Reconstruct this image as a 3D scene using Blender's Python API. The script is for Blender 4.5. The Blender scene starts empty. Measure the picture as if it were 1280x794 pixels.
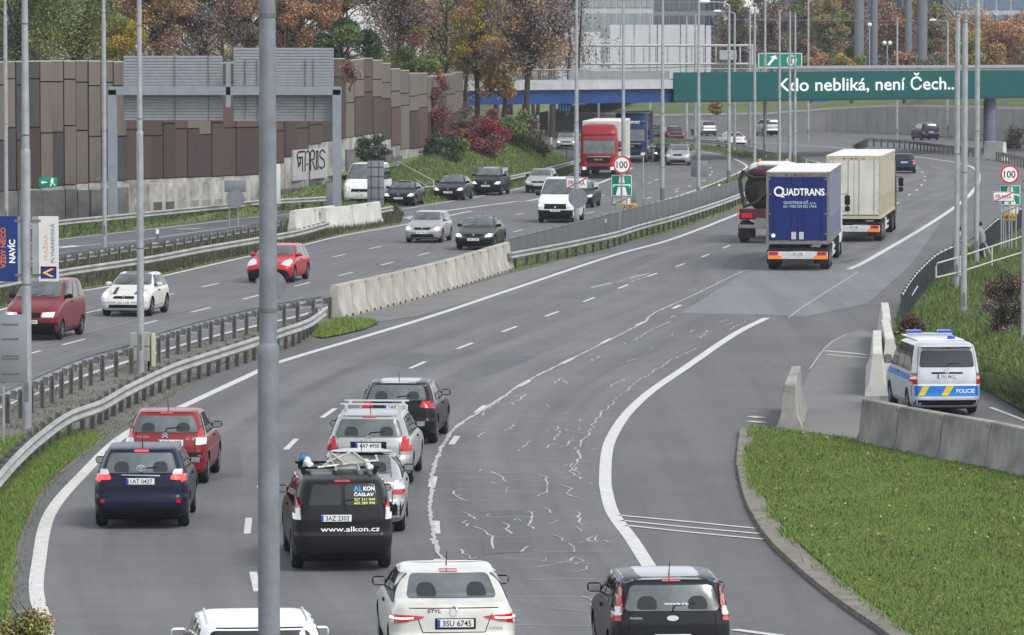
import bpy, bmesh, math, random
import numpy as np
from mathutils import Vector, Matrix
from mathutils.bvhtree import BVHTree

random.seed(7)
R = math.radians
SC = bpy.context.scene
COL = SC.collection

# ------------------------------------------------------------------ camera
F_PX, CAM_H, HORIZON = 6000.0, 9.0, 60.0
PITCH = math.atan((397.0 - HORIZON) / F_PX)
cam_d = bpy.data.cameras.new('camera')
cam = bpy.data.objects.new('camera', cam_d)
COL.objects.link(cam)
cam.location = (0, 0, CAM_H)
cam.rotation_euler = (math.pi / 2 - PITCH, 0, 0)
cam_d.sensor_width = 36.0
cam_d.lens = F_PX / 1280.0 * 36.0
cam_d.clip_start = 1.0
cam_d.clip_end = 6000.0
SC.camera = cam

# ------------------------------------------------------------------ overcast daylight
SUN_EL, SUN_ROT = R(50), R(136)
wd = bpy.data.worlds.new('World')
SC.world = wd
wd.use_nodes = True
nt = wd.node_tree
bg = nt.nodes['Background']
sky = nt.nodes.new('ShaderNodeTexSky')
sky.sky_type = 'NISHITA'
sky.sun_disc = False
sky.sun_elevation = SUN_EL
sky.sun_rotation = SUN_ROT
sky.air_density = 1.0
sky.dust_density = 1.0
sky.ozone_density = 1.0
hs = nt.nodes.new('ShaderNodeHueSaturation')      # a closed cloud cover: the same sky with most of its blue gone
hs.inputs['Saturation'].default_value = 0.30
nt.links.new(sky.outputs[0], hs.inputs['Color'])
nt.links.new(hs.outputs[0], bg.inputs['Color'])
bg.inputs['Strength'].default_value = 0.15
sun_d = bpy.data.lights.new('sun', 'SUN')
sun_d.energy = 1.3
sun_d.angle = R(20)
sun_d.color = (1.0, 0.97, 0.93)
sun = bpy.data.objects.new('sun', sun_d)
COL.objects.link(sun)
# Nishita: rotation 0 puts the sun towards +Y, growing clockwise seen from above
sdir = Vector((math.sin(SUN_ROT) * math.cos(SUN_EL), math.cos(SUN_ROT) * math.cos(SUN_EL), math.sin(SUN_EL)))
sun.rotation_euler = (-sdir).to_track_quat('-Z', 'Y').to_euler()
SC.view_settings.view_transform = 'Standard'
SC.view_settings.look = 'None'
SC.view_settings.gamma = 1.0
SC.view_settings.exposure = 0.84
SC.cycles.max_bounces = 6
SC.cycles.diffuse_bounces = 3
SC.cycles.glossy_bounces = 3
SC.cycles.transparent_max_bounces = 4
SC.cycles.volume_bounces = 0
SC.cycles.use_denoising = True

# ------------------------------------------------------------------ pixel -> place
_fw = Vector((0, math.cos(PITCH), -math.sin(PITCH)))
_up = Vector((0, math.sin(PITCH), math.cos(PITCH)))
def ray(u, v):
    return _fw * F_PX + Vector((1, 0, 0)) * (u - 640.0) + _up * (397.0 - v)
def P(u, v, z=0.0):
    d = ray(u, v)
    return Vector((0, 0, CAM_H)) + d * ((z - CAM_H) / d.z)
def PY(u, v, Y):
    d = ray(u, v)
    return Vector((0, 0, CAM_H)) + d * (Y / d.y)

# ------------------------------------------------------------------ tagging
def tag(o, label=None, cat=None, group=None, kind=None):
    if label: o['label'] = label
    if cat: o['category'] = cat
    if group: o['group'] = group
    if kind: o['kind'] = kind
    return o
def thing(name, label, cat, loc=(0, 0, 0), rz=0.0, group=None):
    o = bpy.data.objects.new(name, None)
    COL.objects.link(o)
    o.location = loc
    o.rotation_euler = (0, 0, rz)
    o.empty_display_size = 0.3
    return tag(o, label, cat, group)

# ------------------------------------------------------------------ materials
def _principled(name):
    m = bpy.data.materials.new(name)
    m.use_nodes = True
    return m, m.node_tree, m.node_tree.nodes['Principled BSDF']
MATS = {}
def mat(name, col, rough=0.6, metal=0.0, emit=0.0, ecol=None, vary=0.0, vscale=3.0, coat=0.0, spec=None, bump=0.0, bscale=40.0, dirt=None, objvar=0.0):
    if name in MATS: return MATS[name]
    m, t, b = _principled(name)
    b.inputs['Base Color'].default_value = (*col, 1)
    b.inputs['Roughness'].default_value = rough
    b.inputs['Metallic'].default_value = metal
    if coat: b.inputs['Coat Weight'].default_value = coat; b.inputs['Coat Roughness'].default_value = 0.06
    b.inputs['Specular IOR Level'].default_value = .22 if spec is None else spec
    if emit:
        b.inputs['Emission Color'].default_value = (*(ecol or col), 1)
        b.inputs['Emission Strength'].default_value = emit
    tc = t.nodes.new('ShaderNodeTexCoord')
    if vary:
        n = t.nodes.new('ShaderNodeTexNoise'); n.inputs['Scale'].default_value = vscale; n.inputs['Detail'].default_value = 6
        n.inputs['Roughness'].default_value = 0.65
        t.links.new(tc.outputs['Object'], n.inputs['Vector'])
        r = t.nodes.new('ShaderNodeValToRGB')
        r.color_ramp.elements[0].position = 0.3; r.color_ramp.elements[1].position = 0.7
        d = dirt or tuple(c * (1 - vary) for c in col)
        r.color_ramp.elements[0].color = (*d, 1)
        r.color_ramp.elements[1].color = (*[min(1, c * (1 + vary * .4)) for c in col], 1)
        t.links.new(n.outputs['Fac'], r.inputs['Fac'])
        t.links.new(r.outputs['Color'], b.inputs['Base Color'])
        if objvar:
            oi = t.nodes.new('ShaderNodeObjectInfo'); hsv = t.nodes.new('ShaderNodeHueSaturation'); mr = t.nodes.new('ShaderNodeMapRange')
            mr.inputs['To Min'].default_value = 1 - objvar; mr.inputs['To Max'].default_value = 1 + objvar * .6
            t.links.new(oi.outputs['Random'], mr.inputs['Value']); t.links.new(mr.outputs[0], hsv.inputs['Value'])
            t.links.new(r.outputs['Color'], hsv.inputs['Color']); t.links.new(hsv.outputs[0], b.inputs['Base Color'])
    if bump:
        n2 = t.nodes.new('ShaderNodeTexNoise'); n2.inputs['Scale'].default_value = bscale; n2.inputs['Detail'].default_value = 4
        t.links.new(tc.outputs['Object'], n2.inputs['Vector'])
        bp = t.nodes.new('ShaderNodeBump'); bp.inputs['Strength'].default_value = bump; bp.inputs['Distance'].default_value = 0.02
        t.links.new(n2.outputs['Fac'], bp.inputs['Height']); t.links.new(bp.outputs['Normal'], b.inputs['Normal'])
    MATS[name] = m
    return m
def paint(name, col, metal=0.0, rough=0.32):
    return mat('paint_' + name, col, rough, metal, coat=0.10 if max(col) < .1 else .22, spec=.16 if max(col) < .1 else .35, vary=0.20, vscale=2.5)

def noise_mix(name, stops, scales, rough=0.9, bump=0.3, bscale=60, stretch=None, detail=8):
    """albedo = ramp over the sum of noises at several scales (metres)."""
    m, t, b = _principled(name)
    b.inputs['Roughness'].default_value = rough
    tc = t.nodes.new('ShaderNodeTexCoord')
    src = tc.outputs['Object']
    if stretch:
        mp = t.nodes.new('ShaderNodeMapping'); mp.inputs['Scale'].default_value = stretch
        t.links.new(src, mp.inputs['Vector']); src = mp.outputs['Vector']
    acc = None
    for s, w in scales:
        n = t.nodes.new('ShaderNodeTexNoise'); n.inputs['Scale'].default_value = s; n.inputs['Detail'].default_value = detail
        n.inputs['Roughness'].default_value = 0.6
        t.links.new(src, n.inputs['Vector'])
        mu = t.nodes.new('ShaderNodeMath'); mu.operation = 'MULTIPLY_ADD'; mu.inputs[1].default_value = w
        mu.inputs[2].default_value = 0.0
        t.links.new(n.outputs['Fac'], mu.inputs[0])
        if acc: t.links.new(acc, mu.inputs[2])
        acc = mu.outputs[0]
    r = t.nodes.new('ShaderNodeValToRGB')
    while len(r.color_ramp.elements) < len(stops): r.color_ramp.elements.new(0.5)
    for e, (p, c) in zip(r.color_ramp.elements, stops): e.position = p; e.color = (*c, 1)
    t.links.new(acc, r.inputs['Fac']); t.links.new(r.outputs['Color'], b.inputs['Base Color'])
    if bump:
        n2 = t.nodes.new('ShaderNodeTexNoise'); n2.inputs['Scale'].default_value = bscale; n2.inputs['Detail'].default_value = 5
        t.links.new(tc.outputs['Object'], n2.inputs['Vector'])
        bp = t.nodes.new('ShaderNodeBump'); bp.inputs['Strength'].default_value = bump; bp.inputs['Distance'].default_value = 0.03
        t.links.new(n2.outputs['Fac'], bp.inputs['Height']); t.links.new(bp.outputs['Normal'], b.inputs['Normal'])
    MATS[name] = m
    return m

GALV = mat('galvanised_steel', (.34, .355, .37), .5, .35, vary=.28, vscale=1.7)
GALV_D = mat('weathered_steel', (.175, .168, .158), .7, .3, vary=.4, vscale=3)
RAILM = mat('rail_steel', (.36, .36, .34), .55, .3, vary=.35, vscale=1.1)
CONC = mat('concrete', (.40, .385, .35), .9, vary=.28, vscale=1.6, bump=.3, bscale=30)
CONC_L = mat('concrete_light', (.53, .52, .48), .9, vary=.22, vscale=1.3, bump=.3)
CONC_D = mat('concrete_dirty', (.29, .285, .27), .9, vary=.4, vscale=1.6, bump=.4)
BLACK = mat('black_plastic', (.010, .010, .011), .6, spec=.10)
RUBBER = mat('tyre_rubber', (.018, .018, .018), .85)
RIM = mat('rim_alloy', (.32, .33, .34), .35, .8)
CHROME = mat('chrome', (.45, .45, .47), .25, 1.0)
GLASS = mat('car_glass', (.010, .013, .015), .05, 0, spec=.6)
GLASS_T = mat('car_glass_light', (.105, .125, .128), .16, 0, spec=.6, vary=.6, vscale=1.3)
RED_L = mat('red_lamp_lens', (.42, .012, .018), .15, coat=.6)
RED_ON = mat('red_lamp_lit', (.75, .02, .03), .2, emit=1.3, ecol=(1, .05, .04))
CLEAR_L = mat('clear_lamp_lens', (.62, .60, .60), .12, .2, coat=.8)
AMBER_L = mat('amber_lens', (.85, .22, .02), .25, coat=.5)
LAMP_ON = mat('headlamp_lit', (.9, .9, .85), .2, emit=1.6, ecol=(1, .98, .9))
PLATE_W = mat('plate_white', (.66, .68, .68), .35)
PLATE_B = mat('plate_blue', (.02, .08, .42), .4)
INK = mat('plate_ink', (.01, .01, .01), .5)
WHITE_I = mat('white_lettering', (.8, .8, .8), .5)
WHITE = mat('white_enamel', (.74, .75, .75), .4)
WHITE_R = mat('road_paint', (.56, .56, .53), .75, vary=.25, vscale=5, bump=.2)
WHITE_RW = mat('worn_road_paint', (.38, .38, .37), .8, vary=.35, vscale=9)

# ------------------------------------------------------------------ mesh builder
class MB:
    def __init__(s): s.v = []; s.f = []; s.m = []; s.uv = None
    def add(s, verts, faces, mi=0):
        o = len(s.v); s.v += [tuple(p) for p in verts]
        s.f += [tuple(i + o for i in f) for f in faces]; s.m += [mi] * len(faces)
        return s
    def box(s, c, d, mi=0, M=None, bev=0.0):
        x, y, z = (k / 2 for k in d)
        if bev:
            b = min(bev, x * .9, y * .9, z * .9)
            bm = bmesh.new(); bmesh.ops.create_cube(bm, size=1.0)
            for v in bm.verts: v.co = Vector((v.co.x * 2 * x, v.co.y * 2 * y, v.co.z * 2 * z))
            bmesh.ops.bevel(bm, geom=bm.edges[:], offset=b, segments=2, affect='EDGES', profile=.5)
            vs = [v.co.copy() for v in bm.verts]; fs = [[v.index for v in f.verts] for f in bm.faces]; bm.free()
        else:
            vs = [Vector((a, b_, e)) for a in (-x, x) for b_ in (-y, y) for e in (-z, z)]
            fs = [(0, 1, 3, 2), (4, 6, 7, 5), (0, 4, 5, 1), (2, 3, 7, 6), (0, 2, 6, 4), (1, 5, 7, 3)]
        if M: vs = [M @ p for p in vs]
        c = Vector(c)
        return s.add([p + c for p in vs], fs, mi)
    def tube(s, pts, r, n=8, mi=0, caps=True):
        pts = [Vector(p) for p in pts]
        rs = r if isinstance(r, (list, tuple)) else [r] * len(pts)
        vs = []; fs = []
        for i, p in enumerate(pts):
            t = (pts[min(i + 1, len(pts) - 1)] - pts[max(i - 1, 0)])
            if t.length < 1e-9: t = Vector((0, 0, 1))
            t.normalize()
            a = Vector((0, 0, 1)) if abs(t.z) < .9 else Vector((1, 0, 0))
            u = t.cross(a).normalized(); w = t.cross(u).normalized()
            for k in range(n):
                an = 2 * math.pi * k / n
                vs.append(p + (u * math.cos(an) + w * math.sin(an)) * rs[i])
        for i in range(len(pts) - 1):
            for k in range(n):
                a, b = i * n + k, i * n + (k + 1) % n
                fs.append((a, a + n, b + n, b))
        if caps:
            fs.append(tuple(range(n))); fs.append(tuple(reversed(range((len(pts) - 1) * n, len(pts) * n))))
        return s.add(vs, fs, mi)
    def cyl(s, c, r, h, axis='Z', n=20, mi=0, bev=0.0):
        c = Vector(c); ax = {'X': Vector((1, 0, 0)), 'Y': Vector((0, 1, 0)), 'Z': Vector((0, 0, 1))}[axis]
        if bev:
            return s.tube([c - ax * h / 2, c - ax * (h / 2 - 1e-4), c - ax * (h / 2 - bev), c + ax * (h / 2 - bev), c + ax * (h / 2 - 1e-4), c + ax * h / 2],
                          [r - bev, r - bev, r, r, r - bev, r - bev], n, mi)
        return s.tube([c - ax * h / 2, c + ax * h / 2], r, n, mi)
    def prism(s, poly, h0, h1, mi=0, mi_side=None):
        """poly: list of (x,y); from h0 to h1"""
        n = len(poly)
        s.add([(x, y, h1) for x, y in poly], [tuple(range(n))], mi)
        s.add([(x, y, h0) for x, y in poly] + [(x, y, h1) for x, y in poly],
              [(i, (i + 1) % n, n + (i + 1) % n, n + i) for i in range(n)], mi if mi_side is None else mi_side)
        return s
    def build(s, name, mats, parent=None, rel=None, smooth=None, loc=None, recalc=True):
        me = bpy.data.meshes.new(name)
        vs = s.v
        if rel is not None: vs = [(x - rel[0], y - rel[1], z - rel[2]) for x, y, z in vs]
        me.from_pydata([tuple(v) for v in vs], [], s.f)
        if not isinstance(mats, (list, tuple)): mats = [mats]
        for m in mats: me.materials.append(m)
        if len(mats) > 1: me.polygons.foreach_set('material_index', s.m)
        me.update()
        if recalc:
            bm = bmesh.new(); bm.from_mesh(me); bmesh.ops.recalc_face_normals(bm, faces=bm.faces[:]); bm.to_mesh(me); bm.free()
        if smooth is not None:
            me.shade_smooth()
            if smooth < 179: me.set_sharp_from_angle(angle=R(smooth))
        o = bpy.data.objects.new(name, me)
        COL.objects.link(o)
        if parent: o.parent = parent
        if loc is not None: o.location = loc
        return o

def bake(root, name, mb, m, rel=None, smooth=40):
    return mb.build(name, m, root, rel=rel, smooth=smooth)

_tx = {}
def text2d(s, bold=0.0, shear=0.0):
    """flat outline of a text: verts (x,y) with cap height 1, centred; faces; width"""
    k = (s, bold, shear)
    if k in _tx: return _tx[k]
    c = bpy.data.curves.new('lettering', 'FONT')
    c.body = s; c.size = 1.0; c.offset = bold; c.shear = shear; c.resolution_u = 3
    c.align_x = 'CENTER'
    o = bpy.data.objects.new('lettering_tmp', c); COL.objects.link(o)
    dg = bpy.context.evaluated_depsgraph_get()
    me = bpy.data.meshes.new_from_object(o.evaluated_get(dg))
    v = [(p.co.x, p.co.y) for p in me.vertices]; f = [tuple(p.vertices) for p in me.polygons]
    bpy.data.objects.remove(o); bpy.data.curves.remove(c); bpy.data.meshes.remove(me)
    if v:
        x0, x1 = min(p[0] for p in v), max(p[0] for p in v)
        k0 = 0.69
        v = [((x - (x0 + x1) / 2) / k0, y / k0) for x, y in v]; w = (x1 - x0) / k0
    else: w = 1
    _tx[k] = (v, f, w)
    return _tx[k]
def text_mb(s, height, M, width=None, bold=0.0, mb=None, mi=0, thick=0.0):
    """M maps (x, y, depth) to 3d; y=0 is the baseline"""
    v, f, w = text2d(s, bold)
    sx = height if width is None else width / w
    mb = mb or MB()
    mb.add([M @ Vector((x * sx, y * height, 0)) for x, y in v], f, mi)
    return mb

def spline(pts, step=None, n=None):
    """Catmull-Rom through 3d points"""
    pts = [Vector(p) for p in pts]
    if len(pts) < 3: dense = [pts[0].lerp(pts[-1], i / 20) for i in range(21)]
    else:
        dense = []
        q = [pts[0] * 2 - pts[1]] + pts + [pts[-1] * 2 - pts[-2]]
        for i in range(1, len(q) - 2):
            a, b, c, d = q[i - 1], q[i], q[i + 1], q[i + 2]
            for k in range(16):
                t = k / 16
                dense.append(.5 * ((2 * b) + (c - a) * t + (2 * a - 5 * b + 4 * c - d) * t * t + (3 * b - a - 3 * c + d) * t ** 3))
        dense.append(pts[-1])
    L = [0.0]
    for a, b in zip(dense, dense[1:]): L.append(L[-1] + (b - a).length)
    tot = L[-1]
    if n is None: n = max(2, int(round(tot / step)) + 1)
    out = []; j = 0
    for i in range(n):
        s_ = tot * i / (n - 1)
        while j < len(L) - 2 and L[j + 1] < s_: j += 1
        d = L[j + 1] - L[j]
        out.append(dense[j].lerp(dense[j + 1], 0 if d < 1e-9 else min(1, (s_ - L[j]) / d)))
    return out, tot
def tang(path, i):
    t = path[min(i + 1, len(path) - 1)] - path[max(i - 1, 0)]
    t.z = 0
    return t.normalized()
# ================================================================== GROUND, ROADS, MARKINGS
def structure(o): o['kind'] = 'structure'; return o

GRASS_M = noise_mix('verge_soil_grass', [(.30, (.070, .068, .040)), (.45, (.095, .115, .038)), (.60, (.12, .16, .045)), (.75, (.16, .16, .075))],
                    [(.35, .5), (3.0, .3), (14, .25)], bump=.8, bscale=25)
LAWN_M = noise_mix('lawn_soil', [(.30, (.045, .070, .016)), (.45, (.065, .115, .022)), (.60, (.095, .155, .030)), (.75, (.12, .16, .05))],
                   [(.30, .45), (1.6, .35), (9, .25)], bump=.8, bscale=25)
DIRT_M = noise_mix('verge_dirt', [(.30, (.065, .058, .048)), (.45, (.115, .105, .092)), (.58, (.145, .135, .12)), (.72, (.09, .09, .05))],
                   [(.5, .5), (2.5, .35), (12, .2)], bump=.6, bscale=20)
DUST_M = noise_mix('dusty_shoulder', [(.30, (.11, .108, .105)), (.5, (.155, .152, .147)), (.70, (.20, .195, .185))],
                   [(.4, .5), (2.5, .3), (20, .25)], bump=.3)
FAR_M = noise_mix('far_ground', [(.3, (.07, .07, .05)), (.5, (.09, .095, .05)), (.7, (.12, .11, .07))], [(.02, .5), (.2, .5)], bump=0)

def asphalt(name, lo, mid, hi, streak=.5, tracks=False):
    m, t, b = _principled(name)
    b.inputs['Roughness'].default_value = .82
    tc = t.nodes.new('ShaderNodeTexCoord')
    uv = t.nodes.new('ShaderNodeMapping'); uv.inputs['Scale'].default_value = (1.0, .022, 1)
    t.links.new(tc.outputs['UV'], uv.inputs['Vector'])
    def nz(src, sc, det=6, rg=.6):
        n = t.nodes.new('ShaderNodeTexNoise'); n.inputs['Scale'].default_value = sc; n.inputs['Detail'].default_value = det
        n.inputs['Roughness'].default_value = rg; t.links.new(src, n.inputs['Vector']); return n.outputs['Fac']
    def ma(op, a, b_, c=None):
        n = t.nodes.new('ShaderNodeMath'); n.operation = op
        for i, x in enumerate((a, b_, c)):
            if x is None: continue
            if isinstance(x, (int, float)): n.inputs[i].default_value = x
            else: t.links.new(x, n.inputs[i])
        return n.outputs[0]
    st = nz(uv.outputs[0], 1.1, 3)
    big = nz(tc.outputs['Object'], .12, 4)
    med = nz(tc.outputs['Object'], 1.3, 6)
    fine = nz(tc.outputs['Object'], 17, 6, .85)
    a = ma('MULTIPLY', st, streak * .6)
    if tracks:      # darker bands where the wheels run, about 1.75 m apart
        sp = t.nodes.new('ShaderNodeSeparateXYZ'); t.links.new(tc.outputs['UV'], sp.inputs[0])
        wob = ma('MULTIPLY_ADD', nz(uv.outputs[0], .35, 2), .8, sp.outputs[0])
        sn = ma('SINE', ma('MULTIPLY', wob, 2 * math.pi / 1.75), None)
        a = ma('MULTIPLY_ADD', sn, .028, a)
    a = ma('MULTIPLY_ADD', big, .28, a); a = ma('MULTIPLY_ADD', med, .18, a); a = ma('MULTIPLY_ADD', fine, .60, a)
    stn = ma('POWER', nz(uv.outputs[0], .9, 5, .7), 4.0); a = ma('MULTIPLY_ADD', stn, -.55, a)
    r = t.nodes.new('ShaderNodeValToRGB')
    tot = (streak * .6 + 1.06) * .5 - .045
    while len(r.color_ramp.elements) < 3: r.color_ramp.elements.new(.5)
    for e, (p, c) in zip(r.color_ramp.elements, [(tot - .13, lo), (tot, mid), (tot + .13, hi)]): e.position = max(0, min(1, p)); e.color = (*c, 1)
    t.links.new(a, r.inputs['Fac']); t.links.new(r.outputs['Color'], b.inputs['Base Color'])
    bp = t.nodes.new('ShaderNodeBump'); bp.inputs['Strength'].default_value = .35; bp.inputs['Distance'].default_value = .01
    t.links.new(fine, bp.inputs['Height']); t.links.new(bp.outputs['Normal'], b.inputs['Normal'])
    MATS[name] = m
    return m
ASP = asphalt('asphalt_lanes', (.070, .071, .073), (.108, .109, .112), (.148, .149, .152), tracks=True)
ASP_D = asphalt('asphalt_shoulder', (.070, .070, .070), (.100, .099, .100), (.135, .132, .130), .3)
ASP_L = asphalt('asphalt_patch', (.115, .118, .125), (.148, .152, .160), (.185, .189, .197), .4)
ASP_S = asphalt('asphalt_service', (.060, .063, .070), (.085, .088, .096), (.12, .123, .13), .4)
PAD_M = noise_mix('concrete_pad', [(.3, (.12, .12, .117)), (.5, (.155, .155, .15)), (.7, (.19, .187, .183))], [(.5, .5), (3, .3), (25, .2)], bump=.3)

def planar_uv(me):
    uv = me.uv_layers.new(name='uv')
    for p in me.polygons:
        for li in p.loop_indices:
            co = me.vertices[me.loops[li].vertex_index].co
            uv.data[li].uv = (co.x, co.y)
def sheet(name, px, z, m, kind='structure', h=0.0, world=None, subdiv=0):
    pts = world or [P(u, v) for u, v in px]
    pts = [Vector((p[0], p[1], z)) for p in pts]
    mb = MB()
    n = len(pts)
    mb.add(pts, [tuple(range(n))])
    if h: mb.add([(p.x, p.y, z - h) for p in pts] + pts, [(i, (i + 1) % n, n + (i + 1) % n, n + i) for i in range(n)])
    me_o = mb.build(name, m, recalc=False)
    me = me_o.data
    bm = bmesh.new(); bm.from_mesh(me)
    bmesh.ops.triangulate(bm, faces=[f for f in bm.faces if len(f.verts) > 4])
    for f in bm.faces:
        f.normal_update()
        if abs(f.normal.z) > .5 and f.normal.z < 0: f.normal_flip()
    bm.to_mesh(me); bm.free()
    planar_uv(me)
    me_o['kind'] = kind
    return me_o
def closed(px, step=1.0):
    """smooth an open list of pixels into world points"""
    out, _ = spline([P(u, v) for u, v in px], step=step)
    return out
def ribbon(name, pairs, z, m, step=2.0):
    L, _ = spline([P(*a) for a, b in pairs], n=160)
    Rr, _ = spline([P(*b) for a, b in pairs], n=160)
    # matched parameter: resample both by the pair index instead of by length
    def by_index(pts, k=14):
        q = [pts[0] * 2 - pts[1]] + pts + [pts[-1] * 2 - pts[-2]]
        out = []
        for i in range(1, len(q) - 2):
            a, b, c, d = q[i - 1], q[i], q[i + 1], q[i + 2]
            for j in range(k):
                t = j / k
                out.append(.5 * ((2 * b) + (c - a) * t + (2 * a - 5 * b + 4 * c - d) * t * t + (3 * b - a - 3 * c + d) * t ** 3))
        out.append(pts[-1]); return out
    L = by_index([P(*a) for a, b in pairs]); Rr = by_index([P(*b) for a, b in pairs])
    K = 10
    vs = []; fs = []; uvs = []
    s = 0
    for i, (a, b) in enumerate(zip(L, Rr)):
        if i: s += ((a + b) / 2 - (L[i - 1] + Rr[i - 1]) / 2).length
        w = (b - a).length
        for k in range(K + 1):
            p = a.lerp(b, k / K); vs.append((p.x, p.y, z)); uvs.append((w * k / K, s))
    for i in range(len(L) - 1):
        for k in range(K):
            a = i * (K + 1) + k
            fs.append((a, a + 1, a + K + 2, a + K + 1))
    me = bpy.data.meshes.new(name); me.from_pydata(vs, [], fs); me.materials.append(m)
    uv = me.uv_layers.new(name='uv')
    for p in me.polygons:
        for li in p.loop_indices: uv.data[li].uv = uvs[me.loops[li].vertex_index]
    o = bpy.data.objects.new(name, me); COL.objects.link(o); o['kind'] = 'structure'
    return o

# one sheet to the horizon
g = MB(); g.add([(-3000, -200, 0), (3000, -200, 0), (3000, 5500, 0), (-3000, 5500, 0)], [(0, 1, 2, 3)])
structure(g.build('ground', FAR_M))

# everything paved lies on one wide asphalt sheet; verges and lanes are laid on it
sheet('road', None, .004, ASP_D, world=[(-45, 40), (22, 40), (24, 120), (34, 260), (60, 330), (80, 470), (60, 520), (20, 530), (-60, 545), (-60, 40)])

right_pairs = [((70, 960), (985, 960)), ((60, 794), (882, 794)), ((48, 707), (812, 709)), ((62, 644), (766, 642)), ((104, 594), (757, 600)), ((158, 543), (762, 555)),
               ((240, 500), (787, 514)), ((353, 452), (857, 460)), ((526, 399), (956, 398)), ((640, 362), (1010, 366)), ((766, 320), (1061, 337)), ((841, 299), (1110, 311)),
               ((922, 268), (1165, 279)), ((985, 240), (1210, 247)), ((1022, 222), (1223, 224)), ((1034, 210), (1211, 209)), ((1020, 201), (1166, 199.5)),
               ((960, 192), (1061, 186)), ((880, 183), (960, 179)), ((790, 176), (850, 172)), ((690, 170), (740, 166)), ((600, 166), (640, 162))]
ribbon('carriageway_outbound', right_pairs, .008, ASP)
left_pairs = [((-160, 412), (-120, 560)), ((0, 383), (40, 496)), ((128, 360), (160, 452)), ((201, 346), (252, 425)), ((302, 323), (380, 393)), ((433, 294), (500, 354)), ((521, 259), (600, 318)),
              ((640, 238), (690, 292)), ((718, 220), (800, 262)), ((765, 205), (870, 240)), ((790, 197), (925, 216)), ((785, 190), (930, 203)), ((750, 184), (890, 190)), ((690, 179), (800, 181)), ((600, 174), (700, 176))]
ribbon('carriageway_inbound', left_pairs, .008, ASP)
serv_pairs = [((-120, 316), (-120, 342)), ((75, 299), (75, 325)), ((171, 288), (171, 309)), ((320, 271), (320, 287)), ((430, 262), (430, 270)), ((500, 258), (500, 264))]
ribbon('service_road', serv_pairs, .012, ASP_S)

# light resurfaced patch behind the lorries, and the dusty shoulder before the median barriers
sheet('road_patch', [(850, 392), (925, 345), (960, 330), (1060, 330), (1150, 290), (1178, 275), (1140, 330), (1085, 380), (1005, 397), (955, 394)], .013, ASP_L)
sheet('shoulder', [(404, 421), (470, 403), (520, 396), (600, 374), (640, 359), (700, 338), (770, 316), (700, 326), (640, 342), (560, 365), (470, 386), (416, 402)], .013, DUST_M)
sheet('pad', [(975, 545), (1010, 470), (1040, 425), (1075, 412), (1098, 420), (1100, 500), (1070, 556), (1010, 556)], .012, PAD_M)

# older repairs cut into the lanes, darker and a little rougher
ASP_R = asphalt('asphalt_repair', (.062, .063, .066), (.090, .092, .096), (.125, .127, .130), .3)
for i, q_ in enumerate([[(560, 470), (640, 442), (668, 447), (590, 477)], [(240, 560), (300, 558), (303, 596), (236, 600)], [(600, 640), (662, 638), (668, 690), (604, 694)], [(470, 455), (505, 440), (560, 446), (524, 462)],
                         [(700, 372), (752, 352), (790, 355), (738, 376)], [(300, 420), (380, 395), (395, 400), (316, 426)]]):
    sheet('road_repair', q_, .0125, ASP_R)
# kerb strip along the lawn
kin = [(925, 541), (921, 576), (923, 596), (933, 634), (957, 675), (985, 704), (1020, 735), (1058, 764), (1101, 794), (1190, 860), (1290, 940)]
kout = [(946, 541), (940, 570), (942, 600), (960, 634), (985, 672), (1008, 696), (1036, 720), (1082, 757), (1134, 794), (1220, 850), (1310, 900)]
ki = closed(kin, .6); ko = closed(kout, .6)
sheet('kerb', None, .11, mat('kerb_concrete', (.21, .195, .165), .95, vary=.35, vscale=2.2, bump=.5), world=ki + ko[::-1], h=.10)

# ---- verges (raised turf and dirt)
V = {}
V['lawn'] = ko + [P(1900, 900), P(1900, 760), P(1420, 640), P(1290, 603), P(1180, 580), P(1080, 558), P(1010, 548)]
sheet('lawn', None, .15, LAWN_M, world=V['lawn'], h=.14)
med_near = closed([(10, 1000), (14, 794), (20, 745), (28, 680), (60, 612), (100, 575), (150, 536), (200, 503), (260, 468), (330, 440), (404, 421)], 1.0)
med_far = closed([(-120, 562), (0, 512), (60, 489), (121, 467), (196, 445), (252, 430), (315, 413), (400, 396)], 1.5)
V['median'] = med_near + [P(416, 402)] + med_far[::-1] + [P(-200, 640), P(-200, 1000)]
sheet('median_verge', None, .03, DIRT_M, world=V['median'], h=.03)
V['median_grass'] = closed([(8, 1000), (11, 794), (15, 745), (24, 676), (54, 612), (92, 577), (120, 556)], 1.0) + [P(128, 543), P(90, 541), P(40, 545), P(-60, 560), P(-200, 660), P(-200, 1000)]
sheet('median_lawn', None, .06, LAWN_M, world=V['median_grass'], h=.03)
V['patch'] = [P(u, v) for u, v in [(390, 422), (396, 410), (420, 401), (455, 401), (474, 405), (455, 413), (425, 420), (404, 424)]]
sheet('grass_patch', None, .05, LAWN_M, world=V['patch'])
m2n = closed([(640, 341), (700, 325), (766, 308), (841, 289), (922, 260), (985, 233), (1016, 217), (1022, 207), (1008, 201), (950, 191), (880, 182), (790, 175), (690, 169)], 1.5)
m2f = closed([(628, 318), (690, 296), (780, 270), (860, 245), (920, 220), (945, 211), (940, 203), (900, 191), (800, 181), (690, 175)], 1.5)
V['median2'] = m2n + m2f[::-1]
sheet('median_strip', None, .03, GRASS_M, world=V['median2'], h=.03)
i_near = closed([(-120, 417), (0, 386), (87, 366), (201, 344), (302, 321), (365, 308), (433, 292), (500, 280)], 1.5)
i_far = closed([(-120, 345), (75, 326), (171, 310), (320, 288), (430, 271), (480, 266), (504, 272)], 1.5)
V['island'] = i_near + i_far[::-1]
sheet('island_verge', None, .04, GRASS_M, world=V['island'], h=.03)

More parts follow.
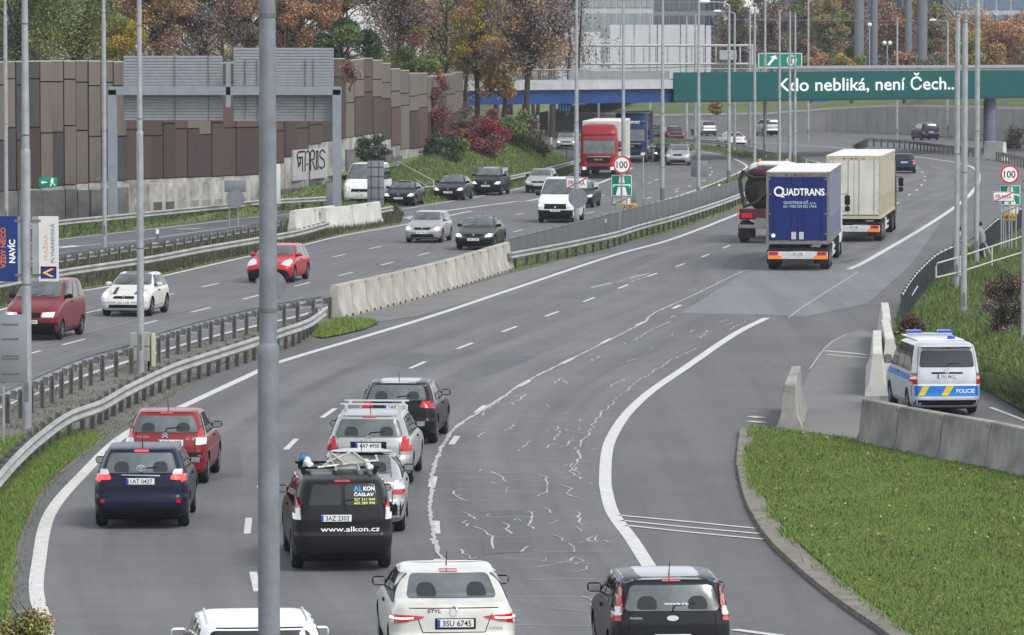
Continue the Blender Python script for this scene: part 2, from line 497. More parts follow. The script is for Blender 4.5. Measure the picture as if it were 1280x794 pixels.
# ---- sloped banks: quad strips from a near edge (z=0) to a crest
def bank(name, near, crest, m, n=40):
    a, _ = spline([P(u, v) + Vector((0, 0, .02)) for u, v in near], n=n)
    b, _ = spline([Vector(c) for c in crest], n=n)
    vs = []; fs = []; K = 8
    rnd = random.Random(name)
    for i in range(n):
        for k in range(K + 1):
            t = k / K
            p = a[i].lerp(b[i], t)
            p.z += (t * t * (3 - 2 * t) - t) * (b[i].z) * .6 + (rnd.uniform(-.08, .08) if 0 < k < K and b[i].z > .4 else 0)
            vs.append(p)
    for i in range(n - 1):
        for k in range(K):
            q = i * (K + 1) + k
            fs.append((q, q + 1, q + K + 2, q + K + 1))
    mb = MB(); mb.add(vs, fs)
    o = mb.build(name, m, smooth=180)
    for p in o.data.polygons:
        pass
    return structure(o)
left_bank = bank('left_bank', [(-200, 330), (75, 298), (171, 287), (320, 269), (430, 260), (521, 257), (640, 236), (690, 225), (716, 215), (728, 207)],
     [PY(-200, 300, 262), PY(75, 277, 255), PY(171, 270, 258), PY(320, 258, 262), PY(400, 232, 275), PY(480, 215, 290), PY(560, 187, 318), PY(625, 176, 338), PY(662, 181, 352), PY(690, 192, 362), PY(712, 202, 370)], GRASS_M)
right_bank = bank('right_bank', [(1120, 418), (1122, 392), (1140, 360), (1170, 338), (1205, 316), (1245, 288), (1290, 262), (1340, 240)],
     [P(1300, 470, .9), P(1320, 440, 1.1), P(1330, 420, 1.2), P(1340, 390, 1.0), P(1350, 360, .8), P(1370, 330, .5), P(1390, 300, .3), P(1400, 262, .1)], GRASS_M)
bank('right_bank_foot', [(1228, 486), (1190, 470), (1150, 455), (1122, 440), (1119, 420)], [P(1330, 540, .15), P(1330, 510, .5), P(1320, 490, .8), P(1300, 478, .85), P(1240, 452, .5)], GRASS_M, 20)
_cr = [P(1300, 478, .84), P(1300, 470, .9), P(1320, 440, 1.1), P(1330, 420, 1.2), P(1340, 390, 1.0), P(1350, 360, .8), P(1370, 330, .5), P(1390, 300, .3), P(1400, 262, .1)]
def _plateau():
    mb = MB(); n = len(_cr); vs = [tuple(p + Vector((-.05, 0, -.01))) for p in _cr] + [(p.x + 6, p.y, p.z + .5) for p in _cr] + [(p.x + 40, p.y, p.z + 1.5) for p in _cr]; fs = []
    for i in range(2):
        for k in range(n - 1): fs.append((i * n + k, i * n + k + 1, (i + 1) * n + k + 1, (i + 1) * n + k))
    a, b, c = vs[0], vs[n], vs[2 * n]; q = len(vs); vs += [(a[0] - .5, a[1] - 2.5, -.1), (b[0], b[1] - 5, -.1), (c[0], c[1] - 12, -.1)]; fs += [(q, q + 1, n, 0), (q + 1, q + 2, 2 * n, n)]
    mb.add(vs, fs); return structure(mb.build('right_bank_top', GRASS_M, smooth=180))
_plateau()
# ground and hill behind the inbound noise wall and beyond the bridge
def hill(name, rows, m):
    mb = MB(); n = len(rows[0]); vs = [p for r in rows for p in r]; fs = []
    for i in range(len(rows) - 1):
        for k in range(n - 1): fs.append((i * n + k, i * n + k + 1, (i + 1) * n + k + 1, (i + 1) * n + k))
    mb.add(vs, fs); return structure(mb.build(name, m, smooth=180))
hill('hill_left', [[(x, y + 6, 1.0 + z * .2) for x, y, z in pts] for pts in [[(-70, 256, 1), (-40, 262, 1), (-16, 268, 1), (-9, 285, 2), (-6, 310, 3), (-3, 345, 3), (0, 372, 2)]]] +
     [[(-80, 295, 3), (-45, 300, 3), (-25, 305, 3), (-16, 320, 3), (-12, 340, 3), (-7, 370, 3), (-4, 392, 2.5)], [(-100, 395, 6), (-60, 400, 6), (-35, 410, 6), (-20, 430, 6), (-10, 450, 5), (2, 480, 4), (8, 520, 3)], [(-160, 700, 9), (-120, 700, 9), (-60, 700, 9), (-20, 700, 8), (10, 700, 6), (30, 700, 5), (60, 700, 4)]], GRASS_M)

# ---- painted markings
mk = MB(); wk = MB()
def line(px, w, z=.016, mb=mk, step=1.0, jit=0.0, seed=1):
    path, tot = spline([P(u, v) for u, v in px], step=step)
    rnd = random.Random(seed)
    vs = []
    for i, p in enumerate(path):
        t = tang(path, i); nrm = Vector((-t.y, t.x, 0))
        j = rnd.uniform(-jit, jit); ww = w * (1 + (rnd.uniform(-.45, .45) if jit else 0))
        vs.append((p + nrm * (ww / 2 + j)).to_tuple()[:2] + (z,)); vs.append((p - nrm * (ww / 2 - j)).to_tuple()[:2] + (z,))
    mb.add(vs, [(2 * i, 2 * i + 1, 2 * i + 3, 2 * i + 2) for i in range(len(path) - 1)])
def dashes(px, L=3.0, w=.13, z=.016, mb=mk):
    pts = [P(u, v) for u, v in px]
    for i, p in enumerate(pts):
        t = tang(pts, i)
        if i and i < len(pts) - 1: t = (pts[i + 1] - pts[i - 1]).normalized()
        n = Vector((-t.y, t.x, 0)) * w / 2; a = p - t * L / 2; b = p + t * L / 2
        mb.add([(a + n).to_tuple()[:2] + (z,), (a - n).to_tuple()[:2] + (z,), (b - n).to_tuple()[:2] + (z,), (b + n).to_tuple()[:2] + (z,)], [(0, 1, 2, 3)])
L1 = [(75, 960), (58, 794), (46, 745), (48, 707), (62, 644), (103, 594), (158, 543), (230, 508), (320, 466), (353, 452), (526, 400), (640, 362), (766, 320), (841, 299), (922, 268), (985, 242), (1020, 224), (1032, 212), (1018, 202), (960, 193), (880, 184), (790, 177), (690, 171)]
line(L1, .25)
L4 = [(900, 830), (862, 775), (815, 714), (791, 677), (766, 642), (757.5, 612), (756.5, 596), (758, 571), (763, 551), (776, 528), (791, 510), (816, 488), (857, 460), (917, 419), (958, 398)]
line(L4, .26)
L5 = [(1061, 337), (1086, 325), (1161, 281), (1202, 253), (1217, 238), (1223, 226), (1221, 214), (1206, 206), (1166, 199), (1061, 186), (960, 179), (850, 173), (740, 167), (640, 163)]
line(L5, .26)
dashes([(345, 812), (319, 728), (310, 658), (329, 602), (364, 556), (411, 517), (465, 484), (522, 457), (581, 433), (637, 412), (690, 393), (736.5, 375), (779, 358.7), (815.6, 344), (850, 332), (882, 320), (908, 309), (940, 297)])
dashes([(548, 709), (545, 660), (541, 603), (568, 551), (601, 512), (655, 480), (709, 452), (758, 427), (801, 405), (846, 384)], L=2.4, w=.15)
dashes([(1122, 254), (1137, 243.6), (1146, 238), (1152, 231.5), (1156, 226), (1156.5, 221), (1153, 215.6), (1146, 210.5), (1125, 205)], L=3)
dashes([(700, 338), (738, 327)][:0] or [(752, 357), (800, 345)], L=4, w=.09)
# inbound
line([(-120, 560), (0, 511), (40, 496), (121, 465), (196, 441.6), (252, 425), (315, 409), (400, 388), (500, 352), (600, 316), (690, 290), (800, 259), (870, 238), (925, 215), (930, 205), (890, 192), (800, 182)], .2)
line([(-120, 416), (0, 388), (87, 367), (128, 360), (201, 346), (302, 323), (365, 310), (433, 294), (505, 281.5), (590, 264)], .2)
line([(505, 273), (550, 265), (640, 253), (668, 250), (736, 233), (762, 224), (790, 210)], .28)
line([(500, 262), (521, 259), (640, 238), (718, 218), (745, 207)], .18)
dashes([(-20, 458), (36, 443), (92.5, 428), (184, 404.5), (251, 388), (314, 372), (378, 356), (432, 343), (484, 330), (530, 318), (580, 306), (647.5, 289), (695, 277), (738, 266), (775, 257), (811, 248), (846, 237)])
dashes([(30, 408), (76, 398), (120, 389), (206, 370), (263, 357), (325, 343), (380, 330), (424, 320), (469, 310), (508, 301), (550, 291), (620, 276), (649.6, 268), (700, 257), (752, 245), (785, 236), (812, 229), (820.6, 225)])
dashes([(846, 240), (862, 233), (880, 226), (888, 219), (890, 215), (888, 210), (870, 203), (845, 197)], L=2.5)
# service road
line([(-120, 322), (75, 299.7), (171, 289), (250, 280), (320, 272), (430, 263)], .15, z=.02)
line([(75, 311), (120, 306), (171, 301), (250, 290), (320, 281)], .12, z=.02)
line([(74, 310), (96, 307.5)], .5, z=.021)
line([(222, 287), (250, 286)], .4, z=.021)
# bars on the slip lane
line([(773.5, 645), (860, 653), (945, 661.5)], .14); line([(777, 651.5), (860, 660), (950, 668)], .14); line([(782, 657.5), (870, 667), (955, 675)], .14)
line([(917, 788), (1000, 799), (1060, 806)], .2)
line([(1030, 439), (1060, 441.5), (1085, 444)], .22); line([(1033, 443.5), (1060, 446), (1085, 448)], .16)
line([(1012, 462), (1035, 432), (1059, 418)], .05, mb=wk); line([(985, 398), (1010, 380), (1073, 340)], .06, mb=wk)
line([(1235, 487), (1268, 501), (1300, 520)], .15); line([(1238, 510), (1262, 519), (1290, 530)], .12)
line([(938, 521), (952, 523)], .3); line([(936, 527), (954, 529)], .3); 
# thin faded old lines and joints across the lanes
for a, b in [((728, 339), (912, 341)), ((660, 359.5), (880, 362)), ((752, 360), (797, 343)), ((560, 498), (609, 500)), ((545, 612), (760, 618)), ((545, 590), (700, 593)),
             ((560, 646), (680, 647)), ((630, 698), (740, 706)), ((690, 761), (762, 768)), ((640, 782), (757, 784)), ((620, 690), (770, 690)), ((555, 672), (660, 672)),
             ((648, 572), (740, 577)), ((640, 600), (720, 604)), ((560, 560), (640, 563)), ((602, 746), (760, 747)), ((660, 726), (745, 724)), ((570, 530), (640, 533)), ((690, 535), (745, 545)),
             ((640, 480), (700, 483)), ((560, 625), (640, 628)), ((700, 655), (765, 656)), ((650, 520), (720, 524))]:
    line([a, ((a[0] + b[0]) / 2, (a[1] + b[1]) / 2 + .4), b], .035, mb=wk, z=.015)
mo = mk.build('road_markings', WHITE_R, recalc=False); structure(mo)
structure(wk.build('faded_road_markings', WHITE_RW, recalc=False))

# pale sealed cracks wandering over the middle lanes
ck = MB()
CRACK_M = mat('crack_filler', (.42, .42, .41), .6, vary=.3, vscale=8)
L3 = [(943, 336), (919.6, 343.6), (870, 368), (816, 393), (806, 402.5), (761, 426), (713, 450), (661, 475.6), (640, 489), (607, 511), (572, 533), (554, 556), (543, 584), (539, 600), (541, 609), (537, 637), (541, 662), (544, 682), (557, 709), (575, 740)]
line(L3[9:], .085, z=.018, mb=ck, step=.35, jit=.03, seed=3)
line(L3[:10], .07, z=.018, mb=ck, step=.5, jit=.025, seed=4)
rnd = random.Random(11)
def squig(px, w=.055, seed=0):
    r = random.Random(seed)
    q = [P(*p) for p in px]
    dense = []
    for a, b in zip(q, q[1:]):
        n = max(2, int((b - a).length / .35))
        for k in range(n):
            p = a.lerp(b, k / n); dense.append(p + Vector((r.uniform(-.06, .06), r.uniform(-.12, .12), 0)))
    dense.append(q[-1])
    vs = []
    for i, p in enumerate(dense):
        t = tang(dense, i); nrm = Vector((-t.y, t.x, 0)); ww = w * r.uniform(.14, .50)
        vs += [(p + nrm * ww).to_tuple()[:2] + (.017,), (p - nrm * ww).to_tuple()[:2] + (.017,)]
    ck.add(vs, [(2 * i, 2 * i + 1, 2 * i + 3, 2 * i + 2) for i in range(len(dense) - 1)])
SQ = [[(565, 615), (572, 623), (584, 627)], [(580, 641), (594, 650)], [(580, 652), (583, 659)], [(594, 659), (611, 666), (616, 687)], [(578, 687), (585, 699), (578, 704), (596, 698)],
      [(696, 534), (698, 545), (693, 551)], [(681, 561), (693, 556)], [(674, 594), (684, 597), (687, 604), (683, 613), (673, 621)], [(700, 606), (712, 609), (710, 618), (724, 623)],
      [(704, 599), (724, 595), (718, 585), (727, 570), (720, 562), (735, 545), (745, 525), (765, 505), (790, 482), (815, 466), (841, 450), (871, 436)],
      [(705, 583), (715, 578), (712, 590), (725, 600)], [(722, 641), (725, 650), (729, 658)], [(721, 660), (727, 665)], [(689, 656), (698, 651)], [(684, 636), (688, 642)],
      [(740, 676), (744, 669), (731, 676), (749, 679)], [(690, 669), (705, 674), (703, 677)], [(711, 681), (718, 691)], [(674, 710), (714, 702), (717, 697), (727, 703), (720, 706)],
      [(713, 717), (735, 713), (734, 708)], [(738, 731), (760, 743)], [(731, 747), (742, 752), (739, 756), (758, 766)], [(640, 506), (656, 494)], [(600, 521), (617, 506), (634, 495)],
      [(597, 548), (608, 541)], [(758, 486), (779, 476), (778, 474)], [(694, 480), (700, 473), (708, 480)], [(738, 452), (748, 446)], [(765, 455), (782, 453), (797, 449)], [(860, 416), (870, 412)],
      [(876, 423), (885, 413)], [(794, 426), (812, 414), (838, 402)], [(840, 398), (842, 395), (846, 398)], [(910, 413), (932, 402)], [(905, 407), (922, 402)], [(898, 404), (910, 400)],
      [(630, 655), (640, 668)], [(650, 690), (660, 684)], [(612, 590), (628, 597), (633, 604)], [(655, 560), (664, 552)], [(632, 540), (645, 530)], [(668, 640), (660, 655), (667, 662)],
      [(775, 352), (800, 348)], [(786, 354), (808, 346)], [(700, 560), (712, 556), (716, 548)]]
for i, s in enumerate(SQ): squig(s, seed=i)
# small random flecks between the lanes
for i in range(34):
    t = rnd.random(); v = 420 + 300 * t ** 1.4
    xl = np.interp(v, [400, 450, 511, 600, 710], [810, 715, 610, 545, 560]); xr = np.interp(v, [400, 460, 510, 600, 710], [950, 850, 785, 752, 810])
    u = rnd.uniform(xl + 10, xr - 8)
    squig([(u, v), (u + rnd.uniform(-6, 8), v - rnd.uniform(1, 4)), (u + rnd.uniform(4, 12), v + rnd.uniform(-4, 2))][:rnd.choice([2, 3])], w=.03, seed=100 + i)
structure(ck.build('crack_sealing', CRACK_M, recalc=False))
# ================================================================== VEHICLES
def pchip(xs, ys, x):
    xs = np.asarray(xs, float); ys = np.asarray(ys, float); h = np.diff(xs); d = np.diff(ys) / h
    m = np.zeros(len(xs))
    for i in range(1, len(xs) - 1):
        if d[i - 1] * d[i] > 0:
            w1 = 2 * h[i] + h[i - 1]; w2 = h[i] + 2 * h[i - 1]; m[i] = (w1 + w2) / (w1 / d[i - 1] + w2 / d[i])
    m[0] = d[0]; m[-1] = d[-1]
    i = int(np.clip(np.searchsorted(xs, x) - 1, 0, len(h) - 1)); t = (x - xs[i]) / h[i]
    return float((2 * t ** 3 - 3 * t ** 2 + 1) * ys[i] + (t ** 3 - 2 * t ** 2 + t) * h[i] * m[i] + (-2 * t ** 3 + 3 * t ** 2) * ys[i + 1] + (t ** 3 - t ** 2) * h[i] * m[i + 1])

class Shell:
    """closed body lofted from horizontal slices; y0 rear, y1 front"""
    def __init__(s, y0, y1, W, rear, front, wid, rcx=.22, rcy=.40, bulge=.05, dz=.05):
        s.y0, s.y1, s.W = y0, y1, W
        s.rear, s.front, s.wid = rear, front, wid
        z0 = max(rear[0][0], front[0][0], wid[0][0]); z1 = min(rear[-1][0], front[-1][0], wid[-1][0])
        ks = sorted({z for k in (rear, front, wid) for z, _ in k if z0 <= z <= z1})
        zs = []
        for a, b in zip(ks, ks[1:]):
            n = max(1, int(math.ceil((b - a) / dz)), int(math.ceil(abs(s.fr(b) - s.fr(a)) / .12)), int(math.ceil(abs(s.rr(b) - s.rr(a)) / .12)))
            n = min(n, 12)
            zs += [a + (b - a) * i / n for i in range(n)]
        zs.append(ks[-1])
        s.zs = zs; vs = []; fs = []
        for z in zs:
            vs += [(x, y, z) for x, y in s.outline(z, rcx, rcy, bulge)]
        n = len(vs) // len(zs)
        for i in range(len(zs) - 1):
            for k in range(n):
                a, b = i * n + k, i * n + (k + 1) % n
                fs.append((a, b, b + n, a + n))
        fs.append(tuple(reversed(range(n)))); fs.append(tuple(range((len(zs) - 1) * n, len(zs) * n)))
        s.v, s.f = vs, fs
        s.bvh = BVHTree.FromPolygons([Vector(v) for v in vs], fs)
    def rr(s, z): return pchip([k[0] for k in s.rear], [k[1] for k in s.rear], z)
    def fr(s, z): return pchip([k[0] for k in s.front], [k[1] for k in s.front], z)
    def hw(s, z): return pchip([k[0] for k in s.wid], [k[1] for k in s.wid], z) * s.W / 2
    def outline(s, z, rcx, rcy, bulge):
        yr = s.y0 + s.rr(z); yf = s.y1 - s.fr(z); w = s.hw(z)
        rx = min(rcx, w * .5); ry = min(rcy, (yf - yr) * .45)
        half = []
        for i in range(5):
            x = (w - rx) * i / 5; half.append((x, yr + bulge * (x / w) ** 2))
        e = bulge * ((w - rx) / w) ** 2
        for i in range(7):
            a = math.pi / 2 * i / 6; half.append((w - rx + rx * math.sin(a), yr + e + ry * (1 - math.cos(a)) * (1 - e * 0)))
        ya, yb = half[-1][1], yf - e - ry
        for i in range(1, 12): half.append((w * (1 + .0 * i), ya + (yb - ya) * i / 12))
        for i in range(7):
            a = math.pi / 2 * (1 - i / 6); half.append((w - rx + rx * math.sin(a), yf - e - ry * (1 - math.cos(a))))
        for i in range(4, -1, -1):
            x = (w - rx) * i / 5; half.append((x, yf - bulge * (x / w) ** 2))
        left = [(-x, y) for x, y in half[1:-1]][::-1]
        return half + left
    def cast(s, side, a, b):
        if side == 'rear': o, d = Vector((a, -40, b)), Vector((0, 1, 0))
        elif side == 'front': o, d = Vector((-a, 40, b)), Vector((0, -1, 0))
        elif side == 'left': o, d = Vector((-20, a, b)), Vector((1, 0, 0))
        elif side == 'right': o, d = Vector((20, a, b)), Vector((-1, 0, 0))
        else: o, d = Vector((a, b, 40)), Vector((0, 0, -1))
        h = s.bvh.ray_cast(o, d)
        if h[0] is None:
            q = {'rear': Vector((a, s.y0, b)), 'front': Vector((-a, s.y1, b)), 'left': Vector((-s.W / 2, a, b)), 'right': Vector((s.W / 2, a, b)), 'top': Vector((a, b, 3))}[side]
            n = s.bvh.find_nearest(q); return n[0], d
        return h[0], d
    def nrm(s, h, d):
        q = s.bvh.find_nearest(h)[1]
        if q.dot(d) > 0: q = -q
        return q
    def patch(s, mb, side, poly, off=.006, step=.08, mi=0, skirt=True):
        if len(poly) < 3: return
        bm = bmesh.new()
        try: bm.faces.new([bm.verts.new((x, y, 0)) for x, y in poly])
        except ValueError: bm.free(); return
        xs = [p[0] for p in poly]; ys = [p[1] for p in poly]
        for ax, lo, hi in ((0, min(xs), max(xs)), (1, min(ys), max(ys))):
            n = int((hi - lo) / step)
            for i in range(1, n + 1):
                c = lo + (hi - lo) * i / (n + 1)
                co = (c, 0, 0) if ax == 0 else (0, c, 0); no = (1, 0, 0) if ax == 0 else (0, 1, 0)
                bmesh.ops.bisect_plane(bm, geom=bm.verts[:] + bm.edges[:] + bm.faces[:], plane_co=co, plane_no=no, dist=1e-5)
        bm.verts.index_update()
        be = [(e.verts[0].index, e.verts[1].index) for e in bm.edges if len(e.link_faces) == 1]
        out = []; d = None
        for v in bm.verts:
            h, d = s.cast(side, v.co.x, v.co.y); out.append(h + s.nrm(h, d) * off - d * .002)
        fs = [[v.index for v in f.verts] for f in bm.faces]
        bm.free()
        n = len(out); k = {}
        if skirt:
            for a, b in be:
                for q in (a, b):
                    if q not in k: k[q] = len(out); out.append(out[q] + d * .025)
                fs.append([a, b, k[b], k[a]])
        mb.add(out, fs, mi)
    def stroke(s, mb, side, pts, w=.012, off=.004, mi=0, close=False, step=.1):
        if close: pts = list(pts) + [pts[0]]
        for (x0, y0), (x1, y1) in zip(pts, pts[1:]):
            L = math.hypot(x1 - x0, y1 - y0)
            if L < 1e-6: continue
            nx, ny = -(y1 - y0) / L * w / 2, (x1 - x0) / L * w / 2
            n = max(1, int(L / step)); vs = []
            for i in range(n + 1):
                x, y = x0 + (x1 - x0) * i / n, y0 + (y1 - y0) * i / n
                for sg in (1, -1):
                    h, d = s.cast(side, x + nx * sg, y + ny * sg); vs.append(h + s.nrm(h, d) * off)
            mb.add(vs, [(2 * i, 2 * i + 1, 2 * i + 3, 2 * i + 2) for i in range(n)], mi)
    def text(s, mb, side, body, x, z, h, width=None, bold=0.0, off=.009, mi=0):
        v, f, w = text2d(body, bold); sx = h if width is None else width / w
        out = []
        for a, b in v:
            q, d = s.cast(side, x + a * sx, z + b * h); out.append(q - d * off)
        mb.add(out, f, mi)

def rnd_poly(pts, r):
    out = []
    n = len(pts)
    for i in range(n):
        a, b, c = Vector(pts[i - 1]).to_2d(), Vector(pts[i]).to_2d(), Vector(pts[(i + 1) % n]).to_2d()
        u = (a - b); w = (c - b); k = min(r, u.length * .45, w.length * .45)
        p0, p1 = b + u.normalized() * k, b + w.normalized() * k
        for t in (0, .33, .67, 1): out.append(tuple((p0 * (1 - t) ** 2 + b * 2 * t * (1 - t) + p1 * t * t)))
    return out
def mirror(poly): return [(-x, z) for x, z in poly]

WID_CAR = [(.18, .84), (.25, .94), (.45, .99), (.62, 1.0), (.80, .99), (.92, .965), (1.0, .92), (1.2, .85), (1.38, .765), (1.44, .73), (1.47, .66), (1.48, .52)]
KINDS = {
    'hatch': dict(H=1.48, rear=[(.18, .30), (.24, .12), (.32, .03), (.50, 0), (.58, .01), (.64, .05), (.80, .06), (.95, .10), (1.02, .15), (1.10, .22), (1.30, .36), (1.38, .42), (1.43, .50), (1.46, .72), (1.48, 1.25)],
                  front=[(.18, .30), (.24, .10), (.35, .02), (.55, 0), (.65, .05), (.72, .14), (.80, .34), (.90, .72), (.97, 1.02), (1.02, 1.15), (1.2, 1.47), (1.35, 1.78), (1.43, 2.0), (1.46, 2.3), (1.48, 2.7)], wid=WID_CAR),
    'wagon': dict(H=1.48, rear=[(.18, .30), (.24, .12), (.32, .03), (.50, 0), (.58, .01), (.64, .05), (.80, .05), (.95, .08), (1.02, .12), (1.10, .17), (1.30, .29), (1.38, .34), (1.43, .42), (1.46, .65), (1.48, 1.2)],
                  front=[(.18, .30), (.24, .10), (.35, .02), (.55, 0), (.65, .05), (.72, .14), (.80, .38), (.90, .80), (.97, 1.12), (1.02, 1.25), (1.2, 1.6), (1.35, 1.95), (1.43, 2.2), (1.46, 2.5), (1.48, 2.9)], wid=WID_CAR),
    'sedan': dict(H=1.46, rear=[(.18, .30), (.24, .12), (.32, .03), (.50, 0), (.60, .01), (.66, .05), (.85, .06), (.98, .08), (1.02, .12), (1.05, .26), (1.075, .46), (1.12, .60), (1.25, .92), (1.36, 1.24), (1.41, 1.45), (1.44, 1.8), (1.46, 2.2)],
                  front=[(.18, .30), (.24, .10), (.35, .02), (.55, 0), (.65, .05), (.72, .14), (.80, .38), (.90, .80), (.97, 1.12), (1.02, 1.25), (1.2, 1.6), (1.35, 1.98), (1.42, 2.25), (1.44, 2.5), (1.46, 2.8)], wid=[(z * 1.46 / 1.48, w) for z, w in WID_CAR]),
    'mpv': dict(H=1.55, rear=[(.18, .28), (.24, .10), (.34, .02), (.52, 0), (.60, .01), (.66, .04), (.85, .04), (1.0, .07), (1.15, .12), (1.40, .23), (1.47, .28), (1.51, .40), (1.54, .65), (1.55, 1.1)],
                front=[(.18, .30), (.26, .10), (.38, .02), (.58, 0), (.70, .04), (.78, .12), (.88, .34), (.97, .68), (1.04, .95), (1.10, 1.08), (1.3, 1.42), (1.42, 1.68), (1.5, 1.95), (1.54, 2.3), (1.55, 2.7)],
                wid=[(.18, .85), (.26, .95), (.45, .99), (.65, 1.0), (.85, .99), (1.0, .965), (1.08, .94), (1.3, .88), (1.44, .83), (1.50, .79), (1.535, .72), (1.55, .58)]),
    'van': dict(H=1.95, rear=[(.20, .20), (.26, .06), (.36, .01), (.50, 0), (.58, .03), (.90, .03), (1.15, .05), (1.4, .10), (1.7, .17), (1.82, .22), (1.90, .32), (1.94, .5), (1.95, .9)],
                front=[(.20, .28), (.30, .08), (.45, .01), (.65, 0), (.80, .04), (.95, .14), (1.05, .36), (1.13, .62), (1.20, .80), (1.35, .96), (1.6, 1.22), (1.75, 1.42), (1.86, 1.65), (1.93, 2.0), (1.95, 2.5)],
                wid=[(.20, .88), (.28, .96), (.5, .99), (.8, 1.0), (1.0, .99), (1.15, .975), (1.4, .94), (1.7, .885), (1.82, .855), (1.90, .80), (1.94, .72), (1.95, .6)]),
    'cab': dict(H=3.5, rear=[(.55, 0), (3.5, 0.0)],
                front=[(.35, .25), (.42, .06), (.6, 0), (.95, 0), (1.05, .02), (1.5, .02), (1.75, .05), (2.4, .16), (2.75, .24), (2.85, .22), (3.2, .45), (3.4, .75), (3.5, 1.1)],
                wid=[(.35, .93), (.5, .98), (.9, 1.0), (1.6, 1.0), (2.5, .985), (2.8, .97), (3.2, .93), (3.42, .86), (3.5, .75)]),
}
def cut_arches(o, W, axles, rw, dark):
    """cut the wheel arches out of the body with a boolean, dark inside"""
    mb = MB()
    for y in axles:
        for sx in (-1, 1): mb.cyl((sx * (W / 2 - .10), y, rw + .0), rw + .055, .44, 'X', 24)
    c = mb.build('cutter', dark, recalc=True); c.data.materials.clear(); c.data.materials.append(o.data.materials[0]); c.data.materials.append(dark)
    c.data.polygons.foreach_set('material_index', [1] * len(c.data.polygons))
    md = o.modifiers.new('b', 'BOOLEAN'); md.operation = 'DIFFERENCE'; md.object = c; md.solver = 'EXACT'
    # boolean in the body's local frame: cutter is built at the origin like the body, before placement
    dg = bpy.context.evaluated_depsgraph_get()
    me = bpy.data.meshes.new_from_object(o.evaluated_get(dg))
    o.modifiers.clear(); old = o.data; o.data = me; me.name = old.name
    bpy.data.objects.remove(c)
    return o

def wheel(root, x, y, r, w, sx, rim=RIM, name='wheel'):
    mb = MB()
    c = Vector((x - sx * w / 2, y, r)); ax = Vector((1, 0, 0))
    prof = [(-w / 2, r * .62), (-w / 2, r * .9), (-w / 2 + .03, r * .985), (-w / 2 + .06, r), (w / 2 - .06, r), (w / 2 - .03, r * .985), (w / 2, r * .9), (w / 2, r * .62)]
    mb.tube([c + ax * (p[0] + i * 1e-5) for i, p in enumerate(prof)], [p[1] for p in prof], 24)
    o = mb.build(name, RUBBER, root, smooth=35)
    m2 = MB()
    f = c + ax * sx * (w / 2 - .02)
    m2.cyl(f, r * .64, .03, 'X', 24)
    m2.cyl(f + ax * sx * .02, r * .16, .03, 'X', 12)
    for k in range(5):
        a = k * 2 * math.pi / 5 + .3
        M = Matrix.Rotation(a, 4, 'X')
        m2.box(f + ax * sx * .018 + M @ Vector((0, 0, r * .36)), (.02, r * .16, r * .5), M=M)
    m2.build('rim', rim, o, smooth=40)
    return o

HEADP = [(60, -9.5), (75, -6), (83, -4.5), (90, -1.5), (100, 0.3), (110, 2), (120, 5), (135, 7.5), (160, 9), (290, 9)]
def lane_head(Y): return float(np.interp(Y, [a for a, _ in HEADP], [b for _, b in HEADP]))

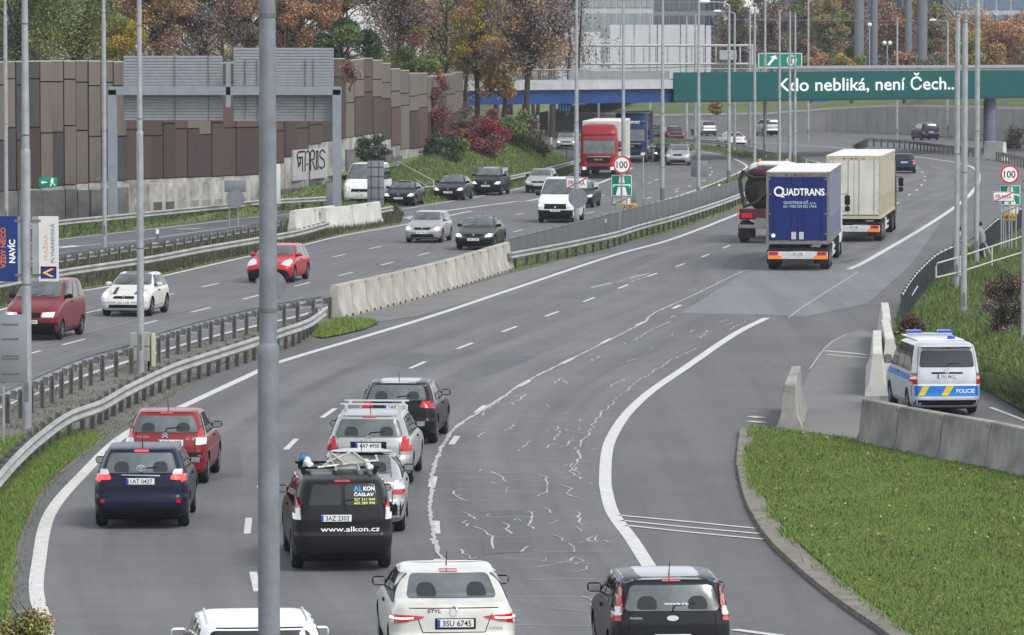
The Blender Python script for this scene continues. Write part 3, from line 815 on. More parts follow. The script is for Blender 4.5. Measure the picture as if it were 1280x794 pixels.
def car(name, label, cat, u, v, facing, kind, W, L, H, col, head=None, group=None, belt=None,
        wheel_r=.315, plate=None, plate_z=None, rw=None, tails=None, lit=False, seam=None, texts=(), bumper=None, brake=None, sidewin=True, glass=GLASS, rails=None,
        antenna=True, handle=None, mirrors='black', wiper=True, fronts=None, grille=None, roofcol=None, emblem=None, detail=2, xoff=0.0, winz=None, seams=True, arches=True, rear_panels=None, third=None, win_split=None, lowgrille=None):
    K = KINDS[kind]; k = H / K['H']
    sc = lambda lst: [(z * k, d) for z, d in lst]
    sh = Shell(-L / 2, L / 2, W, sc(K['rear']), sc(K['front']), sc(K['wid']))
    base = P(u, v)
    if head is None: head = lane_head(base.y)
    hr = R(head); dv = Vector((math.sin(hr), math.cos(hr), 0))
    if facing == 'rear': loc = base + dv * (L / 2 - .35 * (L > 2)); rz = -hr
    else: loc = base + dv * (L / 2 - .35); rz = math.pi - hr
    root = thing(name, label, cat, (loc.x, loc.y, .016), rz, group)
    mb = MB(); mb.add(sh.v, sh.f)
    pm = col
    o = mb.build('body', [pm, BLACK], None, smooth=None)
    o.data.polygons.foreach_set('material_index', [0] * len(o.data.polygons))
    fa, ra = L / 2 - .86 * (L / 4.3), -L / 2 + .80 * (L / 4.3)
    if kind == 'van': fa = L / 2 - .95; ra = -L / 2 + 1.0
    if arches: cut_arches(o, W, (ra, fa), wheel_r, BLACK)
    o.data.shade_smooth(); o.data.set_sharp_from_angle(angle=R(38))
    o.parent = root
    body = o
    zb = (belt or {'hatch': .97, 'wagon': .98, 'sedan': .97, 'mpv': 1.04, 'van': 1.16}.get(kind, 1.0) / K['H'] * H)
    # ---- windows
    def part(nm, m, fill, parent=root, smooth=50):
        mb = MB(); fill(mb)
        if not mb.v: return None
        return mb.build(nm, m, parent, smooth=smooth, recalc=False)
    rwz = rw or (zb + .05, H - .09, .10, .12)
    def f_rw(mb):
        z0, z1, m0, m1 = rwz[:4]
        if win_split:
            for s_ in (-1, 1):
                q = [(s_ * .03, z0), (s_ * (sh.hw(z0) - m0), z0), (s_ * (sh.hw(z1) - m1), z1), (s_ * .03, z1)]
                sh.patch(mb, 'rear', rnd_poly(q, .06), off=.011)
        else:
            sh.patch(mb, 'rear', rnd_poly([(-(sh.hw(z0) - m0), z0), (sh.hw(z0) - m0, z0), (sh.hw(z1) - m1, z1), (-(sh.hw(z1) - m1), z1)], .07), off=.011)
    if rwz[0] < rwz[1]: part('rear_window', glass, f_rw)
    wz0, wz1 = (zb + .09, H - .07) if winz is None else winz
    def f_ws(mb):
        sh.patch(mb, 'front', rnd_poly([(-(sh.hw(wz0) - .09), wz0), (sh.hw(wz0) - .09, wz0), (sh.hw(wz1) - .10, wz1), (-(sh.hw(wz1) - .10), wz1)], .07), off=.012)
    if facing == 'rear' and glass is GLASS_T:
        z0, z1 = rwz[0], rwz[1]; zz = z0 + (z1 - z0) * .38
        for cx in (-.36, .36):
            part('headrest', mat('headrest_dark', (.028, .032, .034), .7), lambda mb: sh.patch(mb, 'rear', rnd_poly([(cx - .15, z0 + .02), (cx + .15, z0 + .02), (cx + .13, zz + .02), (cx + .07, zz + .07), (cx - .07, zz + .07), (cx - .13, zz + .02)], .07), off=.0135, skirt=False, step=.06))
    part('windscreen', GLASS_T if facing == 'front' else glass, f_ws)
    if sidewin:
        for side in ('left', 'right'):
            def f_sw(mb):
                z0, z1 = zb + .02, H - .10
                yr = lambda z: sh.y0 + sh.rr(z) + (.36 if kind != 'sedan' else .10)
                yf = lambda z: sh.y1 - sh.fr(z) - .14
                ya0, ya1, yb0, yb1 = yr(z0), yr(z1), yf(z0 + .06), yf(z1)
                if kind == 'sedan': ya0 = sh.y0 + .95
                cuts = {'van': (.36, .70), 'hatch': (.22, .58), 'sedan': (.18, .58), 'wagon': (.28, .60), 'mpv': (.28, .60)}[kind]
                fr = [0, *cuts, 1]
                for i in range(3):
                    p, q = fr[i], fr[i + 1]
                    g0, g1 = (.035 if i else 0), (.035 if i < 2 else 0)
                    A0, A1 = ya0 + (yb0 - ya0) * p + g0, ya1 + (yb1 - ya1) * p + g0
                    B0, B1 = ya0 + (yb0 - ya0) * q - g1, ya1 + (yb1 - ya1) * q - g1
                    sh.patch(mb, side, rnd_poly([(A0, z0), (B0, z0), (B1, z1), (A1, z1)], .05), off=.014, step=.14)
            part('side_window', GLASS, f_sw)
            if seams:
                def f_ds(mb):
                    zt = zb - .01
                    for fy in ((-.05, .30) if kind != 'van' else (.10, .32)):
                        y = fy * L; sh.stroke(mb, side, [(y, zt), (y, .33)], .012)
                    sh.stroke(mb, side, [(-.05 * L - .8, .34), (.30 * L, .33)], .012)
                    sh.patch(mb, side, [(-.02 * L, zb - .12), (-.02 * L + .2, zb - .12), (-.02 * L + .2, zb - .08), (-.02 * L, zb - .08)], off=.02)
                part('door_seam', BLACK, f_ds)
    # ---- mirrors
    ym = sh.y1 - sh.fr(zb + .08) - (.42 if kind != 'van' else .30)
    for sx in (-1, 1):
        mb = MB(); x = sh.hw(zb + .08) + .11
        bigm = kind == 'van'
        mb.box((sx * x, ym, zb + (.10 if not bigm else .14)), (.21, .13, .14 if not bigm else .24), bev=.05)
        mb.box((sx * (x - .13), ym, zb + .05), (.14, .07, .04), bev=.01)
        mo_ = mb.build('side_mirror', BLACK if mirrors == 'black' else pm, root, smooth=50)
        if facing == 'rear':
            g_ = MB(); g_.box((sx * x, ym - .066, zb + (.10 if not bigm else .14)), (.17, .006, .10 if not bigm else .20), bev=.02); g_.build('mirror_glass', CHROME, mo_)
    # ---- wheels
    for y in (ra, fa):
        for sx in (-1, 1): wheel(root, sx * (W / 2 - .015), y, wheel_r, .205, sx)
    # ---- underbody
    mb = MB(); mb.box((0, 0, .24), (W * .78, L * .86, .16), bev=.03)
    mb.build('underbody', BLACK, root)
    # ---- roof colour (silver on dark cars paints in the sky's sheen) / rails
    if roofcol:
        def f_rc(mb):
            z = H - .05; w = sh.hw(z) - .02; sh.patch(mb, 'top', rnd_poly([(-w, sh.y0 + sh.rr(z) + .02), (w, sh.y0 + sh.rr(z) + .02), (w, sh.y1 - sh.fr(z)), (-w, sh.y1 - sh.fr(z))], .1), off=.004, step=.3)
        part('roof', roofcol, f_rc)
    if rails:
        for sx in (-1, 1):
            mb = MB(); z = H + .012; x = sx * (sh.hw(H - .03) - .04)
            ya, yb = sh.y0 + sh.rr(H - .05) + .25, sh.y1 - sh.fr(H - .05) - .1
            mb.tube([(x, ya, H - .03), (x, ya + .25, z), (x, yb - .3, z - .01), (x, yb, H - .05)], .014, 6)
            mb.build('roof_rail', rails, root, smooth=50)
    if antenna:
        mb = MB(); ya = sh.y0 + sh.rr(H - .03) + .15
        mb.tube([(0, ya, H - .03), (0, ya, H + .02), (0, ya - .12, H + .2)], [.014, .008, .004], 6); mb.build('antenna', BLACK, root)
    # ---- rear face
    pz = plate_z if plate_z is not None else (.80 if kind != 'sedan' else .78)
    if facing == 'rear' or detail > 2:
        if bumper:
            def f_b(mb):
                z0, z1 = bumper; w0, w1 = sh.hw(max(z0, .2)), sh.hw(z1); sh.patch(mb, 'rear', [(-w0 * .97, z0), (w0 * .97, z0), (w1 * .985, z1), (-w1 * .985, z1)], off=.004)
            part('bumper_trim', BLACK, f_b)
        for item in (rear_panels or ()):
            nm, m, poly, off = item
            part(nm, m, lambda mb: sh.patch(mb, 'rear', poly, off=off))
        for (m, poly) in (tails or [(RED_L, [(.70, .72), (.93, .74), (.93, .95), (.72, .93)]), (CLEAR_L, [(.74, .68), (.93, .69), (.93, .735), (.70, .715)])]):
            for s_ in (1, -1):
                q = [(s_ * x * W / 2, z) for x, z in poly]
                part('tail_light', m, lambda mb: sh.patch(mb, 'rear', rnd_poly(q, .025), off=.014, step=.06))
        if plate is not None:
            px_, pz_ = (plate[1], plate[2]) if isinstance(plate, tuple) else (0, pz)
            txt = plate[0] if isinstance(plate, tuple) else plate
            h, d = sh.cast('rear', px_, pz_)
            mb = MB(); mb.box((px_, h.y - .012, pz_), (.52, .014, .115), bev=.004)
            po = mb.build('license_plate', PLATE_W, root)
            b2 = MB(); b2.box((px_ - .24, h.y - .0205, pz_), (.04, .004, .105)); b2.build('country_band', PLATE_B, po)
            if txt:
                t_ = text_mb(txt, .078, Matrix(((1, 0, 0, px_ + .02), (0, 0, 1, h.y - .0215), (0, 1, 0, pz_ - .039), (0, 0, 0, 1))), width=.41, bold=.012)
                t_.build('lettering', INK, po, recalc=False)
        if seams:
            sm = seam or [(-.62, .60), (.62, .60), (.60, .98), (.52, H - .06), (-.52, H - .06), (-.60, .98)]
            def f_s(mb): sh.stroke(mb, 'rear', [(x * W / 2 * 1.18, z) for x, z in (sm if kind != 'sedan' else sm[-1:] + sm[:-1])][:(None if kind != 'sedan' else 99)], .012, close=kind != 'sedan')
            part('tailgate_seam', BLACK, f_s)
        if wiper and kind != 'sedan':
            def f_w(mb):
                z0 = rwz[0] + .03; sh.stroke(mb, 'rear', [(0, z0 - .03), (.03, z0 + .05), (.32, z0 + .07)], .022, off=.02)
            part('wiper', BLACK, f_w)
        if third or brake:
            z = H - .055 if third is None else third
            part('brake_light', RED_ON if brake else RED_L, lambda mb: sh.patch(mb, 'rear', [(-.13, z - .014), (.13, z - .014), (.13, z + .014), (-.13, z + .014)], off=.012))
        if emblem:
            kind_e, ez = emblem
            def f_e(mb):
                if kind_e == 'oval':
                    sh.patch(mb, 'rear', [(.085 * math.cos(a), ez + .038 * math.sin(a)) for a in [i * math.pi / 8 for i in range(16)]], off=.024)
                elif kind_e == 'ring':
                    sh.stroke(mb, 'rear', [(.05 * math.cos(a), ez + .05 * math.sin(a)) for a in [i * math.pi / 8 for i in range(16)]], .018, off=.024, close=True, step=.05)
                elif kind_e == 'ovals':
                    for rx, rz_, dz in ((.085, .055, 0), (.055, .022, .02), (.022, .05, .0)):
                        sh.stroke(mb, 'rear', [(rx * math.cos(a), ez + dz + rz_ * math.sin(a)) for a in [i * math.pi / 8 for i in range(16)]], .014, off=.024, close=True, step=.05)
                elif kind_e == 'rings':
                    for i in range(4):
                        cx = (i - 1.5) * .055; sh.stroke(mb, 'rear', [(cx + .036 * math.cos(a), ez + .036 * math.sin(a)) for a in [j * math.pi / 6 for j in range(12)]], .010, off=.024, close=True, step=.05)
                elif kind_e == 'chevron':
                    for dz in (0, -.045): sh.stroke(mb, 'rear', [(-.06, ez + dz - .03), (0, ez + dz + .02), (.06, ez + dz - .03)], .024, off=.024, step=.05)
                elif kind_e == 'vw':
                    sh.stroke(mb, 'rear', [(.07 * math.cos(a), ez + .07 * math.sin(a)) for a in [i * math.pi / 8 for i in range(16)]], .016, off=.024, close=True, step=.05)
                    sh.stroke(mb, 'rear', [(-.05, ez + .05), (-.022, ez - .05), (0, ez + .0), (.022, ez - .05), (.05, ez + .05)], .014, off=.024, step=.05)
                    sh.stroke(mb, 'rear', [(-.025, ez + .055), (0, ez + .0), (.025, ez + .055)], .014, off=.024, step=.05)
            part('emblem', CHROME, f_e)
        for (body_t, x, z, h_, w_, m) in texts:
            part('lettering', m, lambda mb: sh.text(mb, 'rear', body_t, x, z, h_, w_, bold=.01))
    # ---- front face
    if facing == 'front':
        zh = .66 * H / 1.48 if kind in ('hatch', 'sedan', 'wagon') else (.74 if kind == 'mpv' else .80)
        hl = fronts or [(.58, zh - .07), (.93, zh - .04), (.96, zh + .09), (.84, zh + .11), (.60, zh + .03)]
        for s_ in (1, -1):
            q = [(s_ * x * W / 2, z) for x, z in hl]
            ho = part('headlight', CLEAR_L, lambda mb: sh.patch(mb, 'front', rnd_poly(q, .03), off=.012, step=.06))
            if lit:
                cx = sum(p[0] for p in q) / len(q); cz = sum(p[1] for p in q) / len(q)
                part('bulb', LAMP_ON, lambda mb: sh.patch(mb, 'front', [(cx + .07 * math.cos(a), cz + .055 * math.sin(a)) for a in [i * math.pi / 5 for i in range(10)]], off=.022, step=.08), parent=ho)
        gr = grille or [(-.42, zh - .03), (.42, zh - .03), (.48, zh + .07), (-.48, zh + .07)]
        part('grille', BLACK, lambda mb: sh.patch(mb, 'front', rnd_poly([(x * W / 2, z) for x, z in gr], .03), off=.010, step=.06))
        lg = lowgrille or [(-.66, .27), (.66, .27), (.60, .42), (-.60, .42)]
        part('air_intake', BLACK, lambda mb: sh.patch(mb, 'front', rnd_poly([(x * W / 2, z) for x, z in lg], .04), off=.010))
        part('emblem', CHROME, lambda mb: sh.patch(mb, 'front', [(.05 * math.cos(a), zh + .02 + .045 * math.sin(a)) for a in [i * math.pi / 5 for i in range(10)]], off=.022, step=.08))
        h, d = sh.cast('front', 0, zh - .16)
        mb = MB(); mb.box((0, h.y + .015, zh - .16), (.52, .014, .11), bev=.004); po = mb.build('license_plate', PLATE_W, root)
        t_ = text_mb(plate or '2AK 4418', .07, Matrix(((-1, 0, 0, -.01), (0, 0, 1, h.y + .0235), (0, 1, 0, zh - .195), (0, 0, 0, 1))), width=.42, bold=.012); t_.build('lettering', INK, po, recalc=False)
        def f_bs(mb):
            z = zb * .94
            for s_ in (-1, 1): sh.stroke(mb, 'front', [(s_ * .55 * W / 2, zh + .10), (s_ * .72 * W / 2, z)], .012)
            sh.stroke(mb, 'front', [(-.9 * W / 2, .47), (.9 * W / 2, .47)], .010)
        part('bonnet_seam', BLACK, f_bs)
        def f_wp(mb):
            for x0 in (-.45, .1): sh.stroke(mb, 'front', [(x0, wz0 + .02), (x0 + .42, wz0 + .05)], .02, off=.02)
        part('wiper', BLACK, f_wp)
    return root, sh
# ================================================================== TRAFFIC, outbound (seen from behind)
P_NAVY = paint('navy', (.008, .011, .030)); P_RED = paint('red', (.20, .012, .016)); P_BLK = paint('black', (.008, .008, .010)); P_ANTH = paint('anthracite', (.016, .017, .020))
P_WHITE = paint('white', (.72, .72, .70)); P_CREAM = paint('cream_white', (.60, .585, .54)); P_SILV = paint('silver', (.42, .42, .42), .45); P_GREY = paint('grey', (.10, .105, .11), .3)
P_POL = paint('police_silver', (.50, .52, .56), .25); P_DRED = paint('dark_red', (.16, .012, .020)); P_FRED = paint('bright_red', (.42, .016, .02)); P_DBLU = paint('dark_blue', (.015, .022, .05))
P_OLIVE = paint('grey_green', (.045, .05, .045), .2); P_MAROON = paint('maroon', (.06, .02, .03)); P_TEAL = paint('dark_teal', (.02, .05, .055))
P_VAN_BLK = paint('satin_black', (.013, .013, .014), rough=.38)

outb = 'cars driving away on the outbound lanes'
car('hatchback_car', 'navy blue hatchback with lit brake light beside the left edge line', 'car', 177, 661, 'rear', 'hatch', 1.77, 4.24, 1.51, P_NAVY, head=-1.0, group=outb,
    plate=('1AT 0437', 0, .90), glass=GLASS_T, rw=(1.04, 1.40, .13, .11), tails=[(RED_ON, [(.62, .93), (.97, .91), (.99, 1.00), (.66, 1.02)]), (CLEAR_L, [(.66, 1.02), (.99, 1.00), (.93, 1.10), (.70, 1.11)])],
    brake=True, third=1.43, emblem=('ovals', 1.12), rear_panels=[('chrome_strip', CHROME, [(-.36, 1.00), (.36, .985), (.36, 1.005), (-.36, 1.02)], .012),
     ('fog_reflector', RED_L, [(-.74, .50), (-.67, .50), (-.67, .57), (-.74, .57)], .012), ('fog_reflector', RED_L, [(.67, .50), (.74, .50), (.74, .57), (.67, .57)], .012)],
    bumper=(.20, .40), roofcol=None, seam=[(-.55, .78), (.55, .78), (.62, 1.0), (.56, 1.44), (-.56, 1.44), (-.62, 1.0)])
car('hatchback_car', 'red hatchback with black bumper strip just ahead of the navy hatchback', 'car', 208, 606, 'rear', 'hatch', 1.70, 3.85, 1.52, P_RED, head=2.0, group=outb,
    plate=('3M3 1605', .12, .88), rw=(1.07, 1.40, .09, .11), glass=GLASS_T, tails=[(RED_L, [(.76, .98), (.96, .96), (.90, 1.20), (.82, 1.20)]), (CLEAR_L, [(.74, .83), (.97, .83), (.96, .96), (.76, .98)])],
    emblem=('chevron', 1.04), bumper=(.58, .68), third=1.45, texts=[('C 3', .52, .93, .05, .16, CHROME), ('CITROEN', -.50, .97, .045, .32, CHROME)])
car('hatchback_car', 'black three-door hatchback with pale sky reflected in its roof, ahead of the silver estate', 'car', 497, 556, 'rear', 'hatch', 1.765, 4.2, 1.42, P_BLK, head=4.5, group=outb,
    plate=('2A9 7741', 0, .86), rw=(1.00, 1.33, .12, .10), glass=GLASS_T, tails=[(RED_L, [(.60, .85), (.97, .82), (.98, .97), (.66, .99)])], emblem=('rings', .99), bumper=(.20, .34), roofcol=P_SILV)  # black roof coloured silver to paint in the reflected sky
e, e_sh = car('estate_car', 'silver estate car with dark tail lights and two roof bars', 'car', 462, 607, 'rear', 'wagon', 1.77, 4.57, 1.47, P_SILV, head=2.5, group=outb,
    plate=('4A7 4930', 0, .83), rw=(1.00, 1.35, .11, .10), glass=GLASS_T, tails=[(RED_L, [(.72, .72), (.99, .72), (.96, 1.00), (.78, 1.01)])], emblem=('ring', .96), bumper=(.20, .32), third=1.40, mirrors='black', rails=P_SILV,
    rear_panels=[('plate_recess', BLACK, [(-.37, .75), (.37, .75), (.37, .91), (-.37, .91)], .006)])
for y in (-.9, .15):
    mb = MB(); mb.box((0, y, 1.585), (1.36, .07, .035), bev=.01); 
    for sx in (-1, 1): mb.box((sx * .56, y, 1.54), (.07, .09, .10), bev=.01)
    mb.build('roof_bar', mat('roof_bar_alu', (.6, .6, .62), .3, .7), e)

d, d_sh = car('estate_van', 'black high-roof estate with a white web address on its rear and a loaded roof rack', 'estate car', 428, 714, 'rear', 'mpv', 1.74, 4.45, 1.62, P_VAN_BLK, head=-5.5, group=outb, wheel_r=.32,
    plate=('3AZ 2302', -.12, .93), rw=(1.14, 1.48, .22, .22), win_split=True, tails=[(RED_L, [(.83, 1.10), (.97, 1.08), (.95, 1.27), (.87, 1.27)]), (CLEAR_L, [(.82, .90), (.97, .90), (.97, 1.08), (.83, 1.10)])],
    bumper=(.20, .62), third=1.54, texts=[('www.alkon.cz', .12, .70, .085, 1.02, WHITE_I)], wiper=True, seam=[(-.60, .62), (.60, .62), (.60, 1.1), (.55, 1.52), (-.55, 1.52), (-.60, 1.1)], antenna=False, mirrors='black')
mb = MB(); d_sh.stroke(mb, 'rear', [(.03, .62), (.03, 1.52)], .016); mb.build('door_split', BLACK, d, recalc=False)
STK_B = mat('sticker_blue', (.03, .28, .55), .5); STK_Y = mat('sticker_yellow', (.62, .68, .18), .5)
for t_, x, z, h, w, m in (('AL', .26, 1.38, .085, .16, STK_B), ('KON', .45, 1.39, .065, .19, WHITE_I), ('ČÁSLAV', .36, 1.30, .05, .34, WHITE_I), ('327 311 044', .37, 1.225, .038, .36, STK_Y), ('602 283 930', .37, 1.165, .038, .36, STK_Y)):
    mb = MB(); d_sh.text(mb, 'rear', t_, x, z, h, w, bold=.02, off=.026); mb.build('lettering', m, d, recalc=False)
for y in (-1.0, .1):
    mb = MB(); mb.box((0, y, 1.70), (1.42, .06, .04), bev=.01)
    for sx in (-1, 1): mb.box((sx * .62, y, 1.645), (.08, .09, .10), bev=.01)
    mb.build('roof_bar', BLACK, d)
LAD = mat('bare_aluminium', (.52, .51, .47), .4, .5, vary=.3, vscale=9)
lad = thing('ladder', 'folded aluminium ladders strapped on the roof rack of the black estate', 'ladder', d.matrix_basis @ Vector((.12, -.45, 1.715)), d.rotation_euler.z)
for off, z, a in ((0, 0, .0), (.08, .09, .05)):
    mb = MB(); M = Matrix.Rotation(a, 4, 'Z')
    for sx in (-.20, .20): mb.box(M @ Vector((sx + off, 0, z)), (.03, 1.9, .065), M=M)
    mb.build('side_rail', LAD, lad)
    mb = MB()
    for k in range(8): mb.box(M @ Vector((off, -.84 + k * .24, z)), (.40, .028, .028), M=M)
    mb.build('rung', LAD, lad)
mb = MB(); mb.tube([(-.5, -.7, .0), (.55, -.55, .10), (.62, .9, .06)], .022, 8); mb.tube([(-.35, -.75, .09), (.15, .95, .11)], .02, 8)
mb.build('strut', LAD, lad, smooth=50)
# white wrapped rolls and a blue tool bag under the ladders
for k, (x, y, z, m_, n_, lb) in enumerate([(-.52, -.55, 1.745, P_WHITE, 'roll', 'white wrapped roll lying at the left of the roof rack'), (.50, -.9, 1.725, P_WHITE, 'roll', 'white wrapped roll lying under the ladders at the right')]):
    c = d.matrix_basis @ Vector((x, y, z)); mb = MB(); r = .05
    pts = [Vector((math.sin(i * .9) * .03, -.55 + i * .11, math.cos(i * 1.3) * .015)) for i in range(11)]
    mb.tube(pts, [r * (.8 + .3 * abs(math.sin(i * 1.7))) for i in range(11)], 10)
    o = mb.build(n_, mat('white_wrap', (.66, .67, .68), .7), smooth=60, loc=c); o.rotation_euler.z = d.rotation_euler.z; tag(o, lb, 'roll')
mb = MB(); mb.box((0, 0, 0), (.18, .26, .09), bev=.03); mb.tube([(-.07, 0, .04), (-.05, 0, .09), (.05, 0, .09), (.07, 0, .04)], .01, 6)
o = mb.build('tool_bag', mat('blue_nylon', (.03, .16, .30), .7), smooth=50, loc=d.matrix_basis @ Vector((-.55, .1, 1.77))); tag(o, 'small blue tool bag on the front corner of the roof rack', 'bag')

car('hatchback_car', 'silver older saloon with clear tail lights half hidden by the black estate', 'car', 449, 667, 'rear', 'sedan', 1.72, 4.1, 1.42, P_SILV, head=0, group=outb,
    plate=None, rw=(1.08, 1.34, .16, .10), glass=GLASS_T, tails=[(RED_L, [(.72, .74), (.97, .73), (.98, .82), (.74, .83)]), (CLEAR_L, [(.74, .83), (.98, .82), (.93, .98), (.76, .99)])], bumper=(.20, .60), roofcol=P_SILV)
car('sedan_car', 'cream white saloon with wraparound red tail lights and silver roof in the near middle lane', 'car', 566, 846, 'rear', 'sedan', 1.80, 4.86, 1.46, P_CREAM, head=-4.5, group=outb, wheel_r=.33,
    plate=('3SU 6745', .02, .79), rw=(1.095, 1.37, .14, .12), glass=GLASS_T,
    tails=[(RED_L, [(.52, .86), (.98, .77), (1.0, .90), (.70, .905), (.46, .885)])], emblem=('ring', .955), third=1.40, bumper=(.2, .30), antenna=True,
    rear_panels=[('led_strip', mat('led_red_white', (1, .7, .7), .3, emit=1.6, ecol=(1, .55, .55)), [(.58, .855), (.88, .835), (.88, .855), (.58, .875)], .022), ('led_strip', MATS['led_red_white'] if 'led_red_white' in MATS else CHROME, [(-.58, .875), (-.88, .855), (-.88, .835), (-.58, .855)], .022),
                 ('plate_holder', BLACK, [(-.27, .705), (.31, .705), (.31, .86), (-.27, .86)], .006)],
    texts=[('STYL', -.28, .94, .05, .19, BLACK), ('SUPERB', .60, .70, .032, .20, CHROME)], seam=[(-.42, .66), (.42, .66), (.50, .90), (.60, 1.00), (-.60, 1.00), (-.50, .90)])
f_, f_sh = car('hatchback_car', 'dark grey tall hatchback with high red tail lights, nearest to the solid white line', 'car', 838, 850, 'rear', 'mpv', 1.72, 4.02, 1.47, P_ANTH, head=-4.0, group=outb,
    plate=('5A1 2236', 0, .62), glass=GLASS_T, rw=(1.00, 1.35, .14, .14), tails=[(RED_L, [(.80, 1.06), (.94, 1.04), (.84, 1.36), (.79, 1.36)]), (CLEAR_L, [(.82, .94), (.97, .92), (.94, 1.04), (.81, 1.06)]), (RED_L, [(.83, .86), (.98, .85), (.97, .92), (.82, .94)])],
    emblem=('oval', .90), third=1.41, roofcol=P_SILV, texts=[('FUSION', -.52, .89, .028, .17, CHROME)], bumper=(.20, .60))
for t_, x, z, h, w in (('moravia-trip', .06, 1.09, .035, .34),):
    mb = MB(); f_sh.text(mb, 'rear', t_, x, z, h, w, bold=.01, off=.026); mb.build('lettering', WHITE_I, f_, recalc=False)
SEAT = mat('seat_fabric_seen_through_glass', (.035, .04, .043), .6)
car('estate_car', 'white tall estate with roof rails, nearly out of view behind the thick lamp post', 'car', 325, 932, 'rear', 'mpv', 1.82, 4.4, 1.57, P_WHITE, head=-6, group=outb, rails=P_WHITE, mirrors='body', plate='7A2 0915', glass=GLASS, antenna=False)

# far outbound cars
farg = 'small cars rounding the far bend beyond the median rail'
car('hatchback_car', 'dark estate ahead of the cream lorry trailer', 'car', 1130, 217, 'rear', 'wagon', 1.72, 4.3, 1.42, P_DBLU, head=4, group=outb, plate='1A5 8730', rw=(1.0, 1.32, .12, .12), bumper=(.2, .45))
car('minivan', 'dark blue people carrier near the guardrail end under the green banner bridge', 'car', 1163, 175.5, 'rear', 'mpv', 1.82, 4.5, 1.68, P_DBLU, head=-11, plate='3A8 1452', bumper=(.2, .45), roofcol=P_SILV)
car('hatchback_car', 'maroon grey hatchback seen over the median rail, beside the teal car', 'car', 844, 177.5, 'rear', 'hatch', 1.78, 4.2, 1.5, P_MAROON, head=-14, group=farg, roofcol=P_SILV, glass=GLASS)
car('estate_car', 'silver hatchback by the far retaining wall, middle one of the bend', 'car', 886, 170, 'rear', 'hatch', 1.75, 4.2, 1.52, P_SILV, head=-15, group=farg, plate='2A1 1187', bumper=(.2, .5))
car('sedan_car', 'white saloon just above the median rail with a dark bumper', 'car', 921, 185, 'rear', 'sedan', 1.8, 4.5, 1.42, P_WHITE, head=-13, group=farg, plate='6A1 5528', bumper=(.2, .48))
car('pickup_suv', 'pale silver off-road car with boxy tail by the far retaining wall', 'car', 966, 170.5, 'rear', 'mpv', 1.85, 4.5, 1.72, P_SILV, head=-13, group=farg, wheel_r=.36, plate='4A2 2209', bumper=(.2, .55))
car('hatchback_car', 'dark teal small car peeking between lamp posts beside the blue lorry', 'car', 820, 174.5, 'rear', 'hatch', 1.7, 4.0, 1.45, P_TEAL, head=-15, group=farg)

# ================================================================== TRAFFIC, inbound (seen from the front)
inb = 'cars coming towards the viewer on the inbound lanes'
W_HEAD = 8.5
car('small_van', 'faded red passenger van behind the twin banners', 'van', 40, 426, 'front', 'mpv', 1.72, 4.2, 1.80, P_DRED, head=W_HEAD, group=inb, lit=True, plate='1S7 3390', wheel_r=.30,
    lowgrille=[(-.96, .22), (.96, .22), (.97, .56), (-.97, .56)], fronts=[(.44, .72), (.86, .72), (.90, .88), (.46, .86)], grille=[(-.40, .70), (.40, .70), (.40, .86), (-.40, .86)])
mini, mini_sh = car('small_hatchback', 'cream white small hatchback with black bonnet stripes and black roof', 'car', 157, 396, 'front', 'hatch', 1.69, 3.65, 1.41, P_CREAM, head=W_HEAD, group=inb, lit=True, roofcol=P_BLK, mirrors='body',
    fronts=[(.58, .60), (.92, .62), (.95, .76), (.80, .84), (.62, .76)], grille=[(-.44, .60), (.44, .60), (.40, .68), (-.40, .68)], lowgrille=[(-.6, .30), (.6, .30), (.6, .40), (-.6, .40)], plate='6S2 1147')
mb = MB()
for s_ in (-1, 1): mini_sh.patch(mb, 'front', [(s_ * .30, .74), (s_ * .44, .74), (s_ * .46, .93), (s_ * .36, .93)], off=.008)
mb.build('bonnet_stripe', P_BLK, mini, recalc=False)
car('coupe_car', 'bright red coupe with big dark grille corners behind the round sign back', 'car', 337, 354, 'front', 'hatch', 1.80, 4.3, 1.42, P_FRED, head=W_HEAD, group=inb, mirrors='body', plate='2AB 9063',
    fronts=[(.52, .70), (.90, .62), (.95, .80), (.80, .90), (.60, .82)], lowgrille=[(-.92, .25), (.92, .25), (.80, .48), (.45, .55), (-.45, .55), (-.80, .48)], grille=[(-.3, .60), (.3, .60), (.3, .64), (-.3, .64)])
car('hatchback_car', 'silver hatchback with lit headlights left of the grey green saloon', 'car', 529, 304, 'front', 'hatch', 1.70, 4.0, 1.43, P_SILV, head=W_HEAD, group=inb, lit=True, mirrors='body', plate='3S1 4418')
car('sedan_car', 'grey green saloon with dark bumper just above the median concrete barriers', 'car', 593, 313, 'front', 'sedan', 1.74, 4.5, 1.43, P_OLIVE, head=W_HEAD, group=inb, lit=True, plate='1A9 2265', lowgrille=[(-.96, .22), (.96, .22), (.97, .50), (-.97, .50)], roofcol=P_SILV)
car('panel_van', 'white high-roof van with black bumper in front of the median fence', 'van', 695, 279, 'front', 'van', 1.95, 4.9, 2.28, P_WHITE, head=W_HEAD, group=inb, lit=True, plate='5A8 3320', wheel_r=.34,
    lowgrille=[(-.97, .25), (.97, .25), (.98, .66), (-.98, .66)], grille=[(-.60, .72), (.60, .72), (.56, .98), (-.56, .98)], fronts=[(.62, .80), (.93, .80), (.95, 1.02), (.72, 1.00)])
car('estate_car', 'dark car mostly hidden behind the white van and the round sign back', 'car', 722, 260, 'front', 'wagon', 1.76, 4.5, 1.45, P_BLK, head=8, group=inb, roofcol=P_SILV)
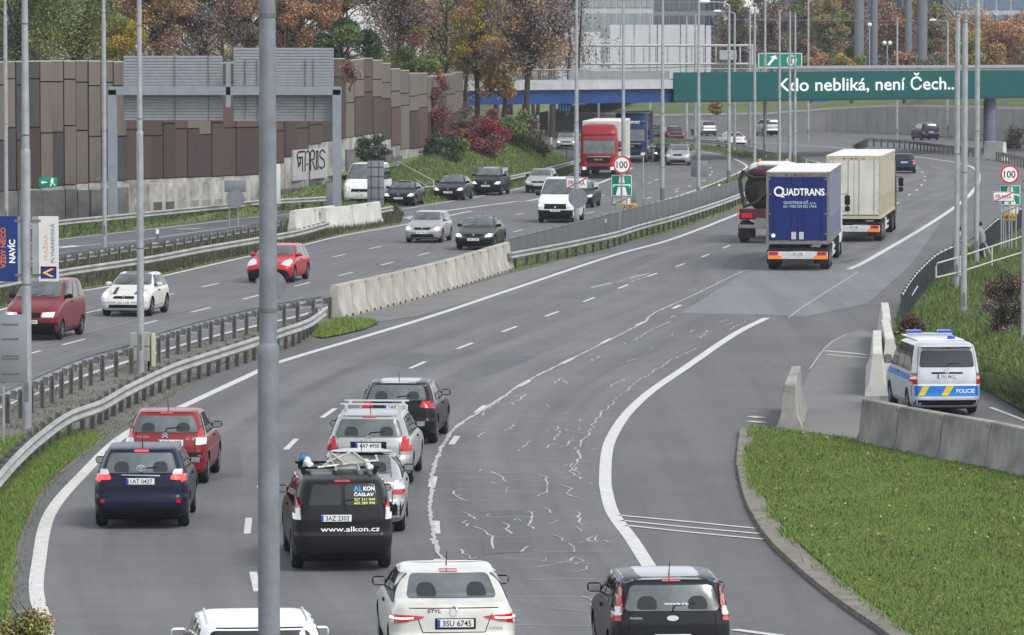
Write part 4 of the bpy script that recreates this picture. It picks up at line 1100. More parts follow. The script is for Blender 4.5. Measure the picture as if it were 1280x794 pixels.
car('hatchback_car', 'pale silver hatchback left of the white high-roof van', 'car', 673, 241.5, 'front', 'hatch', 1.70, 3.8, 1.47, P_SILV, head=W_HEAD, group=inb, plate='8A3 0127', lowgrille=[(-.9, .22), (.9, .22), (.92, .48), (-.92, .48)])
car('minivan', 'dark people carrier with a roof sign, last of the three in the slip lane', 'car', 608, 244.5, 'front', 'mpv', 1.83, 4.6, 1.66, P_BLK, head=W_HEAD, group=inb, lit=True, plate='2S5 5092', roofcol=P_SILV)
car('sedan_car', 'dark saloon in the slip lane with lit headlights, middle one of three', 'car', 561, 251, 'front', 'sedan', 1.80, 4.5, 1.45, P_BLK, head=W_HEAD, group=inb, lit=True, plate='4AC 1808', roofcol=P_SILV)
car('convertible_car', 'low dark car with beige soft roof beside the white van in the slip lane', 'car', 499, 258, 'front', 'sedan', 1.77, 4.3, 1.38, P_BLK, head=W_HEAD, group=inb, lit=True, plate='7S4 6630', roofcol=mat('beige_softtop', (.40, .38, .34), .8))
car('panel_van', 'white high-roof delivery van half behind the grey sign back by the gore barriers', 'van', 451, 258, 'front', 'van', 2.05, 5.2, 2.42, P_WHITE, head=W_HEAD, group=inb, plate='3A1 9947', wheel_r=.34, fronts=[(.70, .86), (.93, .86), (.95, 1.22), (.82, 1.2)],
    grille=[(-.5, .82), (.5, .82), (.46, .98), (-.46, .98)])
car('sedan_car', 'silver saloon far off at the left of the red lorry', 'car', 708, 187, 'front', 'sedan', 1.75, 4.4, 1.43, P_SILV, head=1, group=inb, lit=True)
car('suv_car', 'silver off-road car with dark grille coming round the bend', 'car', 847, 207, 'front', 'mpv', 1.86, 4.5, 1.58, P_SILV, head=5, group=inb, grille=[(-.35, .72), (.35, .72), (.35, .86), (-.35, .86)])
car('sedan_car', 'black saloon behind the silver off-road car on the bend', 'car', 831, 202.5, 'front', 'sedan', 1.78, 4.5, 1.46, P_BLK, head=4, group=inb, roofcol=P_SILV, lit=True)

# ================================================================== POLICE VAN
PB = mat('police_blue', (.02, .17, .50), .35); PYL = mat('police_yellow', (.62, .46, .03), .35)
pv, pv_sh = car('police_van', 'silver police van with blue light bar and blue yellow rear stripe behind the concrete barrier', 'van', 1183, 520, 'rear', 'van', 1.90, 4.9, 1.95, P_POL, head=-4.5, wheel_r=.33,
    plate=('7A3 8612', 0, 1.06), rw=(1.30, 1.74, .16, .15), tails=[(RED_L, [(.84, 1.06), (.985, 1.05), (.975, 1.13), (.85, 1.14)]), (CLEAR_L, [(.84, .98), (.99, .97), (.985, 1.05), (.84, 1.06)]), (RED_L, [(.83, .84), (1.0, .84), (.99, .97), (.84, .98)])],
    emblem=('vw', 1.21), third=1.80, antenna=False, bumper=(.22, .42),
    rear_panels=[('plate_recess', BLACK, [(-.42, 1.12), (.42, 1.12), (.42, 1.17), (-.42, 1.17)], .006), ('blue_stripe', PB, [(-.93, .52), (.93, .52), (.93, .80), (-.93, .80)], .006), ('white_stripe', WHITE, [(-.93, .80), (.93, .80), (.93, .845), (-.93, .845)], .007),
       ('yellow_bar', PYL, [(-.78, .54), (-.62, .54), (-.48, .79), (-.66, .79)], .012), ('yellow_bar', PYL, [(-.16, .54), (.02, .54), (.18, .79), (-.02, .79)], .012)],
    texts=[('POLICIE', .50, .61, .105, .50, WHITE_I)], seam=[(-.72, .55), (.72, .55), (.72, 1.1), (.66, 1.82), (-.66, 1.82), (-.72, 1.1)])
pv.scale = (.91, .91, .91)
for side in ('left', 'right'):
    mb = MB(); pv_sh.patch(mb, side, [(-1.9, .92), (2.1, .92), (2.1, 1.08), (-1.9, 1.08)], off=.008, step=.2); mb.build('side_stripe', PB, pv, recalc=False)
mb = MB(); mb.box((0, .55, 2.03), (1.25, .26, .06), bev=.02)
lb = mb.build('light_bar', mat('lightbar_grey', (.32, .36, .42), .4), pv)
for sx in (-1, 1):
    m2 = MB(); m2.box((sx * .42, .55, 2.09), (.40, .24, .09), bev=.03); m2.build('blue_dome', mat('blue_dome', (.02, .07, .42), .15, coat=.6), lb)
mb = MB(); mb.cyl((.36, -.9, 2.0), .11, .14, 'Z', 16, bev=.03); mb.build('beacon', MATS['blue_dome'], pv, smooth=50)
mb = MB(); mb.box((0, 0, 1.965), (1.3, 2.6, .03), bev=.01); mb.build('roof_panel', P_WHITE, pv)
mb = MB(); mb.box((0, -2.30, 1.86), (1.45, .22, .05), bev=.02); mb.build('spoiler', P_POL, pv)

# ================================================================== LORRIES
CURT_B = mat('curtain_bluegrey', (.20, .22, .30), .6, vary=.18, vscale=1.2); DOOR_B = mat('door_blue', (.006, .018, .13), .45, coat=.08, vary=.35, vscale=1.2)
FRAME_G = mat('trailer_frame', (.17, .165, .15), .6, vary=.3, vscale=2); CHASSIS = mat('chassis_black', (.014, .014, .015), .7)
CREAM = mat('trailer_cream', (.55, .53, .46), .5, vary=.25, vscale=.9); CURT_C = mat('curtain_cream', (.42, .38, .29), .6, vary=.15, vscale=1); TROOF = mat('tarpaulin_white', (.66, .65, .62), .7, vary=.15, vscale=1)
BUMPW = mat('bumper_white', (.55, .55, .53), .5, vary=.2, vscale=3)
def cab_shell(root, y0, W, H, m, Lc=2.25, up=0):
    K = KINDS['cab']; k = H / 3.5
    sc = lambda l: [(z * k, d) for z, d in l]
    sh = Shell(y0, y0 + Lc, W, sc(K['rear']), sc(K['front']), sc(K['wid']), rcx=.35, rcy=.25, bulge=.10)
    mb = MB(); mb.add(sh.v, sh.f); o = mb.build('cab', m, root, smooth=38)
    return sh, o
def lorry(name, label, u, v, head, door_m, side_m, roof_m, frame_m, cab_m, H=4.0, L=13.6, group=None, front=False, cabH=3.75):
    base = P(u, v); hr = R(head); dv = Vector((math.sin(hr), math.cos(hr), 0))
    if not front: loc = base; rz = -hr                    # origin at the rear end, front is +Y
    else: loc = base + dv * (L + 2.6); rz = math.pi - hr
    root = thing(name, label, 'lorry', (loc.x, loc.y, .016), rz, group)
    W = 2.55; z0 = 1.12
    mb = MB(); mb.box((0, L / 2 + .03, (z0 + H) / 2), (W - .03, L - .06, H - z0 - .04)); mb.build('curtain_sides', side_m, root)
    cs_ = None
    for sx in (-1, 1):
        mb = MB()
        for i in range(22): mb.box((sx * (W / 2 - .008), .4 + i * (L - .8) / 21, z0 + .55 if i % 1 == 0 else 0), (.012, .05, .95)); mb.box((sx * (W / 2 - .012), .7 + i * (L - .8) / 21, (z0 + H) / 2), (.014, .035, H - z0 - .3))
        mb.build('curtain_straps', side_m, root)
    mb = MB(); mb.box((0, L / 2, H - .01), (W, L + .01, .06), bev=.02); mb.build('trailer_roof', roof_m, root)
    for x in (-.45, -.1, .1, .45): mb = MB(); mb.box((x, -.05, H - .13), (.12, .02, .035)); mb.build('marker_lamp', BLACK if x < 0 else RED_L, root)
    mb = MB()
    for sx in (-1, 1): mb.box((sx * (W / 2 - .05), .01, (z0 + H) / 2), (.10, .10, H - z0))
    mb.box((0, .01, H - .13), (W - .2, .10, .16)); mb.box((0, .01, z0 + .02), (W, .12, .13))
    for sx in (-1, 1): mb.box((sx * (W / 2 + .002), L / 2, z0 + .04), (.03, L, .14)); mb.box((sx * (W / 2 - .01), L / 2, H - .06), (.03, L, .10))
    mb.build('trailer_frame', frame_m, root)
    for sx in (-1, 1):
        mb = MB(); mb.box((sx * .585, -.01, (z0 + H) / 2 - .02), (1.155, .05, H - z0 - .32), bev=.012); dr = mb.build('rear_door', door_m, root)
        for x in (.25, .95):
            m2 = MB(); m2.tube([(sx * x, -.05, z0 + .06), (sx * x, -.05, H - .12)], .014, 6); m2.box((sx * x, -.06, z0 + .55), (.04, .04, .12)); m2.build('lock_rod', door_m if door_m is DOOR_B else GALV, dr)
        m2 = MB()
        for zz in (1.5, 2.3, 3.1, 3.7): m2.box((sx * 1.14, -.04, min(zz, H - .25)), (.10, .02, .07))
        m2.build('hinge', frame_m, dr)
    mb = MB(); mb.box((0, L / 2, 1.0), (.95, L - .5, .16)); mb.box((0, .5, .86), (W - .2, .9, .12)); mb.build('chassis', CHASSIS, root)
    mb = MB(); mb.box((0, .02, .62), (2.42, .10, .30), bev=.02); bo = mb.build('rear_bumper', BUMPW, root)
    for sx in (-1, 1):
        m2 = MB(); m2.box((sx * .98, -.045, .70), (.38, .05, .13), bev=.015); m2.build('tail_light', RED_L, bo)
        m2 = MB(); m2.box((sx * .93, -.040, .54), (.52, .03, .14)); m2.build('reflector_panel', AMBER_L, bo)
        m2 = MB(); m2.box((sx * .95, .32, .55), (.62, .02, .55)); m2.build('mudflap', RUBBER, root)
    mb = MB(); mb.box((0, -.045, .69), (.52, .02, .12)); po = mb.build('license_plate', PLATE_W, root)
    text_mb('1SP 2740', .08, Matrix(((1, 0, 0, 0), (0, 0, 1, -.058), (0, 1, 0, .65), (0, 0, 0, 1))), width=.42, bold=.02).build('lettering', INK, po, recalc=False)
    for ya in (1.5, 2.8, 4.1):
        for sx in (-1, 1): wheel(root, sx * 1.24, ya, .50, .385, sx, rim=GALV)
    for sx in (-1, 1):
        mb = MB(); mb.box((sx * 1.20, 6.8, .70), (.03, 3.4, .12)); mb.box((sx * 1.20, 6.8, .45), (.03, 3.4, .12)); mb.box((sx * 1.1, 5.5, .75), (.3, .8, .45), bev=.03); mb.build('side_guard', BUMPW, root)
    # tractor
    y0 = L + .45
    sh, co = cab_shell(root, y0, 2.5, cabH, cab_m)
    mb = MB(); mb.box((0, L - .3, .75), (.9, 5.2, .25)); mb.build('tractor_frame', CHASSIS, root)
    for ya in (L - 1.2, y0 + 1.3):
        for sx in (-1, 1): wheel(root, sx * 1.24, ya, .50, .36, sx, rim=GALV)
    for sx in (-1, 1):
        mb = MB(); x = sx * 1.46; y = y0 + 2.0
        mb.box((x, y, 2.35), (.24, .14, .42), bev=.04); mb.box((x, y, 1.98), (.22, .13, .22), bev=.04); mb.tube([(sx * 1.2, y - .05, 2.62), (x, y, 2.62), (x, y, 1.86), (sx * 1.2, y - .05, 1.86)], .022, 6)
        mo_ = mb.build('side_mirror', cab_m if front else BLACK, root, smooth=50)
    return root, sh
q, _ = lorry('articulated_lorry', 'lorry with deep blue rear doors and large white lettering', 997, 339, 5.9, DOOR_B, CURT_B, TROOF, FRAME_G, P_WHITE, group='lorries on the outbound lanes')
def rear_text(root, s, x, z, h, w, m, bold=.0, y=-.066):
    text_mb(s, h, Matrix(((1, 0, 0, x), (0, 0, 1, y), (0, 1, 0, z), (0, 0, 0, 1))), width=w, bold=bold).build('lettering', m, root, recalc=False)
rear_text(q, 'UADTRANS', .24, 3.05, .27, 1.68, WHITE_I, .025)
rear_text(q, 'QUADTRANS IDĚ, s.r.o.', .08, 2.70, .11, 1.30, mat('pale_blue_lettering', (.42, .50, .66), .5), .01)
rear_text(q, 'tel.: +420 554 352 170-8', .08, 2.55, .11, 1.34, MATS['pale_blue_lettering'], .01)
mb = MB(); c0 = (-.76, 3.20)
for rr_, w_ in ((.17, .07),):
    n = 24; vs = []
    for i in range(n):
        a = 2 * math.pi * i / n
        for r in (rr_ - w_ / 2, rr_ + w_ / 2): vs.append((c0[0] + r * math.cos(a), -.066, c0[1] + r * math.sin(a)))
    mb.add(vs, [(2 * i, 2 * i + 1, (2 * i + 3) % (2 * n), (2 * i + 2) % (2 * n)) for i in range(n)])
mb.add([(-.80, -.066, 3.08), (-.66, -.066, 3.10), (-.52, -.066, 2.96), (-.68, -.066, 2.97)], [(0, 1, 2, 3)])
mb.build('emblem', WHITE_I, q, recalc=False)
mb = MB(); n = 20
vs = [(-.98 + .085 * math.cos(2 * math.pi * i / n), -.066, 1.42 + .085 * math.sin(2 * math.pi * i / n)) for i in range(n)]; mb.add(vs, [tuple(range(n))]); mb.build('speed_disc', WHITE_I, q, recalc=False)
for x in (-.16, .15):
    mb = MB(); mb.box((x, -.07, 1.42), (.19, .015, .30), bev=.004); mb.build('paper_pocket', mat('paper_pocket', (.42, .44, .48), .5), q)
y_, _ = lorry('articulated_lorry', 'lorry with plain cream trailer doors ahead of the blue one', 1067, 303, 7.2, CREAM, CURT_C, TROOF, mat('frame_cream', (.44, .40, .30), .6, vary=.2), P_BLK, group='lorries on the outbound lanes')
# two inbound lorries seen from the front
def lorry_face(root, sh, cab_m, y1, dark, sign=None, lit=False, H=3.75):
    def pt(nm, m, poly, off=.012, r=.05, parent=root):
        mb = MB(); sh.patch(mb, 'front', rnd_poly(poly, r), off=off, step=.15); return mb.build(nm, m, parent, recalc=False)
    pt('windscreen', GLASS_T, [(-1.12, 1.72), (1.12, 1.72), (1.06, 2.62), (-1.06, 2.62)])
    gr = pt('grille', BLACK, [(-.78, 1.05), (.78, 1.05), (.86, 1.45), (-.86, 1.45)])
    pt('chrome_bar', CHROME, [(-.80, 1.47), (.80, 1.47), (.82, 1.53), (-.82, 1.53)], off=.02, r=.01)
    pt('air_intake', BLACK, [(-.75, .42), (.75, .42), (.75, .85), (-.75, .85)])
    pt('sun_visor', dark, [(-1.10, 2.66), (1.10, 2.66), (1.06, 2.80), (-1.06, 2.80)], off=.06, r=.02)
    for s_ in (-1, 1):
        h = pt('headlight', CLEAR_L, [(s_ * .80, .58), (s_ * 1.14, .60), (s_ * 1.14, .84), (s_ * .82, .80)], off=.02, r=.04)
        pt('bulb', LAMP_ON, [(s_ * .98 + .08 * math.cos(a), .70 + .07 * math.sin(a)) for a in [i * math.pi / 4 for i in range(8)]], off=.032, r=.01, parent=h)
    pt('license_plate', PLATE_W, [(-.26, .36), (.26, .36), (.26, .47), (-.26, .47)], off=.02, r=.01)
    mb = MB(); sh.text(mb, 'front', 'MAN', 0, 1.24, .12, .55, bold=.02, off=.03); mb.build('lettering', CHROME, root, recalc=False)
    if sign:
        mb = MB(); sh.text(mb, 'front', sign, 0, 3.05, .22, 1.5, bold=.02, off=.03); mb.build('lettering', WHITE_I, root, recalc=False)
P_MRED = paint('lorry_red', (.24, .006, .016)); P_MBLU = paint('lorry_navy', (.012, .028, .085))
r1, s1 = lorry('articulated_lorry', 'red lorry with a cream trailer coming towards the median fence', 748, 223.5, 4.6, TROOF, CREAM, TROOF, TROOF, P_MRED, front=True, H=3.9, group='lorries on the inbound lanes')
lorry_face(r1, s1, P_MRED, 0, P_MRED)
r2, s2 = lorry('articulated_lorry', 'navy blue lorry with a bright roof sign following the red one', 788, 204, 3.4, TROOF, CURT_B, TROOF, TROOF, P_MBLU, front=True, H=3.9, group='lorries on the inbound lanes', cabH=3.85)
lorry_face(r2, s2, P_MBLU, 0, P_MBLU, sign='TRANSPORT')

# dirty dark suction tanker left of the blue lorry
hr = R(6); base = P(957, 305)
tk = thing('tanker_truck', 'grimy dark tanker truck with maroon top left of the blue lorry', 'lorry', (base.x, base.y, .016), -hr, 'lorries on the outbound lanes')
GRIME = mat('grimy_black', (.030, .026, .026), .65, vary=.6, vscale=3, dirt=(.012, .011, .012)); MARO = mat('grimy_maroon', (.065, .018, .024), .55, vary=.5, vscale=2.5, dirt=(.04, .012, .018))
mb = MB(); prof = [(-.02, .05), (.03, .55), (.12, .82), (.3, .98), (.6, 1.03), (6.2, 1.03), (6.5, .7), (6.52, .05)]
mb.tube([(0, .35 + a, 2.45) for a, r in prof], [r for a, r in prof], 28); mb.build('tank', GRIME, tk, smooth=50)
mb = MB(); mb.box((0, 3.2, 3.25), (1.5, 6.0, .35), bev=.08); mb.box((.1, .9, 3.1), (1.9, 1.1, .6), bev=.12); mb.build('top_walkway', MARO, tk, smooth=50)
mb = MB(); mb.box((0, .2, 1.35), (2.44, .35, .50), bev=.04); mb.build('rear_locker', MARO, tk)
mb = MB(); mb.box((0, .02, .78), (2.46, .2, .16), bev=.02); mb.box((0, 3.4, 1.05), (.9, 6.9, .25)); mb.build('chassis', FRAME_G, tk)
for sx in (-1, 1):
    mb = MB(); mb.box((sx * .88, -.01, 1.28), (.52, .06, .22), bev=.02); mb.build('tail_light', RED_L, tk)
    mb = MB(); mb.box((sx * 1.28, -.02, 1.35), (.05, .05, .95)); mb.build('marker_board', mat('marker_redwhite', (.5, .12, .12), .5), tk)
    mb = MB(); mb.box((sx * .98, .35, .55), (.60, .02, .6)); mb.build('mudflap', RUBBER, tk)
    mb = MB(); mb.tube([(sx * 1.05, .5, 3.35), (sx * 1.22, .45, 2.9), (sx * 1.12, .3, 2.3), (sx * 1.0, .1, 1.7), (sx * .4, .0, 1.9), (0, .15, 2.4)], .09, 8); mb.build('suction_hose', GRIME, tk, smooth=60)
    for ya in (1.2, 2.5, 7.4): wheel(tk, sx * 1.24, ya, .50, .36, sx, rim=GALV)
mb = MB(); mb.tube([(-1.0, .4, 3.2), (-.5, .1, 3.0), (.3, .05, 3.1), (.8, .2, 3.3)], .07, 8); mb.cyl((0, .28, 2.4), .35, .12, 'Y', 20); mb.build('rear_valve', GRIME, tk, smooth=50)
cab_shell(tk, 6.9, 2.5, 3.55, P_WHITE)
mb = MB(); mb.box((.15, 4.7, 3.55), (1.5, 2.6, .22), bev=.1); mb.build('tank_cover', TROOF, tk, smooth=50)
for x in (-.7, .6):
    mb = MB(); mb.cyl((x, 7.8, 3.62), .08, .16, 'Z', 12, bev=.02); mb.build('beacon', AMBER_L, tk, smooth=50)

# ================================================================== PEOPLE behind the outbound fence
def person(name, label, loc, rz, top_m, leg_m, lean=.15, arms=(.35, -.2), tall=1.75):
    k = tall / 1.75
    J = dict(pel=(0, 0, .93), sp=(0, .03, 1.15), ch=(0, .05 + lean * .4, 1.36), nk=(0, .06 + lean * .6, 1.50), hd0=(0, .07 + lean * .75, 1.58))
    V_ = []; E_ = []; Rr = []
    def v(p, r): V_.append(Vector(p) * k); Rr.append(r * k); return len(V_) - 1
    a = v(J['pel'], .150); b = v(J['sp'], .140); c = v(J['ch'], .155); n = v(J['nk'], .060); h0 = v(J['hd0'], .085)
    h1 = v((0, J['hd0'][1] + .015, 1.66), .100); h2 = v((0, J['hd0'][1] + .005, 1.73), .075)
    E_ += [(a, b), (b, c), (c, n), (n, h0), (h0, h1), (h1, h2)]
    for s, ar in zip((-1, 1), arms):
        s0 = v((s * .17, J['ch'][1], 1.40), .062); s1 = v((s * .26, J['ch'][1] + ar * .35, 1.16), .048); s2 = v((s * .24, J['ch'][1] + ar * .9 + .08, .98), .036); s3 = v((s * .235, J['ch'][1] + ar * .95 + .13, .91), .038)
        E_ += [(c, s0), (s0, s1), (s1, s2), (s2, s3)]
        l0 = v((s * .095, 0, .86), .090); l1 = v((s * .11, .03 + .08 * s, .50), .060); l2 = v((s * .11, -.02 + .08 * s, .10), .045); l3 = v((s * .12, .13 + .08 * s, .045), .040)
        E_ += [(a, l0), (l0, l1), (l1, l2), (l2, l3)]
    me = bpy.data.meshes.new('body'); me.from_pydata(V_, E_, []); o = bpy.data.objects.new('body', me); COL.objects.link(o)
    md = o.modifiers.new('s', 'SKIN'); 
    for i, sv in enumerate(me.skin_vertices[0].data): sv.radius = (Rr[i], Rr[i]); sv.use_root = (i == 0)
    o.modifiers.new('u', 'SUBSURF').levels = 2; o.modifiers['u'].render_levels = 2
    dg = bpy.context.evaluated_depsgraph_get(); m2 = bpy.data.meshes.new_from_object(o.evaluated_get(dg)); o.modifiers.clear(); o.data = m2
    skin = mat('skin', (.42, .24, .17), .6)
    for m_ in (top_m, leg_m, skin, mat('shoe_dark', (.03, .03, .03), .6)): m2.materials.append(m_)
    for p in m2.polygons:
        z = p.center.z / k; x = abs(p.center.x) / k
        p.material_index = 2 if z > 1.53 or (x > .19 and z < .965) else (0 if z > .88 or x > .2 else (3 if z < .09 else 1))
    m2.shade_smooth()
    root = thing(name, label, 'person', loc, rz)
    o.parent = root
    mb = MB(); hy = J['hd0'][1]
    mb.tube([(0, hy - .05, 1.60), (0, hy - .03, 1.68), (0, hy, 1.74), (0, hy + .01, 1.775)], [.075, .108, .088, .03], 12)
    mb.v = [tuple(Vector(q) * k) for q in mb.v]; mb.build('hair', mat('hair_dark', (.02, .015, .012), .7), root, smooth=60)
    # five short fingers per hand, curled
    for s, ar in zip((-1, 1), arms):
        hand = Vector((s * .235, J['ch'][1] + ar * .95 + .14, .90)) * k; mb = MB()
        for f in range(4):
            st = hand + Vector((s * .0, -.028 + f * .019, -.02)); mb.tube([st, st + Vector((-s * .01, .012, -.045)), st + Vector((-s * .035, .014, -.068))], [.0095, .009, .007], 6)
        st = hand + Vector((-s * .02, .03, 0)); mb.tube([st, st + Vector((-s * .02, .028, -.03)), st + Vector((-s * .03, .025, -.055))], [.011, .010, .008], 6)
        mb.build('hand', skin, root, smooth=60)
    return root
p1 = P(1186, 336); p2 = P(1228, 331)
person('person', 'person in a pale grey jacket bending over the fence rail', (p1.x + .25, p1.y, .05), R(-70), mat('jacket_grey', (.34, .33, .31), .8), mat('trousers_dark', (.03, .03, .04), .8), lean=.35, arms=(.3, .25), tall=1.66)
person('person', 'dark-haired person in a grey coat standing beside the lamp post near the road signs', (p2.x, p2.y, .05), R(60), mat('coat_grey', (.20, .21, .22), .8), MATS['trousers_dark'], lean=.1, tall=1.72)
# ================================================================== GUARDRAILS, BARRIERS, FENCES
ORD = ['first', 'second', 'third', 'fourth', 'fifth', 'sixth', 'seventh', 'eighth', 'ninth', 'tenth', 'eleventh', 'twelfth', 'thirteenth', 'fourteenth', 'fifteenth', 'sixteenth', 'seventeenth', 'eighteenth']
def rel_mb(mb, origin): mb.v = [(x - origin[0], y - origin[1], z - origin[2]) for x, y, z in mb.v]; return mb
def guardrail(label, px, side=1, spacing=2.0, world=None, zc=.60, m=RAILM, pm=GALV_D, ends=True, posts=True):
    """side: +1 the posts stand left of the path direction"""
    src = world or [P(u, v, zc) for u, v in px]
    path, tot = spline(src, step=.8)
    o0 = path[0].copy(); o0.z = 0
    root = thing('guardrail', label, 'guardrail', o0)
    prof = [(.0, -.155), (.045, -.13), (.075, -.085), (.045, -.045), (.0, 0), (.045, .045), (.075, .085), (.045, .13), (.0, .155)]
    vs = []; fs = []; n = len(prof)
    for i, p in enumerate(path):
        t = tang(path, i); nr = Vector((t.y, -t.x, 0)) * side
        for (d, z) in prof: q = p + nr * d; vs.append((q.x, q.y, zc + z))
        for (d, z) in prof[::-1]: q = p + nr * (d - .008); vs.append((q.x, q.y, zc + z))
    K = 2 * n
    for i in range(len(path) - 1):
        for k in range(K):
            a, b = i * K + k, i * K + (k + 1) % K; fs.append((a, b, b + K, a + K))
    mb = MB(); mb.add(vs, fs); rel_mb(mb, o0).build('rail', m, root, smooth=60)
    if posts:
        pp, _ = spline(src, n=max(2, int(tot / spacing) + 1))
        proto = bl = None
        for i, p in enumerate(pp[:100]):
            t = tang(pp, i); nr = Vector((t.y, -t.x, 0)) * side; an = math.atan2(t.y, t.x)
            if proto is None:
                mb = MB(); mb.box((0, 0, .36), (.12, .012, .74)); mb.box((0, .05, .36), (.012, .10, .74)); mb.box((0, .1, .36), (.12, .012, .74))
                proto = mb.build('post', pm, root); po = proto
                mb = MB(); mb.box((0, 0, 0), (.09, .14, .20)); bl = mb.build('spacer', pm, po)
                bl.location = (0, -.12 * 1, .60)
            else:
                po = proto.copy(); COL.objects.link(po); b2 = bl.copy(); COL.objects.link(b2); b2.parent = po
            q = p - nr * .22
            po.parent = root; po.location = (q.x - o0.x, q.y - o0.y, 0)
            po.rotation_euler = (0, 0, an if side > 0 else an + math.pi)
    return root
guardrail('long steel guardrail with worn top edge bordering the outbound lanes at the left', [(-60, 672), (-30, 635), (3, 595), (25, 571), (50, 548.6), (86, 523), (126, 508), (161, 488), (214, 463), (252, 450), (320, 428), (348, 418), (385, 405), (406, 390)], side=-1 * -1, spacing=1.33)
guardrail('galvanised guardrail seen from behind along the inbound lanes, near the twin banners', [(-60, 512), (0, 498), (101, 455), (161, 438), (201, 422), (272, 402), (353, 384), (403, 376)], side=-1, spacing=1.6, m=GALV)
guardrail('guardrail on the verge left of the inbound lanes, above the small cream hatchback', [(-60, 368), (0, 356), (75, 342), (181, 326), (250, 313), (320, 301), (370, 292), (411, 281)], side=1, spacing=1.6)
guardrail('guardrail with a dirty rail between the service road and the inbound verge', [(-60, 342), (75, 323), (171, 308), (217, 302), (320, 284), (358, 276)], side=-1, spacing=1.6, m=GALV)
guardrail('guardrail running along the foot of the brown noise wall', [(-60, 296), (75, 279), (126, 274), (186, 268), (287, 258), (320, 254), (408, 249)], side=1, spacing=2.0)
guardrail('guardrail below the grass bank beside the slip lane', [(478, 243), (519, 238), (560, 233), (630, 224), (680, 213), (715, 204), (735, 196)], side=1, spacing=2.0)
guardrail('short guardrail end behind the gore barriers', [(470, 265), (490, 261)], side=1, spacing=1.5)
guardrail('guardrail in front of the grey median fence, from the concrete barriers to the tanker truck', [(638, 320), (703, 308), (766, 294.5), (801, 284), (841.5, 273), (892, 257), (925, 245), (975, 226), (1004, 212), (1008, 205), (1000, 199), (960, 192), (900, 179), (806, 172), (740, 166), (690, 162)], side=1, spacing=2.0)
guardrail('guardrail starting beside the dark blue people carrier on the far shoulder', [(1066, 183), (1075, 178), (1086, 175), (1136, 178), (1177, 183), (1227, 188)], side=-1, spacing=2.0)
guardrail('guardrail beyond the bridge pier at the right border', [(1250, 192), (1262, 195), (1300, 203)], side=-1, spacing=2.0)

def jersey_mesh(L, m, name='concrete_barrier', top=.12, h=1.1, w=.31, seed=0):
    """profile in XZ extruded along Y from 0 to L, chamfered ends, drain notches below"""
    r = random.Random(seed)
    half = [(w, 0), (w, .08), (w * .62, .36), (top, h - .02), (top - .02, h)]
    prof = [(x, z) for x, z in half] + [(-x, z) for x, z in half[::-1]]
    ys = [(.02, .985), (.05, 1.0), (L * .33, 1.0), (L * .66, 1.0), (L - .05, 1.0), (L - .02, .985)]
    vs = [(x * s_, y, max(0, z) if z else 0) for y, s_ in ys for x, z in prof]; n = len(prof); fs = []
    for i in range(len(ys) - 1):
        for k in range(n): a, b = i * n + k, i * n + (k + 1) % n; fs.append((a, b, b + n, a + n))
    fs.append(tuple(range(n))); fs.append(tuple(range((len(ys) - 1) * n, len(ys) * n)))
    mb = MB(); mb.add(vs, fs); return mb
def jersey_row(pxs, n, m, labelf, group, zt=1.1, world=None, h=1.1):
    src = world or [P(u, v, zt) for u, v in pxs]
    path, tot = spline(src, n=n + 1)
    for i in range(n):
        a, b = path[i], path[i + 1]; L = (b - a).length
        jr = random.Random(i * 7 + n)
        mb = jersey_mesh(L - .015, m, seed=i, h=h * (1 + jr.uniform(-.012, .012)))
        an = math.atan2(b.y - a.y, b.x - a.x) - math.pi / 2
        o = mb.build('concrete_barrier', m, smooth=30, loc=(a.x, a.y, .012)); o.rotation_euler.z = an + jr.uniform(-.006, .006)
        tag(o, labelf(i), 'barrier', group)
        m2 = MB()
        for yy in (.10, L - .12): m2.box((0, yy, h - .10), (.28, .05, .10), bev=.01)
        m2.build('coupling_hook', GALV_D, o)
        m2 = MB()
        for yy in (L * .28, L * .72): m2.box((w_ := 0, yy, .045), (.635, .22, .085))
        m2.build('drain_gap', BLACK, o)
def lab_row(fmt): return lambda i: fmt.format(ORD[i])
CONC_A = mat('barrier_cream_concrete', (.40, .38, .33), .9, vary=.35, vscale=1.8, bump=.3, bscale=25, objvar=.14)
jersey_row([(417, 357), (491, 341), (562, 323.5), (620, 307), (634, 303)], 17, CONC_A, lab_row('{} pale concrete barrier of the long median row, counted from its guardrail end'), 'pale concrete barriers in the median')
jersey_row([(365, 264), (416, 257)], 2, CONC_L, lab_row('{} white concrete barrier of the left pair at the gore, from the left'), 'white concrete barriers at the gore')
jersey_row([(404, 260), (440, 257), (473, 252)], 3, CONC_L, lab_row('{} white concrete barrier of the right row at the gore, from the left'), 'white concrete barriers at the gore')
CONC_B = mat('barrier_grey_concrete', (.30, .29, .265), .92, vary=.5, vscale=1.4, bump=.5, bscale=20, objvar=.12)
jersey_row(None, 5, CONC_B, lambda i: ['grey concrete barrier before the police van, farthest one, with a slanted end', 'stained grey concrete barrier before the police van, second along with a pale smear', 'grey concrete barrier, third along from the slanted end by the police van',
    'grey concrete barrier meeting the right border of the view, fourth along', 'grey concrete barrier past the right border, fifth along'][i], 'grey concrete barriers edging the lawn', world=[P(1083, 560, 0) * 1, P(1150, 575, 0), P(1224, 589, 0), P(1280, 601, 0), P(1345, 618, 0)])
jersey_row(None, 1, CONC_B, lambda i: 'lone grey concrete barrier standing end-on at the lawn corner', None, world=[P(986, 541, 0), P(996, 513, 0)])
jersey_row(None, 1, CONC_L, lambda i: 'pale concrete barrier seen end-on left of the police van', None, world=[P(1096, 496, 0), P(1098, 462, 0)])
